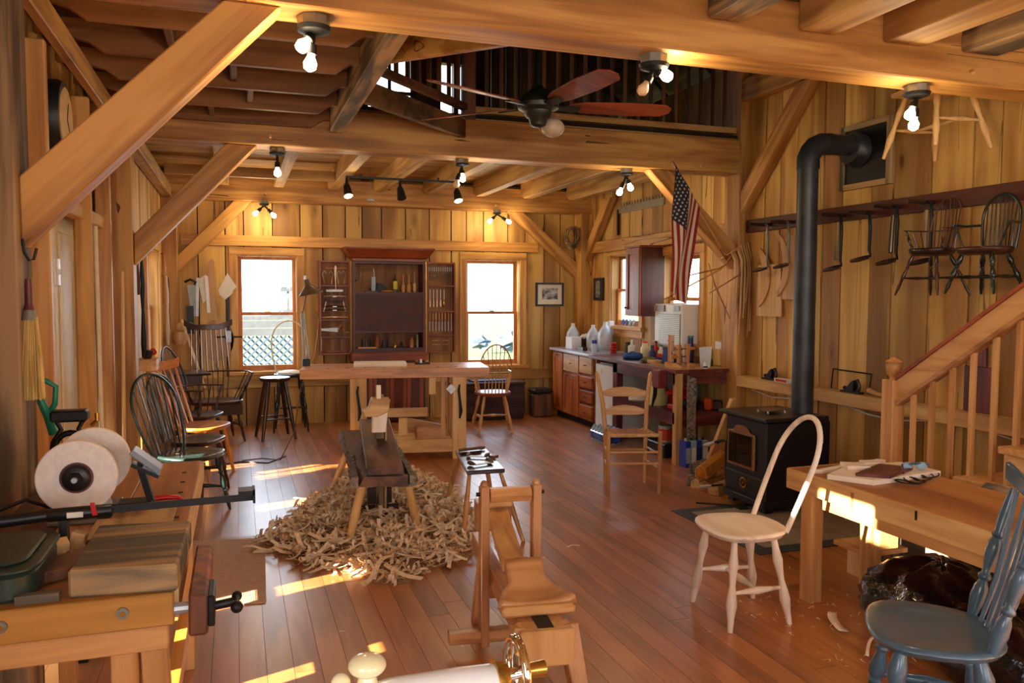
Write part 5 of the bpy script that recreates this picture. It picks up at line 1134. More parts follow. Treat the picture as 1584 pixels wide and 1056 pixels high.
# wall cabinet and air conditioner
uc = thing('wall_cabinet', 'dark red wall cabinet beside the first side window', 'cabinet', (4.3, 7.95, 1.34))
MB().bb(4.15, 4.425, 7.75, 8.07, 1.33, 2.08).build('body', 'red_z', uc)
dd = MB().bb(4.125, 4.148, 7.755, 8.065, 1.335, 2.075).build('door', 'cherry_z', uc)
for a, b in ((7.755, 7.81), (8.01, 8.065)): MB().bb(4.113, 4.125, a, b, 1.335, 2.075).build('stile', 'cherry_z', dd)
for a, b in ((1.335, 1.40), (2.01, 2.075)): MB().bb(4.113, 4.125, 7.81, 8.01, a, b).build('rail', 'cherry_y', dd)
MB().ball((4.10, 8.04, 1.42), .012, 8, 6).build('knob', 'iron', dd)
MB().bb(4.11, 4.425, 7.73, 8.09, 2.08, 2.10).build('cornice', 'cherry_y', uc)
ac = thing('air_conditioner', 'white window air conditioner with horizontal louvres in the second side window', 'air conditioner', (4.35, 7.4, 1.06))
MB().bb(4.24, 4.55, 7.06, 7.62, 1.03, 1.47).build('casing', 'white', ac, bevel=.01)
for k in range(16): MB().bb(4.228, 4.238, 7.09, 7.50, 1.06+k*.019, 1.071+k*.019).build('louvre', 'white', ac)
MB().bb(4.229, 4.24, 7.085, 7.505, 1.05, 1.37).build('grille_backing', 'galv', ac)
MB().bb(4.228, 4.24, 7.40, 7.60, 1.39, 1.455).build('vent', 'black', ac)
for k in range(6): MB().bb(4.222, 4.228, 7.40, 7.60, 1.392+k*.011, 1.396+k*.011).build('slat', 'white', ac)
MB().bb(4.226, 4.24, 7.10, 7.2, 1.40, 1.45).build('control_panel', 'galv', ac)
for k in range(9): MB().bb(4.42, 4.43, 7.82-.03*k-.52+.25, 7.84-.03*k-.52+.25, 1.06, 1.48).build('side_pleat', 'offwhite', ac) if k < 9 else None
# counter clutter
def jug(x, y, z, s_, lab):
    t = thing('water_jug', lab, 'jug', (x, y, z)); r = .075*s_
    MB().tube([(x, y, z), (x, y, z+.01), (x, y, z+.16*s_), (x, y, z+.21*s_), (x, y, z+.245*s_)], [r*.93, r, r, r*.6, r*.28], 12).build('body', 'jug', t, smooth=50)
    MB().tube([(x, y, z+.245*s_), (x, y, z+.275*s_)], .022*s_, 10).build('cap', 'white', t)
    MB().tube([(x-r*.3, y-r*.7, z+.21*s_), (x-r*.8, y-r*.75, z+.19*s_), (x-r*.9, y-r*.4, z+.12*s_)], .010, 6).build('handle', 'jug', t, smooth=50); return t
CZ = .886
jug(4.10, 9.50, CZ, 1.12, 'translucent jug at the far end of the counter behind the white box')
jug(4.28, 8.92, CZ, 1.25, 'big pale jug on the counter just behind the small water bottle')
jug(4.20, 9.10, CZ, 1.1, 'half hidden jug with a dark cap at the back of the counter')
solo(MB().bb(3.93, 4.06, 9.14, 9.34, CZ, CZ+.15), 'tissue_box', 'white', 'white box on the counter in front of the far jug', 'box', bevel=.004)
t = thing('basket', 'dark basket lined with white cloth on the counter', 'basket', (4.2, 9.27, CZ)); MB().tube([(4.24, 9.28, CZ), (4.24, 9.28, CZ+.13)], [.10, .125], 16).build('body', 'walnut_y', t, smooth=50)
m = MB().ball((4.24, 9.28, CZ+.14), (.135, .13, .045), 14, 8); rr_ = random.Random(8); m.v = [v+V((0, 0, rr_.uniform(-.012, .012))) for v in m.v]; m.build('cloth', 'paper', t, smooth=70)
solo(MB().bb(3.94, 4.0, 8.83, 8.98, CZ, CZ+.04), 'small_box', 'walnut_y', 'small dark box with a pale end on the counter edge', 'box')
solo(MB().bb(4.02, 4.12, 8.72, 8.82, CZ, CZ+.06), 'cup', 'frost', 'small blue plastic tub on the counter behind the water bottle', 'tub', bevel=.01)
t = thing('water_bottle', 'small clear water bottle with a blue label at the counter edge', 'bottle', (3.93, 8.48, CZ))
MB().lathe((3.93, 8.48, CZ), (3.93, 8.48, CZ+.21), [(0, .03), (.05, .032), (.62, .032), (.85, .013), (.94, .012), (1, .012)], 14).build('body', 'jug', t, smooth=50); MB().lathe((3.93, 8.48, CZ+.11), (3.93, 8.48, CZ+.15), [(0, .0325), (1, .0325)], 14).build('label', 'bluep', t, smooth=50)
t = thing('jar', 'red ribbed canister where the counter meets the red workbench', 'jar', (4.12, 8.36, CZ))
for k in range(4): MB().lathe((4.12, 8.36, CZ+k*.032), (4.12, 8.36, CZ+.03+k*.032), [(0, .03), (.3, .04), (.7, .04), (1, .03)], 12).build('rib', 'red', t, smooth=50)
BZ = .881
def bottle(x, y, hh, r, mat, lab, cap='black', cat='bottle', neck=.45, grp='bottles on the red workbench'):
    t = thing('bottle', lab, cat, (x, y, BZ), grp); MB().lathe((x, y, BZ), (x, y, BZ+hh), [(0, r*.92), (.04, r), (.68, r), (.82, r*neck), (1, r*neck)], 12).build('body', mat, t, smooth=50); MB().lathe((x, y, BZ+hh), (x, y, BZ+hh+.022), [(0, r*neck*1.1), (1, r*neck)], 10).build('cap', cap, t, smooth=50)
bottle(4.22, 8.20, .12, .034, 'darkgreen', 'dark glass jar beside the red canister', neck=.8)
bottle(4.18, 8.02, .16, .045, 'white', 'white squeeze bottle in the row behind the blue rag', 'white', neck=.3)
bottle(4.26, 7.86, .13, .03, 'darkblue', 'narrow navy bottle right of the white squeeze bottle')
bottle(4.18, 7.72, .16, .045, 'cream', 'cream coloured bottle in the middle of the row on the red workbench', 'orangep', neck=.7)
bottle(4.22, 7.55, .17, .03, 'red', 'red bottle with a white patch right of the cream bottle')
bottle(4.20, 7.40, .14, .035, 'white', 'small white bottle with a green cap behind the navy bottle', 'green')
bottle(4.05, 7.32, .14, .04, 'darkblue', 'navy blue pot standing before the stacked boxes')
bottle(4.30, 7.10, .26, .022, 'white', 'tall slim white tube in front of the air conditioner', 'white', neck=.95)
bottle(4.32, 7.02, .25, .028, 'darkblue', 'tall dark printed tube beside the slim white tube', 'green', neck=.9)
rag = MB().ball((3.98, 7.62, BZ+.03), (.10, .12, .045), 12, 8); rr_ = random.Random(5); rag.v = [v+V((rr_.uniform(-.015, .015), rr_.uniform(-.015, .015), rr_.uniform(-.012, .012) if v.z > BZ+.01 else 0)) for v in rag.v]
for v in rag.v: v.z = max(v.z, BZ+.001)
solo(rag, 'rag', plain('blue_cloth', srgb(40, 80, 150), .8, noise=.3), 'crumpled blue cloth at the front of the red workbench', 'cloth', smooth=60)
gl = MB().ball((3.94, 7.18, BZ+.025), (.09, .07, .03), 12, 8); gl.v = [v+V((rr_.uniform(-.012, .012), rr_.uniform(-.012, .012), rr_.uniform(-.008, .008))) for v in gl.v]
for v in gl.v: v.z = max(v.z, BZ+.001)
solo(gl, 'work_glove', plain('olive_glove', srgb(110, 116, 60), .8, noise=.4), 'olive green work glove on the red workbench', 'glove', smooth=60)
solo(MB().bb(3.88, 4.0, 6.98, 7.12, BZ, BZ+.035), 'wood_scrap', 'mp_y', 'rough pale wood scrap beside the olive glove', 'scrap', bevel=.004)
for k, (x0, x1, y0, y1, z0, z1, m, lab) in enumerate(((4.1, 4.3, 7.12, 7.34, .0, .04, 'bluep', 'blue box at the bottom of the stack on the red workbench'), (4.1, 4.3, 7.14, 7.32, .041, .075, 'orangep', 'orange box in the middle of the stack on the red workbench'), (4.12, 4.3, 7.13, 7.33, .076, .11, 'paper', 'pale box on top of the stack on the red workbench'))):
    solo(MB().bb(x0, x1, y0, y1, BZ+z0, BZ+z1), 'small_box', m, lab, 'box', 'stacked boxes on the red workbench', bevel=.003)
solo(MB().prism([(0, 0), (.12, 0), (.10, .17), (.02, .17)], (4.0, 6.98, BZ), (.3, -1, 0), (0, 0, 1), .04), 'paper_bag', 'darkblue', 'blue and black paper bag left of the wooden clamps', 'bag')
def clamp(x, y, rz, tilt, lab, h=.26):
    t = thing('handscrew_clamp', lab, 'clamp', (x, y, BZ)); ca, sa = math.cos(rz), math.sin(rz)
    def q(a, b, z): return V((x+ca*a-sa*b, y+sa*a+ca*b, BZ+z))
    for a, tl in ((-.055, -tilt), (.055, tilt)):
        mb = MB(); p = [q(a-.018, -.018, 0.05), q(a+.018, -.018, .0), q(a+.018, .018, .0), q(a-.018, .018, .05), q(a-.02+tl, -.018, h), q(a+.02+tl, -.018, h), q(a+.02+tl, .018, h), q(a-.02+tl, .018, h)]
        mb.add(p, [(3, 2, 1, 0), (4, 5, 6, 7), (0, 1, 5, 4), (1, 2, 6, 5), (2, 3, 7, 6), (3, 0, 4, 7)]); mb.build('jaw', 'honey_z', t, bevel=.003)
    for z, s_ in ((h*.48, 1), (h*.8, -1)):
        MB().tube([q(-.09, 0, z), q(.09, 0, z)], .005, 6).build('screw', 'iron', t); MB().lathe(q(s_*-.09, 0, z), q(s_*-.17, 0, z), [(0, .010), (.5, .017), (1, .012)], 10).build('handle', 'orange_x', t, smooth=50)
clamp(3.92, 6.72, 1.2, .0, 'large wooden handscrew clamp standing at the left on the red workbench', .30)
clamp(3.95, 6.55, .35, .01, 'smaller wooden handscrew clamp standing in front of the larger one', .22)
solo(MB().prism([(0, 0), (.2, 0), (.16, .03), (.04, .055), (0, .05)], (3.83, 6.66, BZ), (.5, -1, 0), (0, 0, 1), .02), 'wood_pattern', 'mp_x', 'pale wooden blank lying by the clamps', 'blank', bevel=.003)
solo(MB().bb(3.93, 3.99, 6.40, 6.45, BZ, BZ+.045), 'wood_block', 'honey_x', 'tiny block at the near right corner of the red workbench', 'block')
solo(MB().prism([(0, 0), (.09, 0), (.12, .2), (.0, .19)], (4.12, 6.52, BZ), (1, -.3, 0), (0, .15, 1), .015), 'plastic_bag', 'jug', 'clear plastic bag of parts leaning right of the clamps', 'bag')
t = thing('glass_jar', 'glass jar with dark contents at the right end of the red workbench', 'jar', (4.27, 6.62, BZ)); MB().lathe((4.27, 6.62, BZ), (4.27, 6.62, BZ+.17), [(0, .05), (.8, .05), (1, .042)], 14).build('body', glassy('jar_glass', (.85, .8, .75, 1), .12), t, smooth=50); MB().lathe((4.27, 6.62, BZ+.004), (4.27, 6.62, BZ+.07), [(0, .044), (1, .044)], 12).build('contents', 'brown_x', t)
t = thing('glue_bottle', 'small white bottle with a dark band at the right corner of the red workbench', 'bottle', (4.10, 6.40, BZ)); MB().lathe((4.10, 6.40, BZ), (4.10, 6.40, BZ+.07), [(0, .02), (.7, .02), (.8, .012), (1, .012)], 12).build('body', 'white', t, smooth=50); MB().lathe((4.10, 6.40, BZ+.01), (4.10, 6.40, BZ+.025), [(0, .0205), (1, .0205)], 12).build('band', 'black', t)
solo(MB().bb(4.33, 4.42, 6.5, 6.6, BZ+.17, BZ+.24), 'note_pad', 'white', 'white note block fixed on the wall above the glass jar', 'pad')
solo(MB().bb(3.80, 4.3, 6.37, 7.0, BZ-.001+.001, BZ+.004), 'thin_board', 'mp_y', 'thin pale board under the clamps on the red workbench', 'board')
t = thing('drill_charger', 'dark red tool case hanging at the front corner of the red workbench', 'tool', (3.71, 6.55, .58)); MB().bb(3.66, 3.75, 6.48, 6.62, .70, .87).build('case', plain('dark_red_case', srgb(112, 30, 34), .4), t, bevel=.012); MB().tube([(3.70, 6.62, .70), (3.72, 6.66, .62), (3.70, 6.68, .50)], [.02, .02, .008], 8).build('chuck', 'iron', t, smooth=50)
t = thing('yellow_jug', 'tall yellow and white container on the low shelf of the red workbench', 'container', (3.92, 6.95, .48)); MB().tube([(3.92, 6.95, .481), (3.92, 6.95, .60), (3.92, 6.95, .70), (3.92, 6.95, .73)], [.09, .10, .08, .04], 14).build('body', plain('pale_yellow', srgb(206, 200, 130), .4), t, smooth=50)
for k, (x, y, sx2, sy2, hz2, m, lab) in enumerate(((3.9, 6.62, .08, .12, .05, 'red', 'bright red box at the front of the low shelf'), (4.05, 6.56, .14, .1, .10, 'black', 'black tool case on the low shelf behind the red box'), (4.12, 6.85, .16, .2, .12, 'red', 'heap of red hose on the low shelf'), (4.2, 6.5, .07, .07, .11, 'orangep', 'orange power tool at the right of the low shelf'), (4.31, 6.5, .12, .1, .09, 'walnut_x', 'brown boxes with orange labels at the right end of the low shelf'), (3.95, 7.3, .2, .3, .08, 'paper', 'white folded sack at the left of the low shelf'))):
    m_ = MB().box((x, y, .481+hz2/2), (sx2, sy2, hz2), .2*k); solo(m_, ('box', 'tool_case', 'hose_heap', 'power_tool', 'carton', 'folded_sack')[k], m, lab, 'box' if k != 3 else 'tool', bevel=.012)
for k in range(4):
    m_ = MB().tube([(4.02+.12*math.cos(q*.5+k)+.02*k, 6.75+.10*math.sin(q*.5+k), .62+.012*k+.01*math.sin(q)) for q in range(12)], .012, 6)
    solo(m_, 'hose', 'red', ('lowest', 'second', 'third', 'topmost')[k]+' loop of red hose on the low shelf', 'hose', 'loops of red hose', smooth=50)
t = thing('bottled_water_pack', 'blue shrink-wrapped pack of bottled water on the floor before the fridge', 'pack', (3.72, 7.75, 0))
for i in range(5):
    for j in range(3): MB().lathe((3.63+j*.06, 7.35+i*.075+.15, .002), (3.63+j*.06, 7.35+i*.075+.15, .17), [(0, .033), (.75, .035), (.93, .016), (1, .014)], 9).build('bottle', 'frost', t, smooth=50)
wr = MB().bb(3.59, 3.785, 7.45, 7.86, .004, .13); wr.build('wrap', plain('blue_wrap', srgb(24, 60, 140), .2, noise=.9, nscale=12, coat=.6), t, bevel=.03)
t = thing('paint_can', 'paint can with a rust-red label on the floor under the red workbench', 'can', (3.95, 6.85, .12)); MB().lathe((3.95, 6.85, .13), (3.95, 6.85, .29), [(0, .07), (1, .07)], 16).build('body', 'steel', t, smooth=50); MB().lathe((3.95, 6.85, .15), (3.95, 6.85, .26), [(0, .0715), (1, .0715)], 16).build('label', 'orangep', t, smooth=50)
solo(MB().bb(3.85, 4.15, 6.7, 7.1, .0, .129), 'crate', 'black', 'low black crate under the paint can beneath the red workbench', 'crate', bevel=.01)
bc2 = thing('storage_chest', 'long dark chest under the right back window behind the slender armchair', 'chest', (3.0, 9.6, 0))
MB().bb(2.62, 3.40, 9.42, 9.78, .0, .44).build('body', 'walnut_x', bc2, bevel=.006); MB().bb(2.60, 3.42, 9.40, 9.79, .44, .47).build('lid', 'walnut_x', bc2, bevel=.006)
solo(MB().bb(2.75, 3.25, 9.5, 9.7, .47, .49), 'tray', 'darkblue', 'flat dark tray on the chest under the right back window', 'tray')
tcn_ = thing('waste_bin', 'brown waste bin with a dark lid beside the chest at the back wall', 'bin', (3.68, 9.55, 0))
MB().bb(3.56, 3.80, 9.45, 9.68, 0, .30).build('body', 'brown_z', tcn_, bevel=.02); MB().bb(3.55, 3.81, 9.44, 9.69, .30, .36).build('lid', 'black', tcn_, bevel=.02)
solo(MB().bb(4.36, 4.42, 8.95, 9.02, 1.06, 1.24), 'spray_bottle', 'white', 'narrow white holder on the wall left of the side window', 'holder')
for k in range(4): solo(MB().box((4.40, 8.40+k*.09, 1.235), (.012, .05, .06), 0, R=Matrix.Rotation(.7, 3, 'X')), 'sill_ornament', 'galv' if k < 2 else 'bluep', ('leftmost', 'second', 'third', 'rightmost')[3-k]+' small shape on the sill of the first side window', 'ornament', 'row of small shapes on the window sill')
# ------------------------------------------------------------------ pictures, saw, wreath, flag
pic = thing('framed_print', 'black framed landscape print on the back wall right of the window', 'picture', (3.91, 9.87, 1.41))
for a in ((3.72, 3.745, 1.41, 1.72), (4.09, 4.115, 1.41, 1.72)): MB().bb(a[0], a[1], 9.85, 9.878, a[2], a[3]).build('frame_side', 'black', pic)
for a in ((1.41, 1.435), (1.695, 1.72)): MB().bb(3.745, 4.09, 9.85, 9.878, a[0], a[1]).build('frame_side', 'black', pic)
MB().bb(3.745, 4.09, 9.862, 9.866, 1.435, 1.695).build('mat', 'paper', pic)
def photo_mat(name):
    m, t, b = new_mat(name); n = t.nodes; L = t.links; tcn = n.new('ShaderNodeTexCoord'); no = n.new('ShaderNodeTexNoise'); no.inputs['Scale'].default_value = 14; no.inputs['Detail'].default_value = 6
    L.new(tcn.outputs['Object'], no.inputs['Vector']); r = n.new('ShaderNodeValToRGB'); L.new(no.outputs['Fac'], r.inputs[0]); r.color_ramp.elements[0].position = .42; r.color_ramp.elements[0].color = (.01, .01, .012, 1)
    r.color_ramp.elements[1].position = .62; r.color_ramp.elements[1].color = (.5, .5, .5, 1); L.new(r.outputs[0], b.inputs['Base Color']); b.inputs['Roughness'].default_value = .3; return m
PM = photo_mat('grey_photograph')
MB().bb(3.81, 4.03, 9.858, 9.862, 1.50, 1.65).build('photograph', PM, pic)
pc2 = thing('framed_photo', 'narrow dark framed photograph on the right wall by the corner post', 'picture', (4.42, 9.41, 1.49))
MB().bb(4.405, 4.43, 9.27, 9.55, 1.49, 1.78).build('frame', 'black', pc2); MB().bb(4.402, 4.406, 9.35, 9.47, 1.53, 1.74).build('photograph', plain('pale_figure_photo', srgb(130, 126, 120), .4, noise=.7, nscale=20), pc2)
sw_ = thing('bow_saw_blade', 'old toothed saw frame hanging high on the right wall above the side window', 'saw', (4.41, 8.35, 2.28))
MB().bb(4.41, 4.422, 7.76, 8.86, 2.545, 2.63).build('blade', 'galv', sw_)
for k in range(15): MB().prism([(0, 0), (.03, 0), (.015, .04)], (4.412, 7.80+k*.07, 2.63), (0, 1, 0), (0, 0, 1), .008).build('tooth', 'galv', sw_)
MB().bb(4.40, 4.424, 8.85, 8.875, 2.29, 2.6).build('handle', 'iron', sw_)
wt = thing('wreath', 'coiled dried vine wreath hanging beside the far right corner post', 'wreath', (4.12, 9.62, 2.15)); rr_ = random.Random(2)
for k in range(7):
    pts = [(4.12+(.075+.012*rr_.uniform(-1, 1))*math.cos(2*PI*i/16)*1.0, 9.60+.02*k-.05, 2.30+(.13+.015*rr_.uniform(-1, 1))*math.sin(2*PI*i/16)) for i in range(16)]
    MB().tube(pts, .012, 5, closed=True).build('vine', 'grey_x' if k % 2 else 'old_x', wt, smooth=60)
fg = thing('flag', 'striped flag with white stars hanging from a wooden pole on the wall post', 'flag', (3.7, 5.95, 1.45))
P0, P1 = V((3.42, 5.88, 2.66)), V((4.19, 6.25, 1.93)); MB().tube([P0, P1], [.010, .012], 8).build('pole', 'tan_x', fg, smooth=50)
MB().tube([P1-V((.04, 0, -.05)), P1+V((.05, .03, -.06))], .018, 8).build('bracket', 'brass', fg)
RED = plain('flag_red', srgb(150, 24, 34), .8, noise=.08); WHT = plain('flag_white', srgb(226, 206, 168), .8, noise=.05); NAVY = plain('flag_navy', srgb(34, 38, 60), .8, noise=.1)
# hoist runs down the pole (u), fly hangs down (v); cloth gathers towards the bottom
def flag_pt(s_, t):
    a = P0.lerp(P1, .03+.45*s_); L_ = 1.10-.22*s_; squeeze = .66*t
    x = a.x*(1-squeeze)+(3.425+.12*s_)*squeeze; z = a.z-L_*t*(1-.05*t)
    y = a.y+.045*math.sin(s_*9+t*3.0)*min(1, t*2+.15)+.03*math.sin(t*7+s_*4)*t-.02
    return V((x, y, z))
nst = 13
for k in range(nst):
    s0, s1_ = k/nst, (k+1)/nst; t0 = .0 if s0 >= 7/13-1e-6 else .40
    m_ = MB().sheet(lambda a, b: flag_pt(s0+(s1_-s0)*a, t0+(1-t0)*b), 3, 26); m_.build('stripe', RED if k % 2 == 0 else WHT, fg, smooth=70)
MB().sheet(lambda a, b: flag_pt(7/13*a, .40*b), 14, 14).build('canton', NAVY, fg, smooth=70)
for r_ in range(9):
    for c_ in range(6 if r_ % 2 == 0 else 5):
        a = (c_+.5+(0 if r_ % 2 == 0 else .5))/6; b = (r_+.6)/9.3; p = flag_pt(7/13*a, .40*b); e1 = (flag_pt(7/13*a+.01, .40*b)-p).normalized(); e2 = (flag_pt(7/13*a, .40*b+.01)-p).normalized(); n_ = e1.cross(e2).normalized()
        if n_.y > 0: n_ = -n_
        e2 = n_.cross(e1)
        for side in (1, -1):
            mb = MB(); mb.v = [p+n_*.003*side+(e1*math.cos(PI/2+PI*q/5)+e2*math.sin(PI/2+PI*q/5))*(.013 if q % 2 == 0 else .0055) for q in range(10)]; mb.f = [tuple(range(10))]; mb.build('star', WHT, fg)
# bent strips on the wall post
rr_ = random.Random(3)
for k in range(10):
    y = 6.22+rr_.uniform(-.02, .02); x = 4.22+k*.021; L_ = rr_.uniform(.35, .8)
    pts = [(x-.05+.02*k*.3, y+.12, 1.88+.015*k), (x, y, 1.95+.01*k), (x+.03, y-.02, 1.88), (x+.035+.01*math.sin(k), y-.02, 1.75), (x+.02, y-.02, 1.92-L_)]
    t = solo(MB().tube(pts, [.007, .008, .008, .008, .006], 6), 'bent_strip', ('pine_z', 'honey_z', 'mp_z')[k % 3], ('first', 'second', 'third', 'fourth', 'fifth', 'sixth', 'seventh', 'eighth', 'ninth', 'tenth')[k]+' curved ash strip from the left, draped on the flag post', 'strip', 'bent strips on the flag post', smooth=50)
for k, (p, q, r_) in enumerate((((3.55, 6.3, 1.50), (4.15, 6.25, 1.80), (4.28, 6.2, 1.98)), ((3.75, 6.28, 1.72), (4.1, 6.22, 1.80), (4.3, 6.2, 1.9)), ((4.05, 6.3, 1.85), (4.1, 6.27, 1.65), (4.25, 6.25, 1.35)), ((4.0, 6.2, 1.58), (4.3, 6.18, 1.75), (4.32, 6.2, 1.9)))):
    solo(MB().tube([p, q, r_], [.005, .008, .007], 6), 'bent_strip', 'tan_x', ('long thin', 'short thin', 'downward', 'low curved')[k]+' stick poking out left of the flag post', 'strip', smooth=50)
# ------------------------------------------------------------------ right wall: peg rail, braces, patterns, shelf
pr_ = thing('peg_rail', 'long dark red board along the right wall carrying cranked tools', 'rail', (4.41, 4.5, 2.12)); MB().bb(4.405, 4.43, 2.2, 6.26, 2.13, 2.245).build('board', 'red_y', pr_, bevel=.003)
def bit_brace(y, z0, z1, m, lab, thick=False):
    t = thing('bit_brace', lab, 'tool', (4.36, y, z1-.05)); x = 4.33
    MB().lathe((4.40, y, z0+.035), (4.20, y+.03, z0+.035), [(0, .014), (.5, .02), (1, .012)], 8).build('head', 'walnut_x', t, smooth=50)
    MB().tube([(x+.01, y, z0+.035), (x, y-.04, z0+.02), (x, y-.05, z0-.08), (x, y-.045, z1+.06), (x, y-.06, z1+.02), (x-.03, y-.01, z1+.01)], [.010, .011, .013, .011, .010, .009], 8).build('crank', m, t, smooth=50)
    MB().lathe((x-.0, y-.04, z1+.01), (x-.03, y+.10, z1-.015), [(0, .014), (.5, .019), (1, .012)], 8).build('handle', 'walnut_x', t, smooth=50)
    if thick: MB().bar((x, y-.01, z0-.02), (x-.005, y+.0, z1+.06), .03, .022, up=(1, 0, 0)).build('wooden_side', thick, t, bevel=.006)
bit_brace(5.88, 2.14, 1.79, 'galv', 'first cranked brace from the corner post on the red rail'); bit_brace(5.60, 2.14, 1.81, 'galv', 'second cranked brace from the corner post, left of the stove pipe')
bit_brace(4.99, 2.14, 1.77, 'iron', 'tall brace with a whitened side, first right of the stove pipe', 'grey_z'); bit_brace(4.70, 2.13, 1.83, 'iron', 'small plain cranked brace, second right of the stove pipe')
bit_brace(4.45, 2.15, 1.80, 'iron', 'dark wooden sided brace in the middle of the right part of the rail', 'walnut_z'); bit_brace(4.16, 2.15, 1.79, 'iron', 'brace with a peeling bark side next to the small hanging chairs', 'grey_z')
def cres(y, z, R_, th, a0, a1, lab, m='mp_z', base=None):
    t = thing('curved_pattern', lab, 'pattern', (4.40, y, z-R_*.6)); n = 14; out = []; inn = []
    for i in range(n+1):
        a = a0+(a1-a0)*i/n; w_ = th*(.45+.55*math.sin(PI*i/n)); out.append((y+.18-(R_)*math.cos(a)*1.0, z+R_*math.sin(a))); inn.append((y+.18-(R_-w_)*math.cos(a), z+(R_-w_)*math.sin(a)))
    MB().prism(out+inn[::-1], (4.385, 0, 0), (0, 1, 0), (0, 0, 1), .018).build('curve', m, t)
    return t
cres(5.985, 1.72, .30, .10, -1.05, 1.05, 'large crescent wooden pattern hung at the left under the red rail'); cres(5.75, 1.82, .32, .08, -1.0, 1.0, 'narrower crescent wooden pattern left of the stove pipe')
solo(MB().prism([(0, 0), (.34, 0), (.33, .45), (.02, .45)], (4.40, 5.72, 1.38), (0, 1, 0), (0, 0, 1), .012), 'template_board', 'pine_z', 'flat pale template board hanging behind the large crescent', 'board'); solo(MB().prism([(0, 0), (.19, 0), (.17, .52), (.05, .54)], (4.398, 5.52, 1.53), (0, 1, 0), (0, 0, 1), .010), 'template_board', 'mp_z', 'smaller template board behind the narrow crescent', 'board')
solo(MB().prism([(0, 0), (.2, 0), (.16, .55), (.02, .6)], (4.420, 5.52, 1.52), (0, 1, 0), (0, 0, 1), .010), 'template_board', 'mp_z', 'smaller template board behind the narrow crescent', 'board') if False else None
sf = thing('wall_shelf', 'thick low wooden shelf along the right wall behind the stove pipe and stairs', 'shelf', (4.38, 4.8, .72)); MB().bb(4.31, 4.43, 2.2, 6.22, .735, .83).build('board', 'pine_y', sf, bevel=.004)
solo(MB().tube([(4.40, 6.1-.28*i, .71-.035*math.sin(i*1.4)) for i in range(13)], .006, 6), 'wall_cable', 'paper', 'thin white cable sagging below the wall shelf', 'cable', smooth=50)
def iron_plane(y, lab, s_=1.0):
    t = thing('iron_plane', lab, 'plane', (4.37, y, .83)); x0, x1 = 4.345, 4.395
    MB().bb(x0, x1, y-.10*s_, y+.10*s_, .83, .845).build('sole', 'iron', t, bevel=.002); MB().prism([(y-.03, .845), (y+.06, .845), (y-.01, .92*1.0), (y-.035, .93)], (x0+.005, 0, 0), (0, 1, 0), (0, 0, 1), .04).build('frog', 'iron', t)
    MB().tube([(4.37, y-.06*s_, .845), (4.37, y-.075*s_, .89), (4.37, y-.05*s_, .935)], [.016, .012, .014], 8).build('tote', 'walnut_z', t, smooth=50); MB().ball((4.37, y+.075*s_, .862), .016, 8, 6).build('knob', 'walnut_z', t, smooth=60)
iron_plane(5.80, 'iron plane nearest the corner post on the wall shelf'); iron_plane(5.42, 'iron plane close behind the stove pipe on the wall shelf', .7); iron_plane(4.83, 'iron plane under the small frame saw on the wall shelf')
t = thing('matchbox', 'long white and red matchbox on the wall shelf left of the pipe', 'box', (4.34, 5.60, .83)); MB().bb(4.315, 4.37, 5.50, 5.68, .831, .862).build('sleeve', 'paper', t); MB().bb(4.313, 4.315, 5.52, 5.66, .837, .857).build('print', 'red', t)
t = thing('frame_saw', 'small iron frame saw standing on the wall shelf right of the pipe', 'saw', (4.40, 4.95, .83)); MB().tube([(4.41, 5.10, .835), (4.41, 5.08, .99), (4.41, 4.68, .985), (4.41, 4.70, .835)], .006, 6).build('frame', 'iron', t)
solo(MB().tube([(4.37, 4.66, .87), (4.37, 4.58, .852), (4.37, 4.40, .846), (4.37, 4.30, .85)], [.022, .016, .012, .014], 8), 'spoon_blank', 'mp_y', 'pale curved handle blank lying on the wall shelf near the newel', 'blank', smooth=50)
cb_ = thing('cutting_board', 'reddish cutting board with a handle leaning on the wall behind the balusters', 'board', (4.41, 3.75, .83)); MB().bb(4.385, 4.41, 3.66, 3.87, .831, 1.12).build('panel', 'mar_z', cb_, bevel=.004); MB().bb(4.385, 4.41, 3.72, 3.78, 1.12, 1.26).build('handle', 'mar_z', cb_, bevel=.004)
# ------------------------------------------------------------------ STAIRS
stp = thing('staircase', 'wooden staircase along the right wall with square balusters and a turned newel', 'stairs', (3.9, 3.2, 0))
rise, run_, y_s = .205, .255, 3.66
for k in range(8):
    y1 = y_s-k*run_; z = rise*(k+1)
    if k < 5: MB().bb(3.55, 4.28, y1-run_-.02, y1+.03, z-.035, z).build('tread', 'honey_x', stp, bevel=.004)
    if k < 5: MB().bb(3.56, 4.28, y1-.02, y1, z-rise+.0, z-.035).build('riser', 'pine_x', stp); MB().bb(3.575, 3.595, y1-run_, y1-.02, z-.26, z-.035).build('side_panel', 'pine_y', stp)
MB().prism([(3.70, .001), (3.45, .001), (2.25, .80), (2.25, 1.0), (3.60, .14)], (3.535, 0, 0), (0, 1, 0), (0, 0, 1), .03).build('stringer', 'grey_y', stp)
nw = MB().bb(3.605, 3.695, 3.655, 3.745, 0, 1.07).build('newel_post', 'honey_z', stp, bevel=.004)
MB().lathe((3.65, 3.70, 1.065), (3.65, 3.70, 1.20), [(0, .03), (.08, .022), (.18, .024), (.25, .038), (.6, .044), (.78, .044), (.82, .05), (.9, .03), (1, .006)], 16).build('finial', 'honey_z', nw, smooth=50)
slp = (1.492-.945)/(3.681-2.892); 
def rz_(y): return 1.0+(3.66-y)*slp
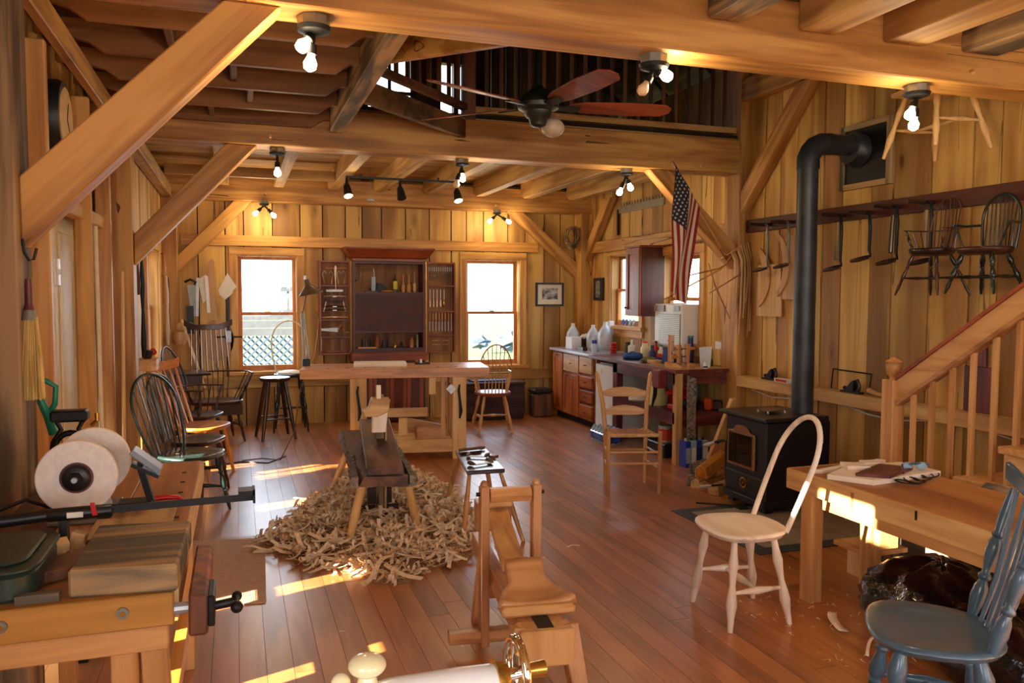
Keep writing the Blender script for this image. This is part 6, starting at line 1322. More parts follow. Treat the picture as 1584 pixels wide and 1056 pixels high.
MB().prism([(3.66, rz_(3.66)-.06), (2.2, rz_(2.2)-.06), (2.2, rz_(2.2)+.07), (3.66, rz_(3.66)+.07)], (3.63, 0, 0), (0, 1, 0), (0, 0, 1), .04).build('hand_rail', 'honey_y', stp, bevel=.003)
MB().prism([(3.66, rz_(3.66)+.07), (2.2, rz_(2.2)+.07), (2.2, rz_(2.2)+.092), (3.66, rz_(3.66)+.092)], (3.62, 0, 0), (0, 1, 0), (0, 0, 1), .06).build('rail_cap', 'cherry_y', stp)
MB().prism([(3.66, rz_(3.66)-.085), (2.2, rz_(2.2)-.085), (2.2, rz_(2.2)-.06), (3.66, rz_(3.66)-.06)], (3.62, 0, 0), (0, 1, 0), (0, 0, 1), .06).build('rail_fillet', 'tan_y', stp)
for k in range(10):
    y = 3.547-k*.128; zb = .205*(int((y_s-y)/run_)+1) if y < y_s else 0
    MB().bb(3.638, 3.662, y-.012, y+.012, max(.2, zb), rz_(y)-.08).build('baluster', 'honey_z', stp)
# ------------------------------------------------------------------ RIGHT BENCH
rbn = thing('low_workbench', 'low pale workbench at the right with a wide scarred top and sunlit apron', 'workbench', (3.02, 2.5, 0))
MT['worntop'] = wood('scarred_benchtop', srgb(196, 136, 78), srgb(150, 94, 48), 'y', .5, grain=5, var=.05, streak=.3)
MB().bb(2.735, 3.33, .6, 3.45, .60, .656).build('benchtop', 'worntop', rbn, bevel=.003)
MB().bb(2.715, 2.735, .6, 3.455, .555, .657).build('apron', 'pine_y', rbn, bevel=.002); MB().bb(2.735, 3.33, 3.45, 3.47, .59, .655).build('end_cap', 'honey_x', rbn); MB().bb(2.735, 2.77, .6, 3.2, .50, .56).build('under_rail', 'honey_y', rbn)
for x in (2.76, 3.14): MB().bb(x-.04, x+.035, 3.26, 3.34, 0, .60).build('leg', 'honey_z', rbn, bevel=.003)
for x in (2.80, 3.22): MB().bb(x-.04, x+.035, .9, .98, 0, .60).build('leg', 'honey_z', rbn, bevel=.003)
MB().bb(2.712, 2.716, 2.60, 2.61, .61, .65).build('saw_kerf', 'gap', rbn); MB().bb(2.712, 2.716, 2.97, 2.985, .56, .64).build('patch_strip', 'tan_z', rbn)
MB().bb(3.12, 3.24, 3.22, 3.3, .25, .56).build('cleat', 'pine_z', rbn)
for z in (.47, .39): MB().ball((3.14, 3.215, z), .012, 8, 6).build('bolt', 'steel', rbn)
step = thing('step_block', 'small two-piece wooden step on the floor under the low workbench', 'step', (3.28, 3.52, 0))
MB().bb(3.16, 3.44, 3.35, 3.60, .165, .19).build('top', 'honey_y', step); MB().bb(3.24, 3.28, 3.37, 3.58, 0, .165).build('side', 'pine_z', step); MB().bb(3.36, 3.40, 3.37, 3.58, 0, .165).build('side', 'grey_z', step)
TZ = .656
def flat(name, poly, z, th, m, lab, cat): return solo(MB().prism(poly, (0, 0, z), (1, 0, 0), (0, 1, 0), th), name, m, lab, cat, bevel=.002)
flat('seat_blank', [(2.74, 3.18), (2.86, 3.0), (3.34, 3.06), (3.32, 3.30), (3.0, 3.33)], TZ, .026, 'white_y', 'flat notched pale blank at the front of the heap on the low workbench', 'blank')
flat('blank_sheet', [(2.84, 3.10), (2.96, 3.0), (3.22, 3.12), (3.12, 3.24)], TZ+.0265, .016, 'mar_x', 'thin pinkish panel lying on top of the pale blank', 'panel')
flat('wood_strip', [(2.75, 3.30), (2.80, 3.28), (3.30, 3.38), (3.28, 3.42)], TZ, .022, 'white_x', 'long pale strip at the back edge of the low workbench', 'strip')
flat('wood_offcut', [(2.90, 3.22), (3.0, 3.17), (3.03, 3.26), (2.94, 3.32)], TZ+.0265, .022, 'white_x', 'small pale offcut left of the pinkish panel', 'offcut'); flat('wood_offcut', [(3.05, 3.27), (3.14, 3.25), (3.17, 3.32), (3.08, 3.34)], TZ+.023, .02, 'white_x', 'square pale offcut behind the pinkish panel', 'offcut')
sg = thing('safety_glasses', 'blue-grey safety glasses lying among the blanks on the low workbench', 'glasses', (3.22, 3.10, TZ+.03))
for k in range(2):
    m_ = MB().ball((3.18+k*.075, 3.12-k*.02, TZ+.05), (.036, .018, .02), 10, 6); m_.build('lens', 'frost', sg, smooth=60)
MB().tube([(3.15, 3.12, TZ+.055), (3.22, 3.10, TZ+.065), (3.29, 3.09, TZ+.055)], .007, 6).build('bridge', 'blue', sg); MB().tube([(3.15, 3.12, TZ+.055), (3.10, 3.06, TZ+.03)], .005, 6).build('temple', 'mar_x', sg)
rr_ = random.Random(9); pts = []
for i in range(46): a = i*.55; pts.append((3.00+.0062*i+.055*math.cos(a), 2.96+.002*i+.05*math.sin(a*1.03), TZ+.006+.012*abs(math.sin(a*.6))))
solo(MB().tube(pts, .004, 5), 'earphone_cord', 'black', 'tangled thin black cord on the low workbench', 'cord', smooth=60)
solo(MB().prism([(0, 0), (.5, .30), (.5, .62), (.28, .62), (0, .28)], (3.42, 3.20, .02), (.3, -1, 0), (0, 0, 1), .02), 'plywood_sheet', 'grey_y', 'stained plywood offcut leaning under the low workbench', 'board')
tr = thing('trash_bag', 'glossy black plastic trash bag slumped under the low workbench', 'bag', (3.05, 2.85, 0)); rr_ = random.Random(6)
def bagmb(c, r, seed):
    m = MB().ball(c, r, 52, 34); q = random.Random(seed); ph = [q.uniform(0, 6) for _ in range(8)]
    for i, v in enumerate(m.v):
        d = v-V(c); a = math.atan2(d.y, d.x); e = d.z/r[2]
        k = 1+.07*math.sin(a*5+ph[0]+e*3)+.05*abs(math.sin(a*7+ph[1]-e*5))+.05*abs(math.sin(e*9+a*5+ph[2]))+.03*abs(math.sin(a*17+e*13))+q.uniform(-.02, .02)
        v.x = c[0]+d.x*k; v.y = c[1]+d.y*k; v.z = max(.004, c[2]+d.z*k)
    return m
BAG = plain('black_film', srgb(12, 12, 16), .16, noise=.2, coat=.8, nscale=22, bump=1.0)
bagmb((3.08, 2.80, .12), (.30, .33, .19), 1).build('bag_body', BAG, tr, smooth=60); bagmb((3.00, 2.38, .10), (.28, .30, .17), 2).build('bag_fold', BAG, tr, smooth=60)
# ------------------------------------------------------------------ LEFT BENCH
MT['ylw_x'] = wood('yellow_pine_rail', srgb(214, 164, 80), srgb(190, 134, 56), 'x', .5, grain=7, var=.05)
lb = thing('workbench', 'old workbench with bolted front rail and end vise, at the lower left', 'workbench', (-.45, 2.8, 0))
for k, (x0, x1, y1) in enumerate(((-.70, -.53, 3.6), (-.528, -.36, 3.62), (-.358, -.155, 3.63))): MB().bb(x0, x1, 2.06, y1, .80, .848).build('top_plank', 'brown_y' if k == 0 else 'tan_y', lb, bevel=.003)
for k in range(6): MB().box((-.19-.004*k, 2.55+k*.17, .8485), (.016, .016, .002)).build('dog_hole', 'gap', lb)
MB().bb(-.95, -.155, 2.03, 2.065, .768, .848).build('front_rail', 'ylw_x', lb, bevel=.003); MB().bb(-.158, -.145, 2.06, 3.62, .775, .846).build('side_rail', 'pine_y', lb)
MB().bb(-.95, -.17, 2.055, 2.10, .70, .768).build('lower_rail', 'honey_x', lb, bevel=.003)
for x in (-.265, -.513):
    b_ = MB().lathe((x, 2.03, .812), (x, 2.023, .812), [(0, .014), (1, .014)], 14).build('bolt', 'galv', lb); MB().lathe((x, 2.024, .812), (x, 2.018, .812), [(0, .007), (1, .007)], 6).build('bolt_head', 'brass', b_)
for (x, y, dx) in ((-.27, 2.10, 0), (-.21, 2.12, .03), (-.66, 2.1, 0), (-.22, 3.5, 0), (-.66, 3.5, 0)): MB().bar((x, y, .77), (x+dx, y+.02, 0), .06, .06, up=(0, 1, 0)).build('leg', 'honey_z', lb, bevel=.003)
MB().bb(-.66, -.2, 2.12, 2.16, .18, .26).build('stretcher', 'honey_x', lb); MB().bb(-.24, -.20, 2.16, 3.5, .2, .28).build('stretcher', 'orange_y', lb)
vs = MB().prism([(-.122, .745), (-.078, .745), (-.075, .83), (-.078, .845), (-.12, .85)], (0, 2.0, 0), (1, 0, 0), (0, 0, 1), -.40).build('vise_jaw', wood('old_vise_jaw', srgb(164, 92, 50), srgb(104, 62, 40), 'z', .6, grain=9), lb, bevel=.006)
MB().tube([(-.16, 2.05, .80), (-.07, 2.05, .80)], .014, 10).build('vise_screw', 'steel', vs); MB().bb(-.078, -.062, 2.0, 2.12, .765, .84).build('vise_plate', 'iron', vs, bevel=.003)
MB().tube([(-.065, 2.04, .80), (-.02, 2.04, .805)], .011, 10).build('vise_rod', 'iron', vs); MB().tube([(-.012, 2.0, .805), (-.012, 2.09, .80)], .007, 8).build('vise_handle', 'iron', vs); MB().ball((-.012, 2.0, .806), .015, 10, 8).build('handle_ball', 'iron', vs, smooth=60); MB().ball((-.012, 2.09, .80), .013, 10, 8).build('handle_ball', 'iron', vs, smooth=60)
solo(MB().prism([(-.383, 2.06), (-.145, 2.03), (-.133, 2.42), (-.375, 2.45)], (0, 0, .849), (1, 0, 0), (0, 1, 0), .066), 'board', 'grey_x', 'thick weathered grey board lying on the left workbench beside the vise', 'board', bevel=.006)
solo(MB().prism([(-.49, 2.05), (-.40, 2.05), (-.40, 2.08), (-.49, 2.075)], (0, 0, .849), (1, 0, 0), (0, 1, 0), .02), 'offcut', 'grey_x', 'small grey stick at the front edge of the left workbench', 'offcut')
solo(MB().prism([(-.47, 2.17), (-.385, 2.22), (-.385, 2.38), (-.46, 2.30)], (0, 0, .849), (1, 0, 0), (0, 1, 0), .03), 'offcut', 'brown_y', 'brown block between the green case and the weathered board', 'offcut', bevel=.003)
for k, (x, y) in enumerate(((-.45, 2.36), (-.42, 2.43))): solo(MB().box((x, y, .893), (.03, .035, .025), .5+k, R=Matrix.Rotation(.4+k, 3, 'Z') @ Matrix.Rotation(.3, 3, 'X')).bb(x-.012, x+.012, y-.012, y+.012, .8485, .89), 'wood_chunk', 'pine_x', ('pale little wood chunk nearest the green case', 'pale little wood chunk behind the brown block')[k], 'offcut')
gx = thing('plastic_case', 'dark green plastic case with rounded lid at the left edge on the workbench', 'case', (-.6, 2.2, .849))
def rrect(x0, x1, y0, y1, r, n=5):
    out = []
    for cx, cy, a0 in ((x1-r, y1-r, 0), (x0+r, y1-r, PI/2), (x0+r, y0+r, PI), (x1-r, y0+r, 3*PI/2)):
        for i in range(n+1): a = a0+PI/2*i/n; out.append((cx+r*math.cos(a), cy+r*math.sin(a)))
    return out
MB().prism(rrect(-.80, -.455, 2.06, 2.38, .06), (0, 0, .849), (1, 0, 0), (0, 1, 0), .068).build('case_body', 'darkgreen', gx, smooth=50, bevel=.01)
MB().prism(rrect(-.81, -.447, 2.05, 2.39, .065), (0, 0, .918), (1, 0, 0), (0, 1, 0), .012).build('lid_rim', 'darkgreen', gx, smooth=50, bevel=.004)
MB().prism(rrect(-.78, -.475, 2.08, 2.36, .05), (0, 0, .930), (1, 0, 0), (0, 1, 0), .010).build('lid', 'darkgreen', gx, smooth=50, bevel=.006)
# bar clamp
bcl = thing('bar_clamp', 'black bar clamp with pistol grip lying across the left workbench', 'clamp', (-.3, 2.44, .915))
MB().bar((-.36, 2.455, .955), (.04, 2.47, .957), .006, .020).build('bar', 'iron', bcl)
MB().tube([(-.50, 2.45, .952), (-.34, 2.455, .953)], .019, 8, sq=1.0).build('body', 'black', bcl, smooth=50, bevel=.002); MB().tube([(-.68, 2.43, .945), (-.60, 2.44, .948), (-.50, 2.45, .952)], [.014, .017, .016], 8).build('grip', 'black', bcl, smooth=50)
MB().bb(.035, .042, 2.44, 2.50, .945, .985).bb(-.005, .04, 2.44, 2.50, .968, .982).build('fixed_jaw', 'iron', bcl); MB().bb(-.45, -.41, 2.432, 2.434, .945, .960).build('label', 'paper', bcl)
MB().prism([(0, 0), (.012, 0), (.004, .035), (-.006, .035)], (-.385, 2.43, .95), (1, 0, 0), (0, 0, 1), .01).build('release_trigger', 'red', bcl); MB().bb(-.47, -.45, 2.43, 2.47, .849, .94).build('moving_jaw', 'black', bcl)
# grinder
gd = thing('bench_grinder', 'bench grinder with two large pale grinding wheels on the left workbench', 'grinder', (-.46, 2.85, .849))
def wheel(cx, cy, cz, R_, th, hub):
    w_ = MB().lathe((cx, cy-th/2, cz), (cx, cy+th/2, cz), [(0, R_*.5), (0.001, R_*.97), (.12, R_), (.88, R_), (.999, R_*.97), (1, R_*.5)], 40).build('wheel', 'wheel', gd, smooth=30)
    if hub:
        MB().lathe((cx, cy-th/2-.006, cz), (cx, cy-th/2, cz), [(0, R_*.40), (1, R_*.42)], 28).build('paper_disc', 'mar_x', w_); MB().lathe((cx, cy-th/2-.018, cz), (cx, cy-th/2-.004, cz), [(0, R_*.30), (.5, R_*.36), (1, R_*.38)], 24).build('flange', 'black', w_, smooth=50)
        MB().lathe((cx, cy-th/2-.034, cz), (cx, cy-th/2-.012, cz), [(0, .012), (.3, .02), (1, .024)], 6).build('nut', 'iron', w_); MB().lathe((cx, cy-th/2-.042, cz), (cx, cy-th/2-.03, cz), [(0, .008), (1, .010)], 12).build('shaft_end', 'steel', w_)
wheel(-.478, 2.76, .990, .115, .03, True); wheel(-.462, 2.97, .998, .112, .03, False)
MB().lathe((-.475, 2.775, .992), (-.463, 2.955, .998), [(0, .05), (.1, .068), (.9, .068), (1, .05)], 24).build('motor', plain('tan_enamel', srgb(176, 156, 128), .3), gd, smooth=50)
MB().prism([(-.54, .849), (-.40, .849), (-.42, .93), (-.52, .93)], (0, 2.80, 0), (1, 0, 0), (0, 0, 1), -.13).build('base', plain('pale_blue_cast', srgb(150, 166, 190), .4), gd, bevel=.008)
MB().bb(-.56, -.38, 2.72, 3.0, .849, .862).build('base_plate', 'galv', gd, bevel=.003)
MB().bb(-.375, -.27, 2.80, 2.88, .849, .885).build('rest_bracket', 'iron', gd, bevel=.004); MB().bar((-.275, 2.84, .87), (-.31, 2.83, 1.01), .02, .03, up=(0, 1, 0)).build('rest_arm', 'iron', gd); MB().bar((-.33, 2.82, 1.01), (-.25, 2.82, .965), .05, .012, up=(0, 0, 1)).build('rest_arm', 'iron', gd)
MB().bar((-.328, 2.82, 1.055), (-.245, 2.82, .985), .09, .018, up=(0, 0, 1)).build('tool_rest', plain('grey_rest_plate', srgb(136, 142, 152), .4, .3), gd, bevel=.002)
solo(MB().tube([(-.32, 2.92, .862), (-.24, 2.93, .866), (-.20, 2.93, .862), (-.19, 2.92, .855)], [.008, .010, .009, .006], 8), 'squeeze_clamp', 'red', 'red clamp handle lying behind the grinder rest', 'clamp', smooth=50)
MB().tube([(-.52, 2.80, .87), (-.62, 2.76, .93), (-.72, 2.7, .90), (-.9, 2.6, .86)], .006, 6).build('power_cord', 'black', gd, smooth=50)
solo(MB().bb(-.42, -.20, 2.50, 2.9, .8485, .862), 'bench_pad', 'grey_y', 'thin grey plywood pad under the grinder rest', 'board')
ab = thing('spindle_press', 'black cast iron tool with a round eye behind the grinding wheels', 'tool', (-.62, 3.50, .849))
MB().bb(-.69, -.56, 3.46, 3.53, 1.06, 1.105).build('head', 'iron', ab, bevel=.008)
MB().tube([(-.625+.055*math.cos(2*PI*i/20), 3.49, .955+.06*math.sin(2*PI*i/20)) for i in range(20)], .012, 8, closed=True).build('eye', 'iron', ab, smooth=50)
for a in (-1, 1): MB().tube([(-.625+a*.05, 3.49, 1.07), (-.625+a*.03, 3.49, 1.03), (-.625+a*.06, 3.49, .98), (-.625+a*.065, 3.49, .93), (-.625+a*.04, 3.49, .86)], .010, 6).build('side_arm', 'iron', ab, smooth=50)
MB().bb(-.68, -.57, 3.45, 3.53, .849, .872).build('foot', 'iron', ab); MB().tube([(-.55, 3.49, 1.04), (-.53, 3.49, 1.06), (-.53, 3.49, 1.09)], .008, 8).build('brass_knob', 'brass', ab)
# cardboard on the floor
cbd = thing('cardboard_sheet', 'flat ribbed sheet of cardboard lying on the floor right of the left workbench', 'cardboard', (-.15, 4.7, 0))
MB().prism([(-.42, 4.22), (.11, 4.14), (.145, 5.256), (-.40, 5.35)], (0, 0, .001), (1, 0, 0), (0, 1, 0), .005).build('sheet', 'cardboard', cbd)
rib = MB()
for k in range(60): x0 = -.405+k*.0088; rib.bar((x0, 4.23-.14*(x0+.4)*1.0, .007), (x0+.03, 5.33, .007), .004, .002)
rib.build('corrugation', 'cardboard', cbd)['kind'] = 'stuff'
# ------------------------------------------------------------------ LEFT WALL THINGS
hk = thing('iron_hook', 'black forked iron hook screwed into the weathered left post', 'hook', (-.70, 3.27, 1.66))
MB().tube([(-.715, 3.27, 1.78), (-.715, 3.27, 1.71), (-.70, 3.27, 1.675), (-.685, 3.27, 1.68), (-.675, 3.27, 1.72)], .005, 8).build('hook', 'iron', hk, smooth=50); MB().tube([(-.712, 3.24, 1.75), (-.705, 3.23, 1.70), (-.695, 3.25, 1.675)], .005, 8).build('tine', 'iron', hk, smooth=50)
br = thing('whisk_broom', 'corn whisk broom hanging from the iron hook on the left post', 'broom', (-.70, 3.24, 1.15))
MB().tube([(-.70, 3.25, 1.68), (-.698, 3.24, 1.60)], .003, 5).build('cord', 'brown_z', br)
MB().lathe((-.698, 3.24, 1.61), (-.698, 3.24, 1.50), [(0, .011), (.2, .013), (.8, .014), (1, .020)], 10).build('handle', 'mar_z', br, smooth=50); MB().lathe((-.698, 3.24, 1.50), (-.698, 3.24, 1.465), [(0, .019), (1, .028)], 12).build('binding', 'galv', br, smooth=50)
bm = MB(); rr_ = random.Random(1)
for k in range(150):
    a = rr_.uniform(-1, 1); b = rr_.uniform(-1, 1); p = V((-.698+a*.024, 3.24+b*.012, 1.475)); q_ = V((-.705+a*.046, 3.24+b*.02, 1.19+rr_.uniform(-.012, .012))); m_ = p.lerp(q_, .5)+V((a*.003, 0, 0)); bm.tube([p, m_, q_], .003, 4)
bm.build('bristles', 'straw', br)['kind'] = 'stuff'
gf = thing('garden_fork', 'garden tool with a green plastic D handle leaning by the left post', 'garden tool', (-.70, 3.6, 0))
MB().tube([(-.745, 3.56, 1.20), (-.735, 3.56, 1.13), (-.715, 3.57, 1.07), (-.70, 3.58, 1.0)], [.012, .016, .017, .018], 8).build('socket', 'green', gf, smooth=50); MB().tube([(-.715, 3.57, 1.08), (-.69, 3.57, 1.12), (-.685, 3.57, 1.19), (-.72, 3.57, 1.215), (-.745, 3.56, 1.20)], .011, 8).build('handle', 'green', gf, smooth=50)
MB().tube([(-.70, 3.60, 1.02), (-.64, 3.74, .1)], .016, 8).build('shaft', 'pine_z', gf, smooth=50); MB().bb(-.66, -.62, 3.70, 3.79, 0, .1).build('blade', 'iron', gf)
solo(MB().bar((-.70, 3.86, 0), (-.74, 3.80, 1.05), .05, .02, up=(0, 1, 0)), 'leaning_board', 'orange_z', 'narrow board leaning behind the green handled tool', 'board')
ck = thing('wall_clock', 'round wall clock in a black case between the left wall studs', 'clock', (-.80, 4.55, 2.25))
MB().lathe((-.90, 4.53, 2.42), (-.79, 4.53, 2.42), [(0, .19), (.8, .19), (1, .18)], 32).build('case', 'black', ck, smooth=40); MB().lathe((-.79, 4.53, 2.42), (-.785, 4.53, 2.42), [(0, .155), (1, .155)], 32).build('dial', plain('tan_dial', srgb(214, 176, 120), .5, noise=.1), ck)
for a, l_ in ((.4, .09), (2.4, .12)): MB().bar((-.783, 4.53, 2.42), (-.783, 4.53+l_*math.sin(a), 2.42+l_*math.cos(a)), .008, .002, up=(1, 0, 0)).build('hand', 'iron', ck)
ps = thing('push_broom', 'corn broom with a long wooden handle standing beside the middle left post', 'broom', (-.62, 5.80, 0))
MB().tube([(-.70, 5.60, .40), (-.70, 5.72, 1.70)], .012, 8).build('handle', 'pine_z', ps, smooth=50)
bm = MB()
for k in range(80): a = rr_.uniform(-1, 1); bm.tube([(-.70+a*.02, 5.60+rr_.uniform(-.02, .02), .42), (-.70+a*.065, 5.58+rr_.uniform(-.03, .03), .02)], .004, 4)
bm.build('bristles', 'straw', ps)['kind'] = 'stuff'
solo(MB().tube([(-.74, 5.06, 0), (-.775, 5.22, 1.95)], .013, 8), 'white_pole', 'offwhite', 'slim whitish pole standing between the left wall studs', 'pole', smooth=50)
# hand tools on the left wall and in the corner
for k, (x, y, z0, z1, m, lab) in enumerate(((-.74, 6.9, 1.55, 2.0, 'brown_z', 'dark leather and wood tool hanging left of the side window'), (-.74, 7.25, .95, 1.9, 'iron', 'long dark tool hanging by the left side window'), (-.73, 9.28, 1.45, 1.98, 'honey_z', 'turned wooden tool hanging by the corner post'), (-.72, 9.42, 1.0, 1.75, 'paper', 'long pale strap hanging beside the corner post'))):
    t = thing('hanging_tool', lab, 'tool', (x, y, z0)); MB().lathe((x, y, z1), (x, y+.05, z0), [(0, .008), (.3, .022), (.5, .012), (.8, .024), (1, .014)], 8).build('body', m, t, smooth=50); MB().tube([(x-.05, y, z1), (x, y, z1)], .004, 5).build('peg', 'iron', t)
t = thing('wall_box', 'small wooden rack of tools fixed below the left side window', 'rack', (-.70, 7.1, .95)); MB().bb(-.78, -.62, 6.95, 7.2, .94, 1.03).build('box', 'honey_y', t); MB().tube([(-.7, 7.08, 1.02), (-.68, 7.08, 1.10)], .03, 8).build('black_knob', 'black', t); MB().ball((-.66, 7.17, 1.08), .03).build('red_knob', 'red', t, smooth=60)
t = thing('wooden_scoop', 'small turned wooden bowl hanging on the corner post', 'bowl', (-.60, 9.45, 1.0)); MB().lathe((-.60, 9.5, 1.0), (-.60, 9.5, 1.14), [(0, .05), (.4, .07), (1, .065)], 14).build('bowl', 'mp_z', t, smooth=50); MB().lathe((-.60, 9.5, 1.16), (-.60, 9.5, 1.24), [(0, .03), (.5, .045), (1, .03)], 12).build('knob', 'mp_z', t, smooth=50)
solo(MB().tube([(-.34, 9.1, .55), (-.58, 9.5, 1.27)], .014, 8), 'leaning_stick', 'pine_z', 'pale stick leaning in the far left corner behind the armchair', 'stick', smooth=50)
t = thing('hand_saw', 'old hand saw with dark handle hanging blade down right of the corner post', 'saw', (-.50, 9.84, 1.2)); MB().prism([(-.54, 1.66), (-.44, 1.66), (-.455, 1.30), (-.49, 1.30)], (0, 9.84, 0), (1, 0, 0), (0, 0, 1), .003).build('blade', 'galv', t); MB().bb(-.545, -.47, 9.82, 9.845, 1.10, 1.42).build('scabbard', 'black', t); MB().tube([(-.56, 9.83, 1.69), (-.5, 9.82, 1.72), (-.44, 9.83, 1.69), (-.46, 9.83, 1.66)], .014, 6).build('handle', 'iron', t)
solo(MB().bar((-.435, 9.83, 1.30), (-.42, 9.83, 1.74), .03, .008, up=(0, 1, 0)), 'steel_rule', 'steel', 'steel rule hanging beside the old hand saw', 'rule')
solo(MB().bar((-.31, 9.83, 1.34), (-.33, 9.83, 1.76), .035, .006, up=(0, 1, 0)), 'ruler', 'white', 'white ruler hanging left of the wooden bow template', 'rule')
solo(MB().prism([(-.42, 1.72), (-.33, 1.78), (-.32, 1.5), (-.37, 1.45), (-.40, 1.6)], (0, 9.845, 0), (1, 0, 0), (0, 0, 1), .006), 'template', 'paper', 'curvy pale template hanging behind the white ruler', 'template')
pad = [(-.28, 1.29), (-.235, 1.27), (-.20, 1.30), (-.205, 1.42), (-.23, 1.55), (-.215, 1.75), (-.225, 1.93), (-.25, 1.965), (-.28, 1.92), (-.30, 1.7), (-.28, 1.5), (-.285, 1.35)]
solo(MB().prism([(x-.02, z) for x, z in pad], (0, 9.84, 0), (1, 0, 0), (0, 0, 1), .012), 'bow_template', 'mp_z', 'long bowed wooden paddle template hanging on the back wall', 'template')
solo(MB().prism([(-.20, 1.60), (-.10, 1.80), (0.0, 1.64), (-.04, 1.60), (-.05, 1.56), (-.13, 1.49), (-.19, 1.55)], (0, 9.80, 0), (1, 0, 0), (0, 0, 1), .002), 'paper_sheet', 'paper', 'white sheet of paper pinned up at an angle left of the window', 'paper')
t = thing('floor_clamp', 'tall black bar clamp hanging under the white paper left of the window', 'clamp', (-.10, 9.83, .95)); MB().bb(-.115, -.085, 9.82, 9.84, 1.12, 1.56).build('bar', 'black', t); MB().bb(-.13, -.07, 9.80, 9.85, 1.0, 1.13).build('head', 'steel', t); MB().tube([(-.24, 9.82, 1.06), (.05, 9.82, 1.06)], .010, 6).build('handle', 'iron', t)
solo(MB().prism([(-.13+.26*math.cos(2*PI*i/24)*.72, 1.02+.24*math.sin(2*PI*i/24)) for i in range(24)], (-.1, 9.865, 0), (1, 0, 0), (0, 0, 1), .01), 'round_template', 'mp_z', 'large oval wooden seat template on the wall behind the writing armchair', 'template')
solo(MB().tube([(.86, 9.86, 1.35), (.93, 9.84, 1.28), (.90, 9.84, 1.0), (.85, 9.84, .72)], .010, 6), 'bent_stick', 'mp_z', 'bent wooden stick on the wall between window and tool cabinet', 'stick', smooth=50)
t = thing('extension_lead', 'thin dark lead running over the floor in front of the chair row', 'cord', (.1, 8.1, 0)); MB().tube([(-.3, 7.6, .006), (.0, 7.75, .006), (.25, 7.62, .006), (.42, 7.9, .006)], .006, 6).build('lead', 'black', t)
# ------------------------------------------------------------------ FOREGROUND MACHINE
mc_ = thing('hand_crank_machine', 'white machine with cream knobs and a chrome hand wheel at the bottom edge', 'machine', (.27, 1.1, 0))
bd = MB(); rg = []
for i, (x, y, z, r) in enumerate(((.12, 1.10, .985, .028), (.16, 1.10, .992, .034), (.25, 1.10, .997, .036), (.34, 1.10, 1.003, .036), (.352, 1.10, 1.003, .030))): pass
MB().tube([(.10, 1.10, .955), (.13, 1.10, .972), (.20, 1.10, .98), (.30, 1.10, .978), (.352, 1.10, .978)], [.02, .032, .034, .036, .034], 20).build('body', 'white', mc_, smooth=50)
MB().bb(.12, .33, 1.06, 1.14, .86, .96).build('column', 'white', mc_, bevel=.02); MB().bb(.05, .42, .98, 1.24, .83, .865).build('base', 'white', mc_, bevel=.01)
MB().lathe((.352, 1.10, .99), (.372, 1.10, .99), [(0, .030), (.5, .026), (1, .022)], 20).build('collar', 'brass', mc_, smooth=50)
hw = MB().tube([(.388, 1.10+.046*math.cos(2*PI*i/28), .995+.05*math.sin(2*PI*i/28)) for i in range(28)], .007, 8, closed=True).build('hand_wheel', 'chrome', mc_, smooth=60)
MB().lathe((.372, 1.10, .993), (.395, 1.10, .993), [(0, .012), (1, .009)], 12).build('hub', 'chrome', hw, smooth=50)
for k in range(5): a = 2*PI*k/5; MB().bar((.386, 1.10, .994), (.388, 1.10+.042*math.cos(a), .995+.045*math.sin(a)), .010, .004).build('spoke', 'chrome', hw)
MB().tube([(.392, 1.12, .985), (.44, 1.12, .985)], [.010, .013], 12).build('crank_grip', 'brass', hw, smooth=50)
MB().lathe((.165, 1.10, 1.005), (.165, 1.10, 1.025), [(0, .018), (1, .012)], 14).build('knob_stem', 'cream', mc_, smooth=50); MB().ball((.165, 1.10, 1.040), (.027, .026, .016), 18, 12).build('knob', 'cream', mc_, smooth=60); MB().ball((.128, 1.10, 1.02), (.014, .014, .013), 14, 8).build('small_knob', 'cream', mc_, smooth=60)
solo(MB().bb(.02, .50, .9, 1.30, .79, .829), 'machine_table', 'pine_x', 'plain table top under the white machine just below the picture', 'table') 
for k, (x, y) in enumerate(((.05, .93), (.47, .93), (.05, 1.27), (.47, 1.27))): solo(MB().bb(x-.02, x+.02, y-.02, y+.02, 0, .789), 'table_leg', 'pine_z', 'x', 'table') if False else None
mt = [o for o in C.objects if o.name.startswith('machine_table')][0]
for k, (x, y) in enumerate(((.05, .93), (.47, .93), (.05, 1.27), (.47, 1.27))): MB().bb(x-.02, x+.02, y-.02, y+.02, 0, .789).build('leg', 'pine_z', mt)
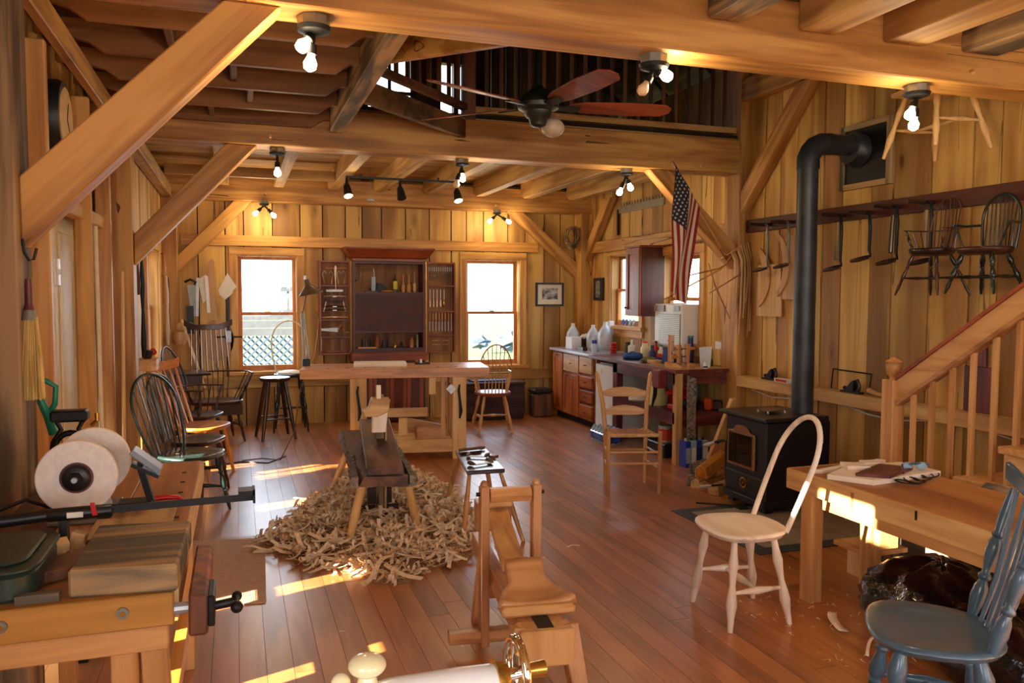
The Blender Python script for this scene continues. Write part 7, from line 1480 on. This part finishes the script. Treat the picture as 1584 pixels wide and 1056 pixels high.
# ------------------------------------------------------------------ LAMPS
def pt(loc, e, r=.03, col=(1.0, .75, .44)): light('lamp_glow', 'POINT', loc, e, col, shadow_soft_size=r)
def ceiling_lamp(lab, p, bulbs, s_=1.0, unlit=(), e=7.5, adapter='galv'):
    t = thing('ceiling_lamp', lab, 'lamp', p); p = V(p)
    MB().tube([p, p-V((0, 0, .035*s_))], .055*s_, 8).build('junction_box', 'galv', t); MB().tube([p-V((0, 0, .035*s_)), p-V((0, 0, .05*s_)), p-V((0, 0, .062*s_))], [.062*s_, .056*s_, .022*s_], 16).build('holder', 'iron', t, smooth=40)
    for i, b in enumerate(bulbs):
        b = V(b); q = p-V((0, 0, .055*s_)); d = (b-q).normalized(); e1 = b-d*.035
        MB().tube([q, q.lerp(e1, .55), q.lerp(e1, .56), e1], [.010, .010, .019, .022], 12).build('socket', 'iron', t, smooth=40)
        lit = i not in unlit
        bb_ = MB().tube([e1, e1+d*.012, b, b+d*.022, b+d*.034], [.013, .016, .027, .024, .006], 14).build('bulb', 'bulb' if lit else 'bulboff', t, smooth=60)
        if lit: pt(b+d*.045, e, .032)
ceiling_lamp('ceiling lamp with two lit bulbs under the first beam, near the big brace', (.305, 3.33, 2.659), [(.262, 3.30, 2.537), (.291, 3.33, 2.478)], 1.15)
ceiling_lamp('ceiling lamp with one lit and one dark bulb, right of the ceiling fan', (1.83, 3.33, 2.659), [(1.894, 3.33, 2.575), (1.778, 3.33, 2.505)], 1.15, unlit=(1,))
ceiling_lamp('ceiling lamp with two lit bulbs at the right end of the first beam', (3.38, 3.33, 2.659), [(3.34, 3.33, 2.51), (3.365, 3.33, 2.458)], 1.1)
ceiling_lamp('ceiling lamp with a single bulb under the second beam at left', (.305, 6.36, 2.659), [(.304, 6.34, 2.475)], 1.0)
ceiling_lamp('ceiling lamp under the middle of the second beam, beside the track', (1.75, 6.36, 2.659), [(1.755, 6.36, 2.509), (1.704, 6.36, 2.458)], 1.0, unlit=(1,))
ceiling_lamp('ceiling lamp under the second beam behind the flag', (3.24, 6.36, 2.659), [(3.28, 6.36, 2.505), (3.178, 6.36, 2.460)], 1.0)
ceiling_lamp('spread twin-bulb lamp on the farthest beam over the left window', (.31, 9.64, 2.619), [(.214, 9.58, 2.47), (.41, 9.58, 2.455)], .9, e=6.5)
ceiling_lamp('spread twin-bulb lamp on the farthest beam by the right window', (3.11, 9.64, 2.619), [(3.0, 9.58, 2.475), (3.245, 9.58, 2.475)], .9, e=6.5)
tk = thing('track_light', 'black track light bar with three spot heads below the back ceiling', 'lamp', (1.6, 8.2, 2.75))
MB().bar((1.05, 8.2, 2.735), (2.17, 8.2, 2.735), .035, .02).build('track', 'black', tk)
for x in (1.2, 2.0): MB().bb(x-.01, x+.01, 8.19, 8.21, 2.745, 2.772).build('hanger', 'black', tk)
for k, x in enumerate((1.06, 1.60, 2.20)):
    h = MB().tube([(x, 8.2, 2.73), (x, 8.2, 2.67), (x+.0, 8.2, 2.64), (x+.01, 8.18, 2.56), (x+.012, 8.17, 2.54)], [.012, .016, .034, .045, .048], 14).build('spot_head', 'iron', tk, smooth=50)
    if k != 1: MB().tube([(x+.012, 8.168, 2.538), (x+.014, 8.165, 2.528)], [.044, .03], 14).build('bulb', 'bulb', h); pt((x+.015, 8.155, 2.49), 6, .04)
solo(MB().tube([(1.42, 9.0, 2.61), (1.42, 9.0, 2.96)], .004, 6).bb(1.38, 1.46, 8.98, 9.02, 2.59, 2.62), 'pull_switch', 'galv', 'tiny pull switch hanging from the back bay ceiling', 'switch')
solo(MB().tube([(3.09, 6.9, 2.755), (3.09, 6.9, 2.20)], .003, 5).tube([(3.06, 6.9, 2.20), (3.12, 6.9, 2.20)], .008, 6), 'pull_cord', 'paper', 'thin white pull cord with a small toggle in front of the right wall', 'cord') if False else None
# ------------------------------------------------------------------ CEILING FAN
fn = thing('ceiling_fan', 'ceiling fan with five reddish wooden blades and a dark bronze motor', 'fan', (1.825, 4.815, 2.70)); fc = V((1.825, 4.815, 2.75)); BRZ = plain('dark_bronze', srgb(52, 54, 48), .38, .5)
MB().tube([fc+V((0, 0, .1)), (1.825, 4.815, 6.4)], .014, 8).build('downrod', 'iron', fn)
MB().lathe(fc+V((0, 0, .13)), fc-V((0, 0, .13)), [(0, .03), (.1, .05), (.25, .10), (.45, .135), (.55, .13), (.62, .09), (.72, .085), (.8, .06), (.95, .05), (1, .02)], 24).build('motor', BRZ, fn, smooth=40)
for k, a in enumerate((133, 205, 277, 349, 61)):
    a = math.radians(a); d = V((math.cos(a), math.sin(a), 0)); s_ = V((-d.y, d.x, 0)); tw = math.radians(-14); wv = s_*math.cos(tw)+V((0, 0, math.sin(tw)))
    poly = [(.20, -.045), (.30, -.07), (.60, -.085), (.82, -.075), (.87, -.03), (.87, .03), (.82, .075), (.60, .085), (.30, .07), (.20, .045)]
    MB().prism(poly, fc+V((0, 0, -.0)), d, wv, .008).build('blade', wood('fan_blade_wood', srgb(168, 84, 46), srgb(126, 56, 30), 'x', .35, var=.1) if k == 0 else bpy.data.materials['fan_blade_wood'], fn, bevel=.002)
    MB().prism([(.09, -.02), (.20, -.035), (.27, -.03), (.27, .03), (.20, .035), (.09, .02)], fc+V((0, 0, -.012)), d, wv, .010).build('blade_arm', BRZ, fn)
MB().ball(fc+V((.11, .02, -.12)), (.075, .075, .06), 16, 10).build('glass_shade', plain('frosted_shade', srgb(190, 172, 150), .4), fn, smooth=60)
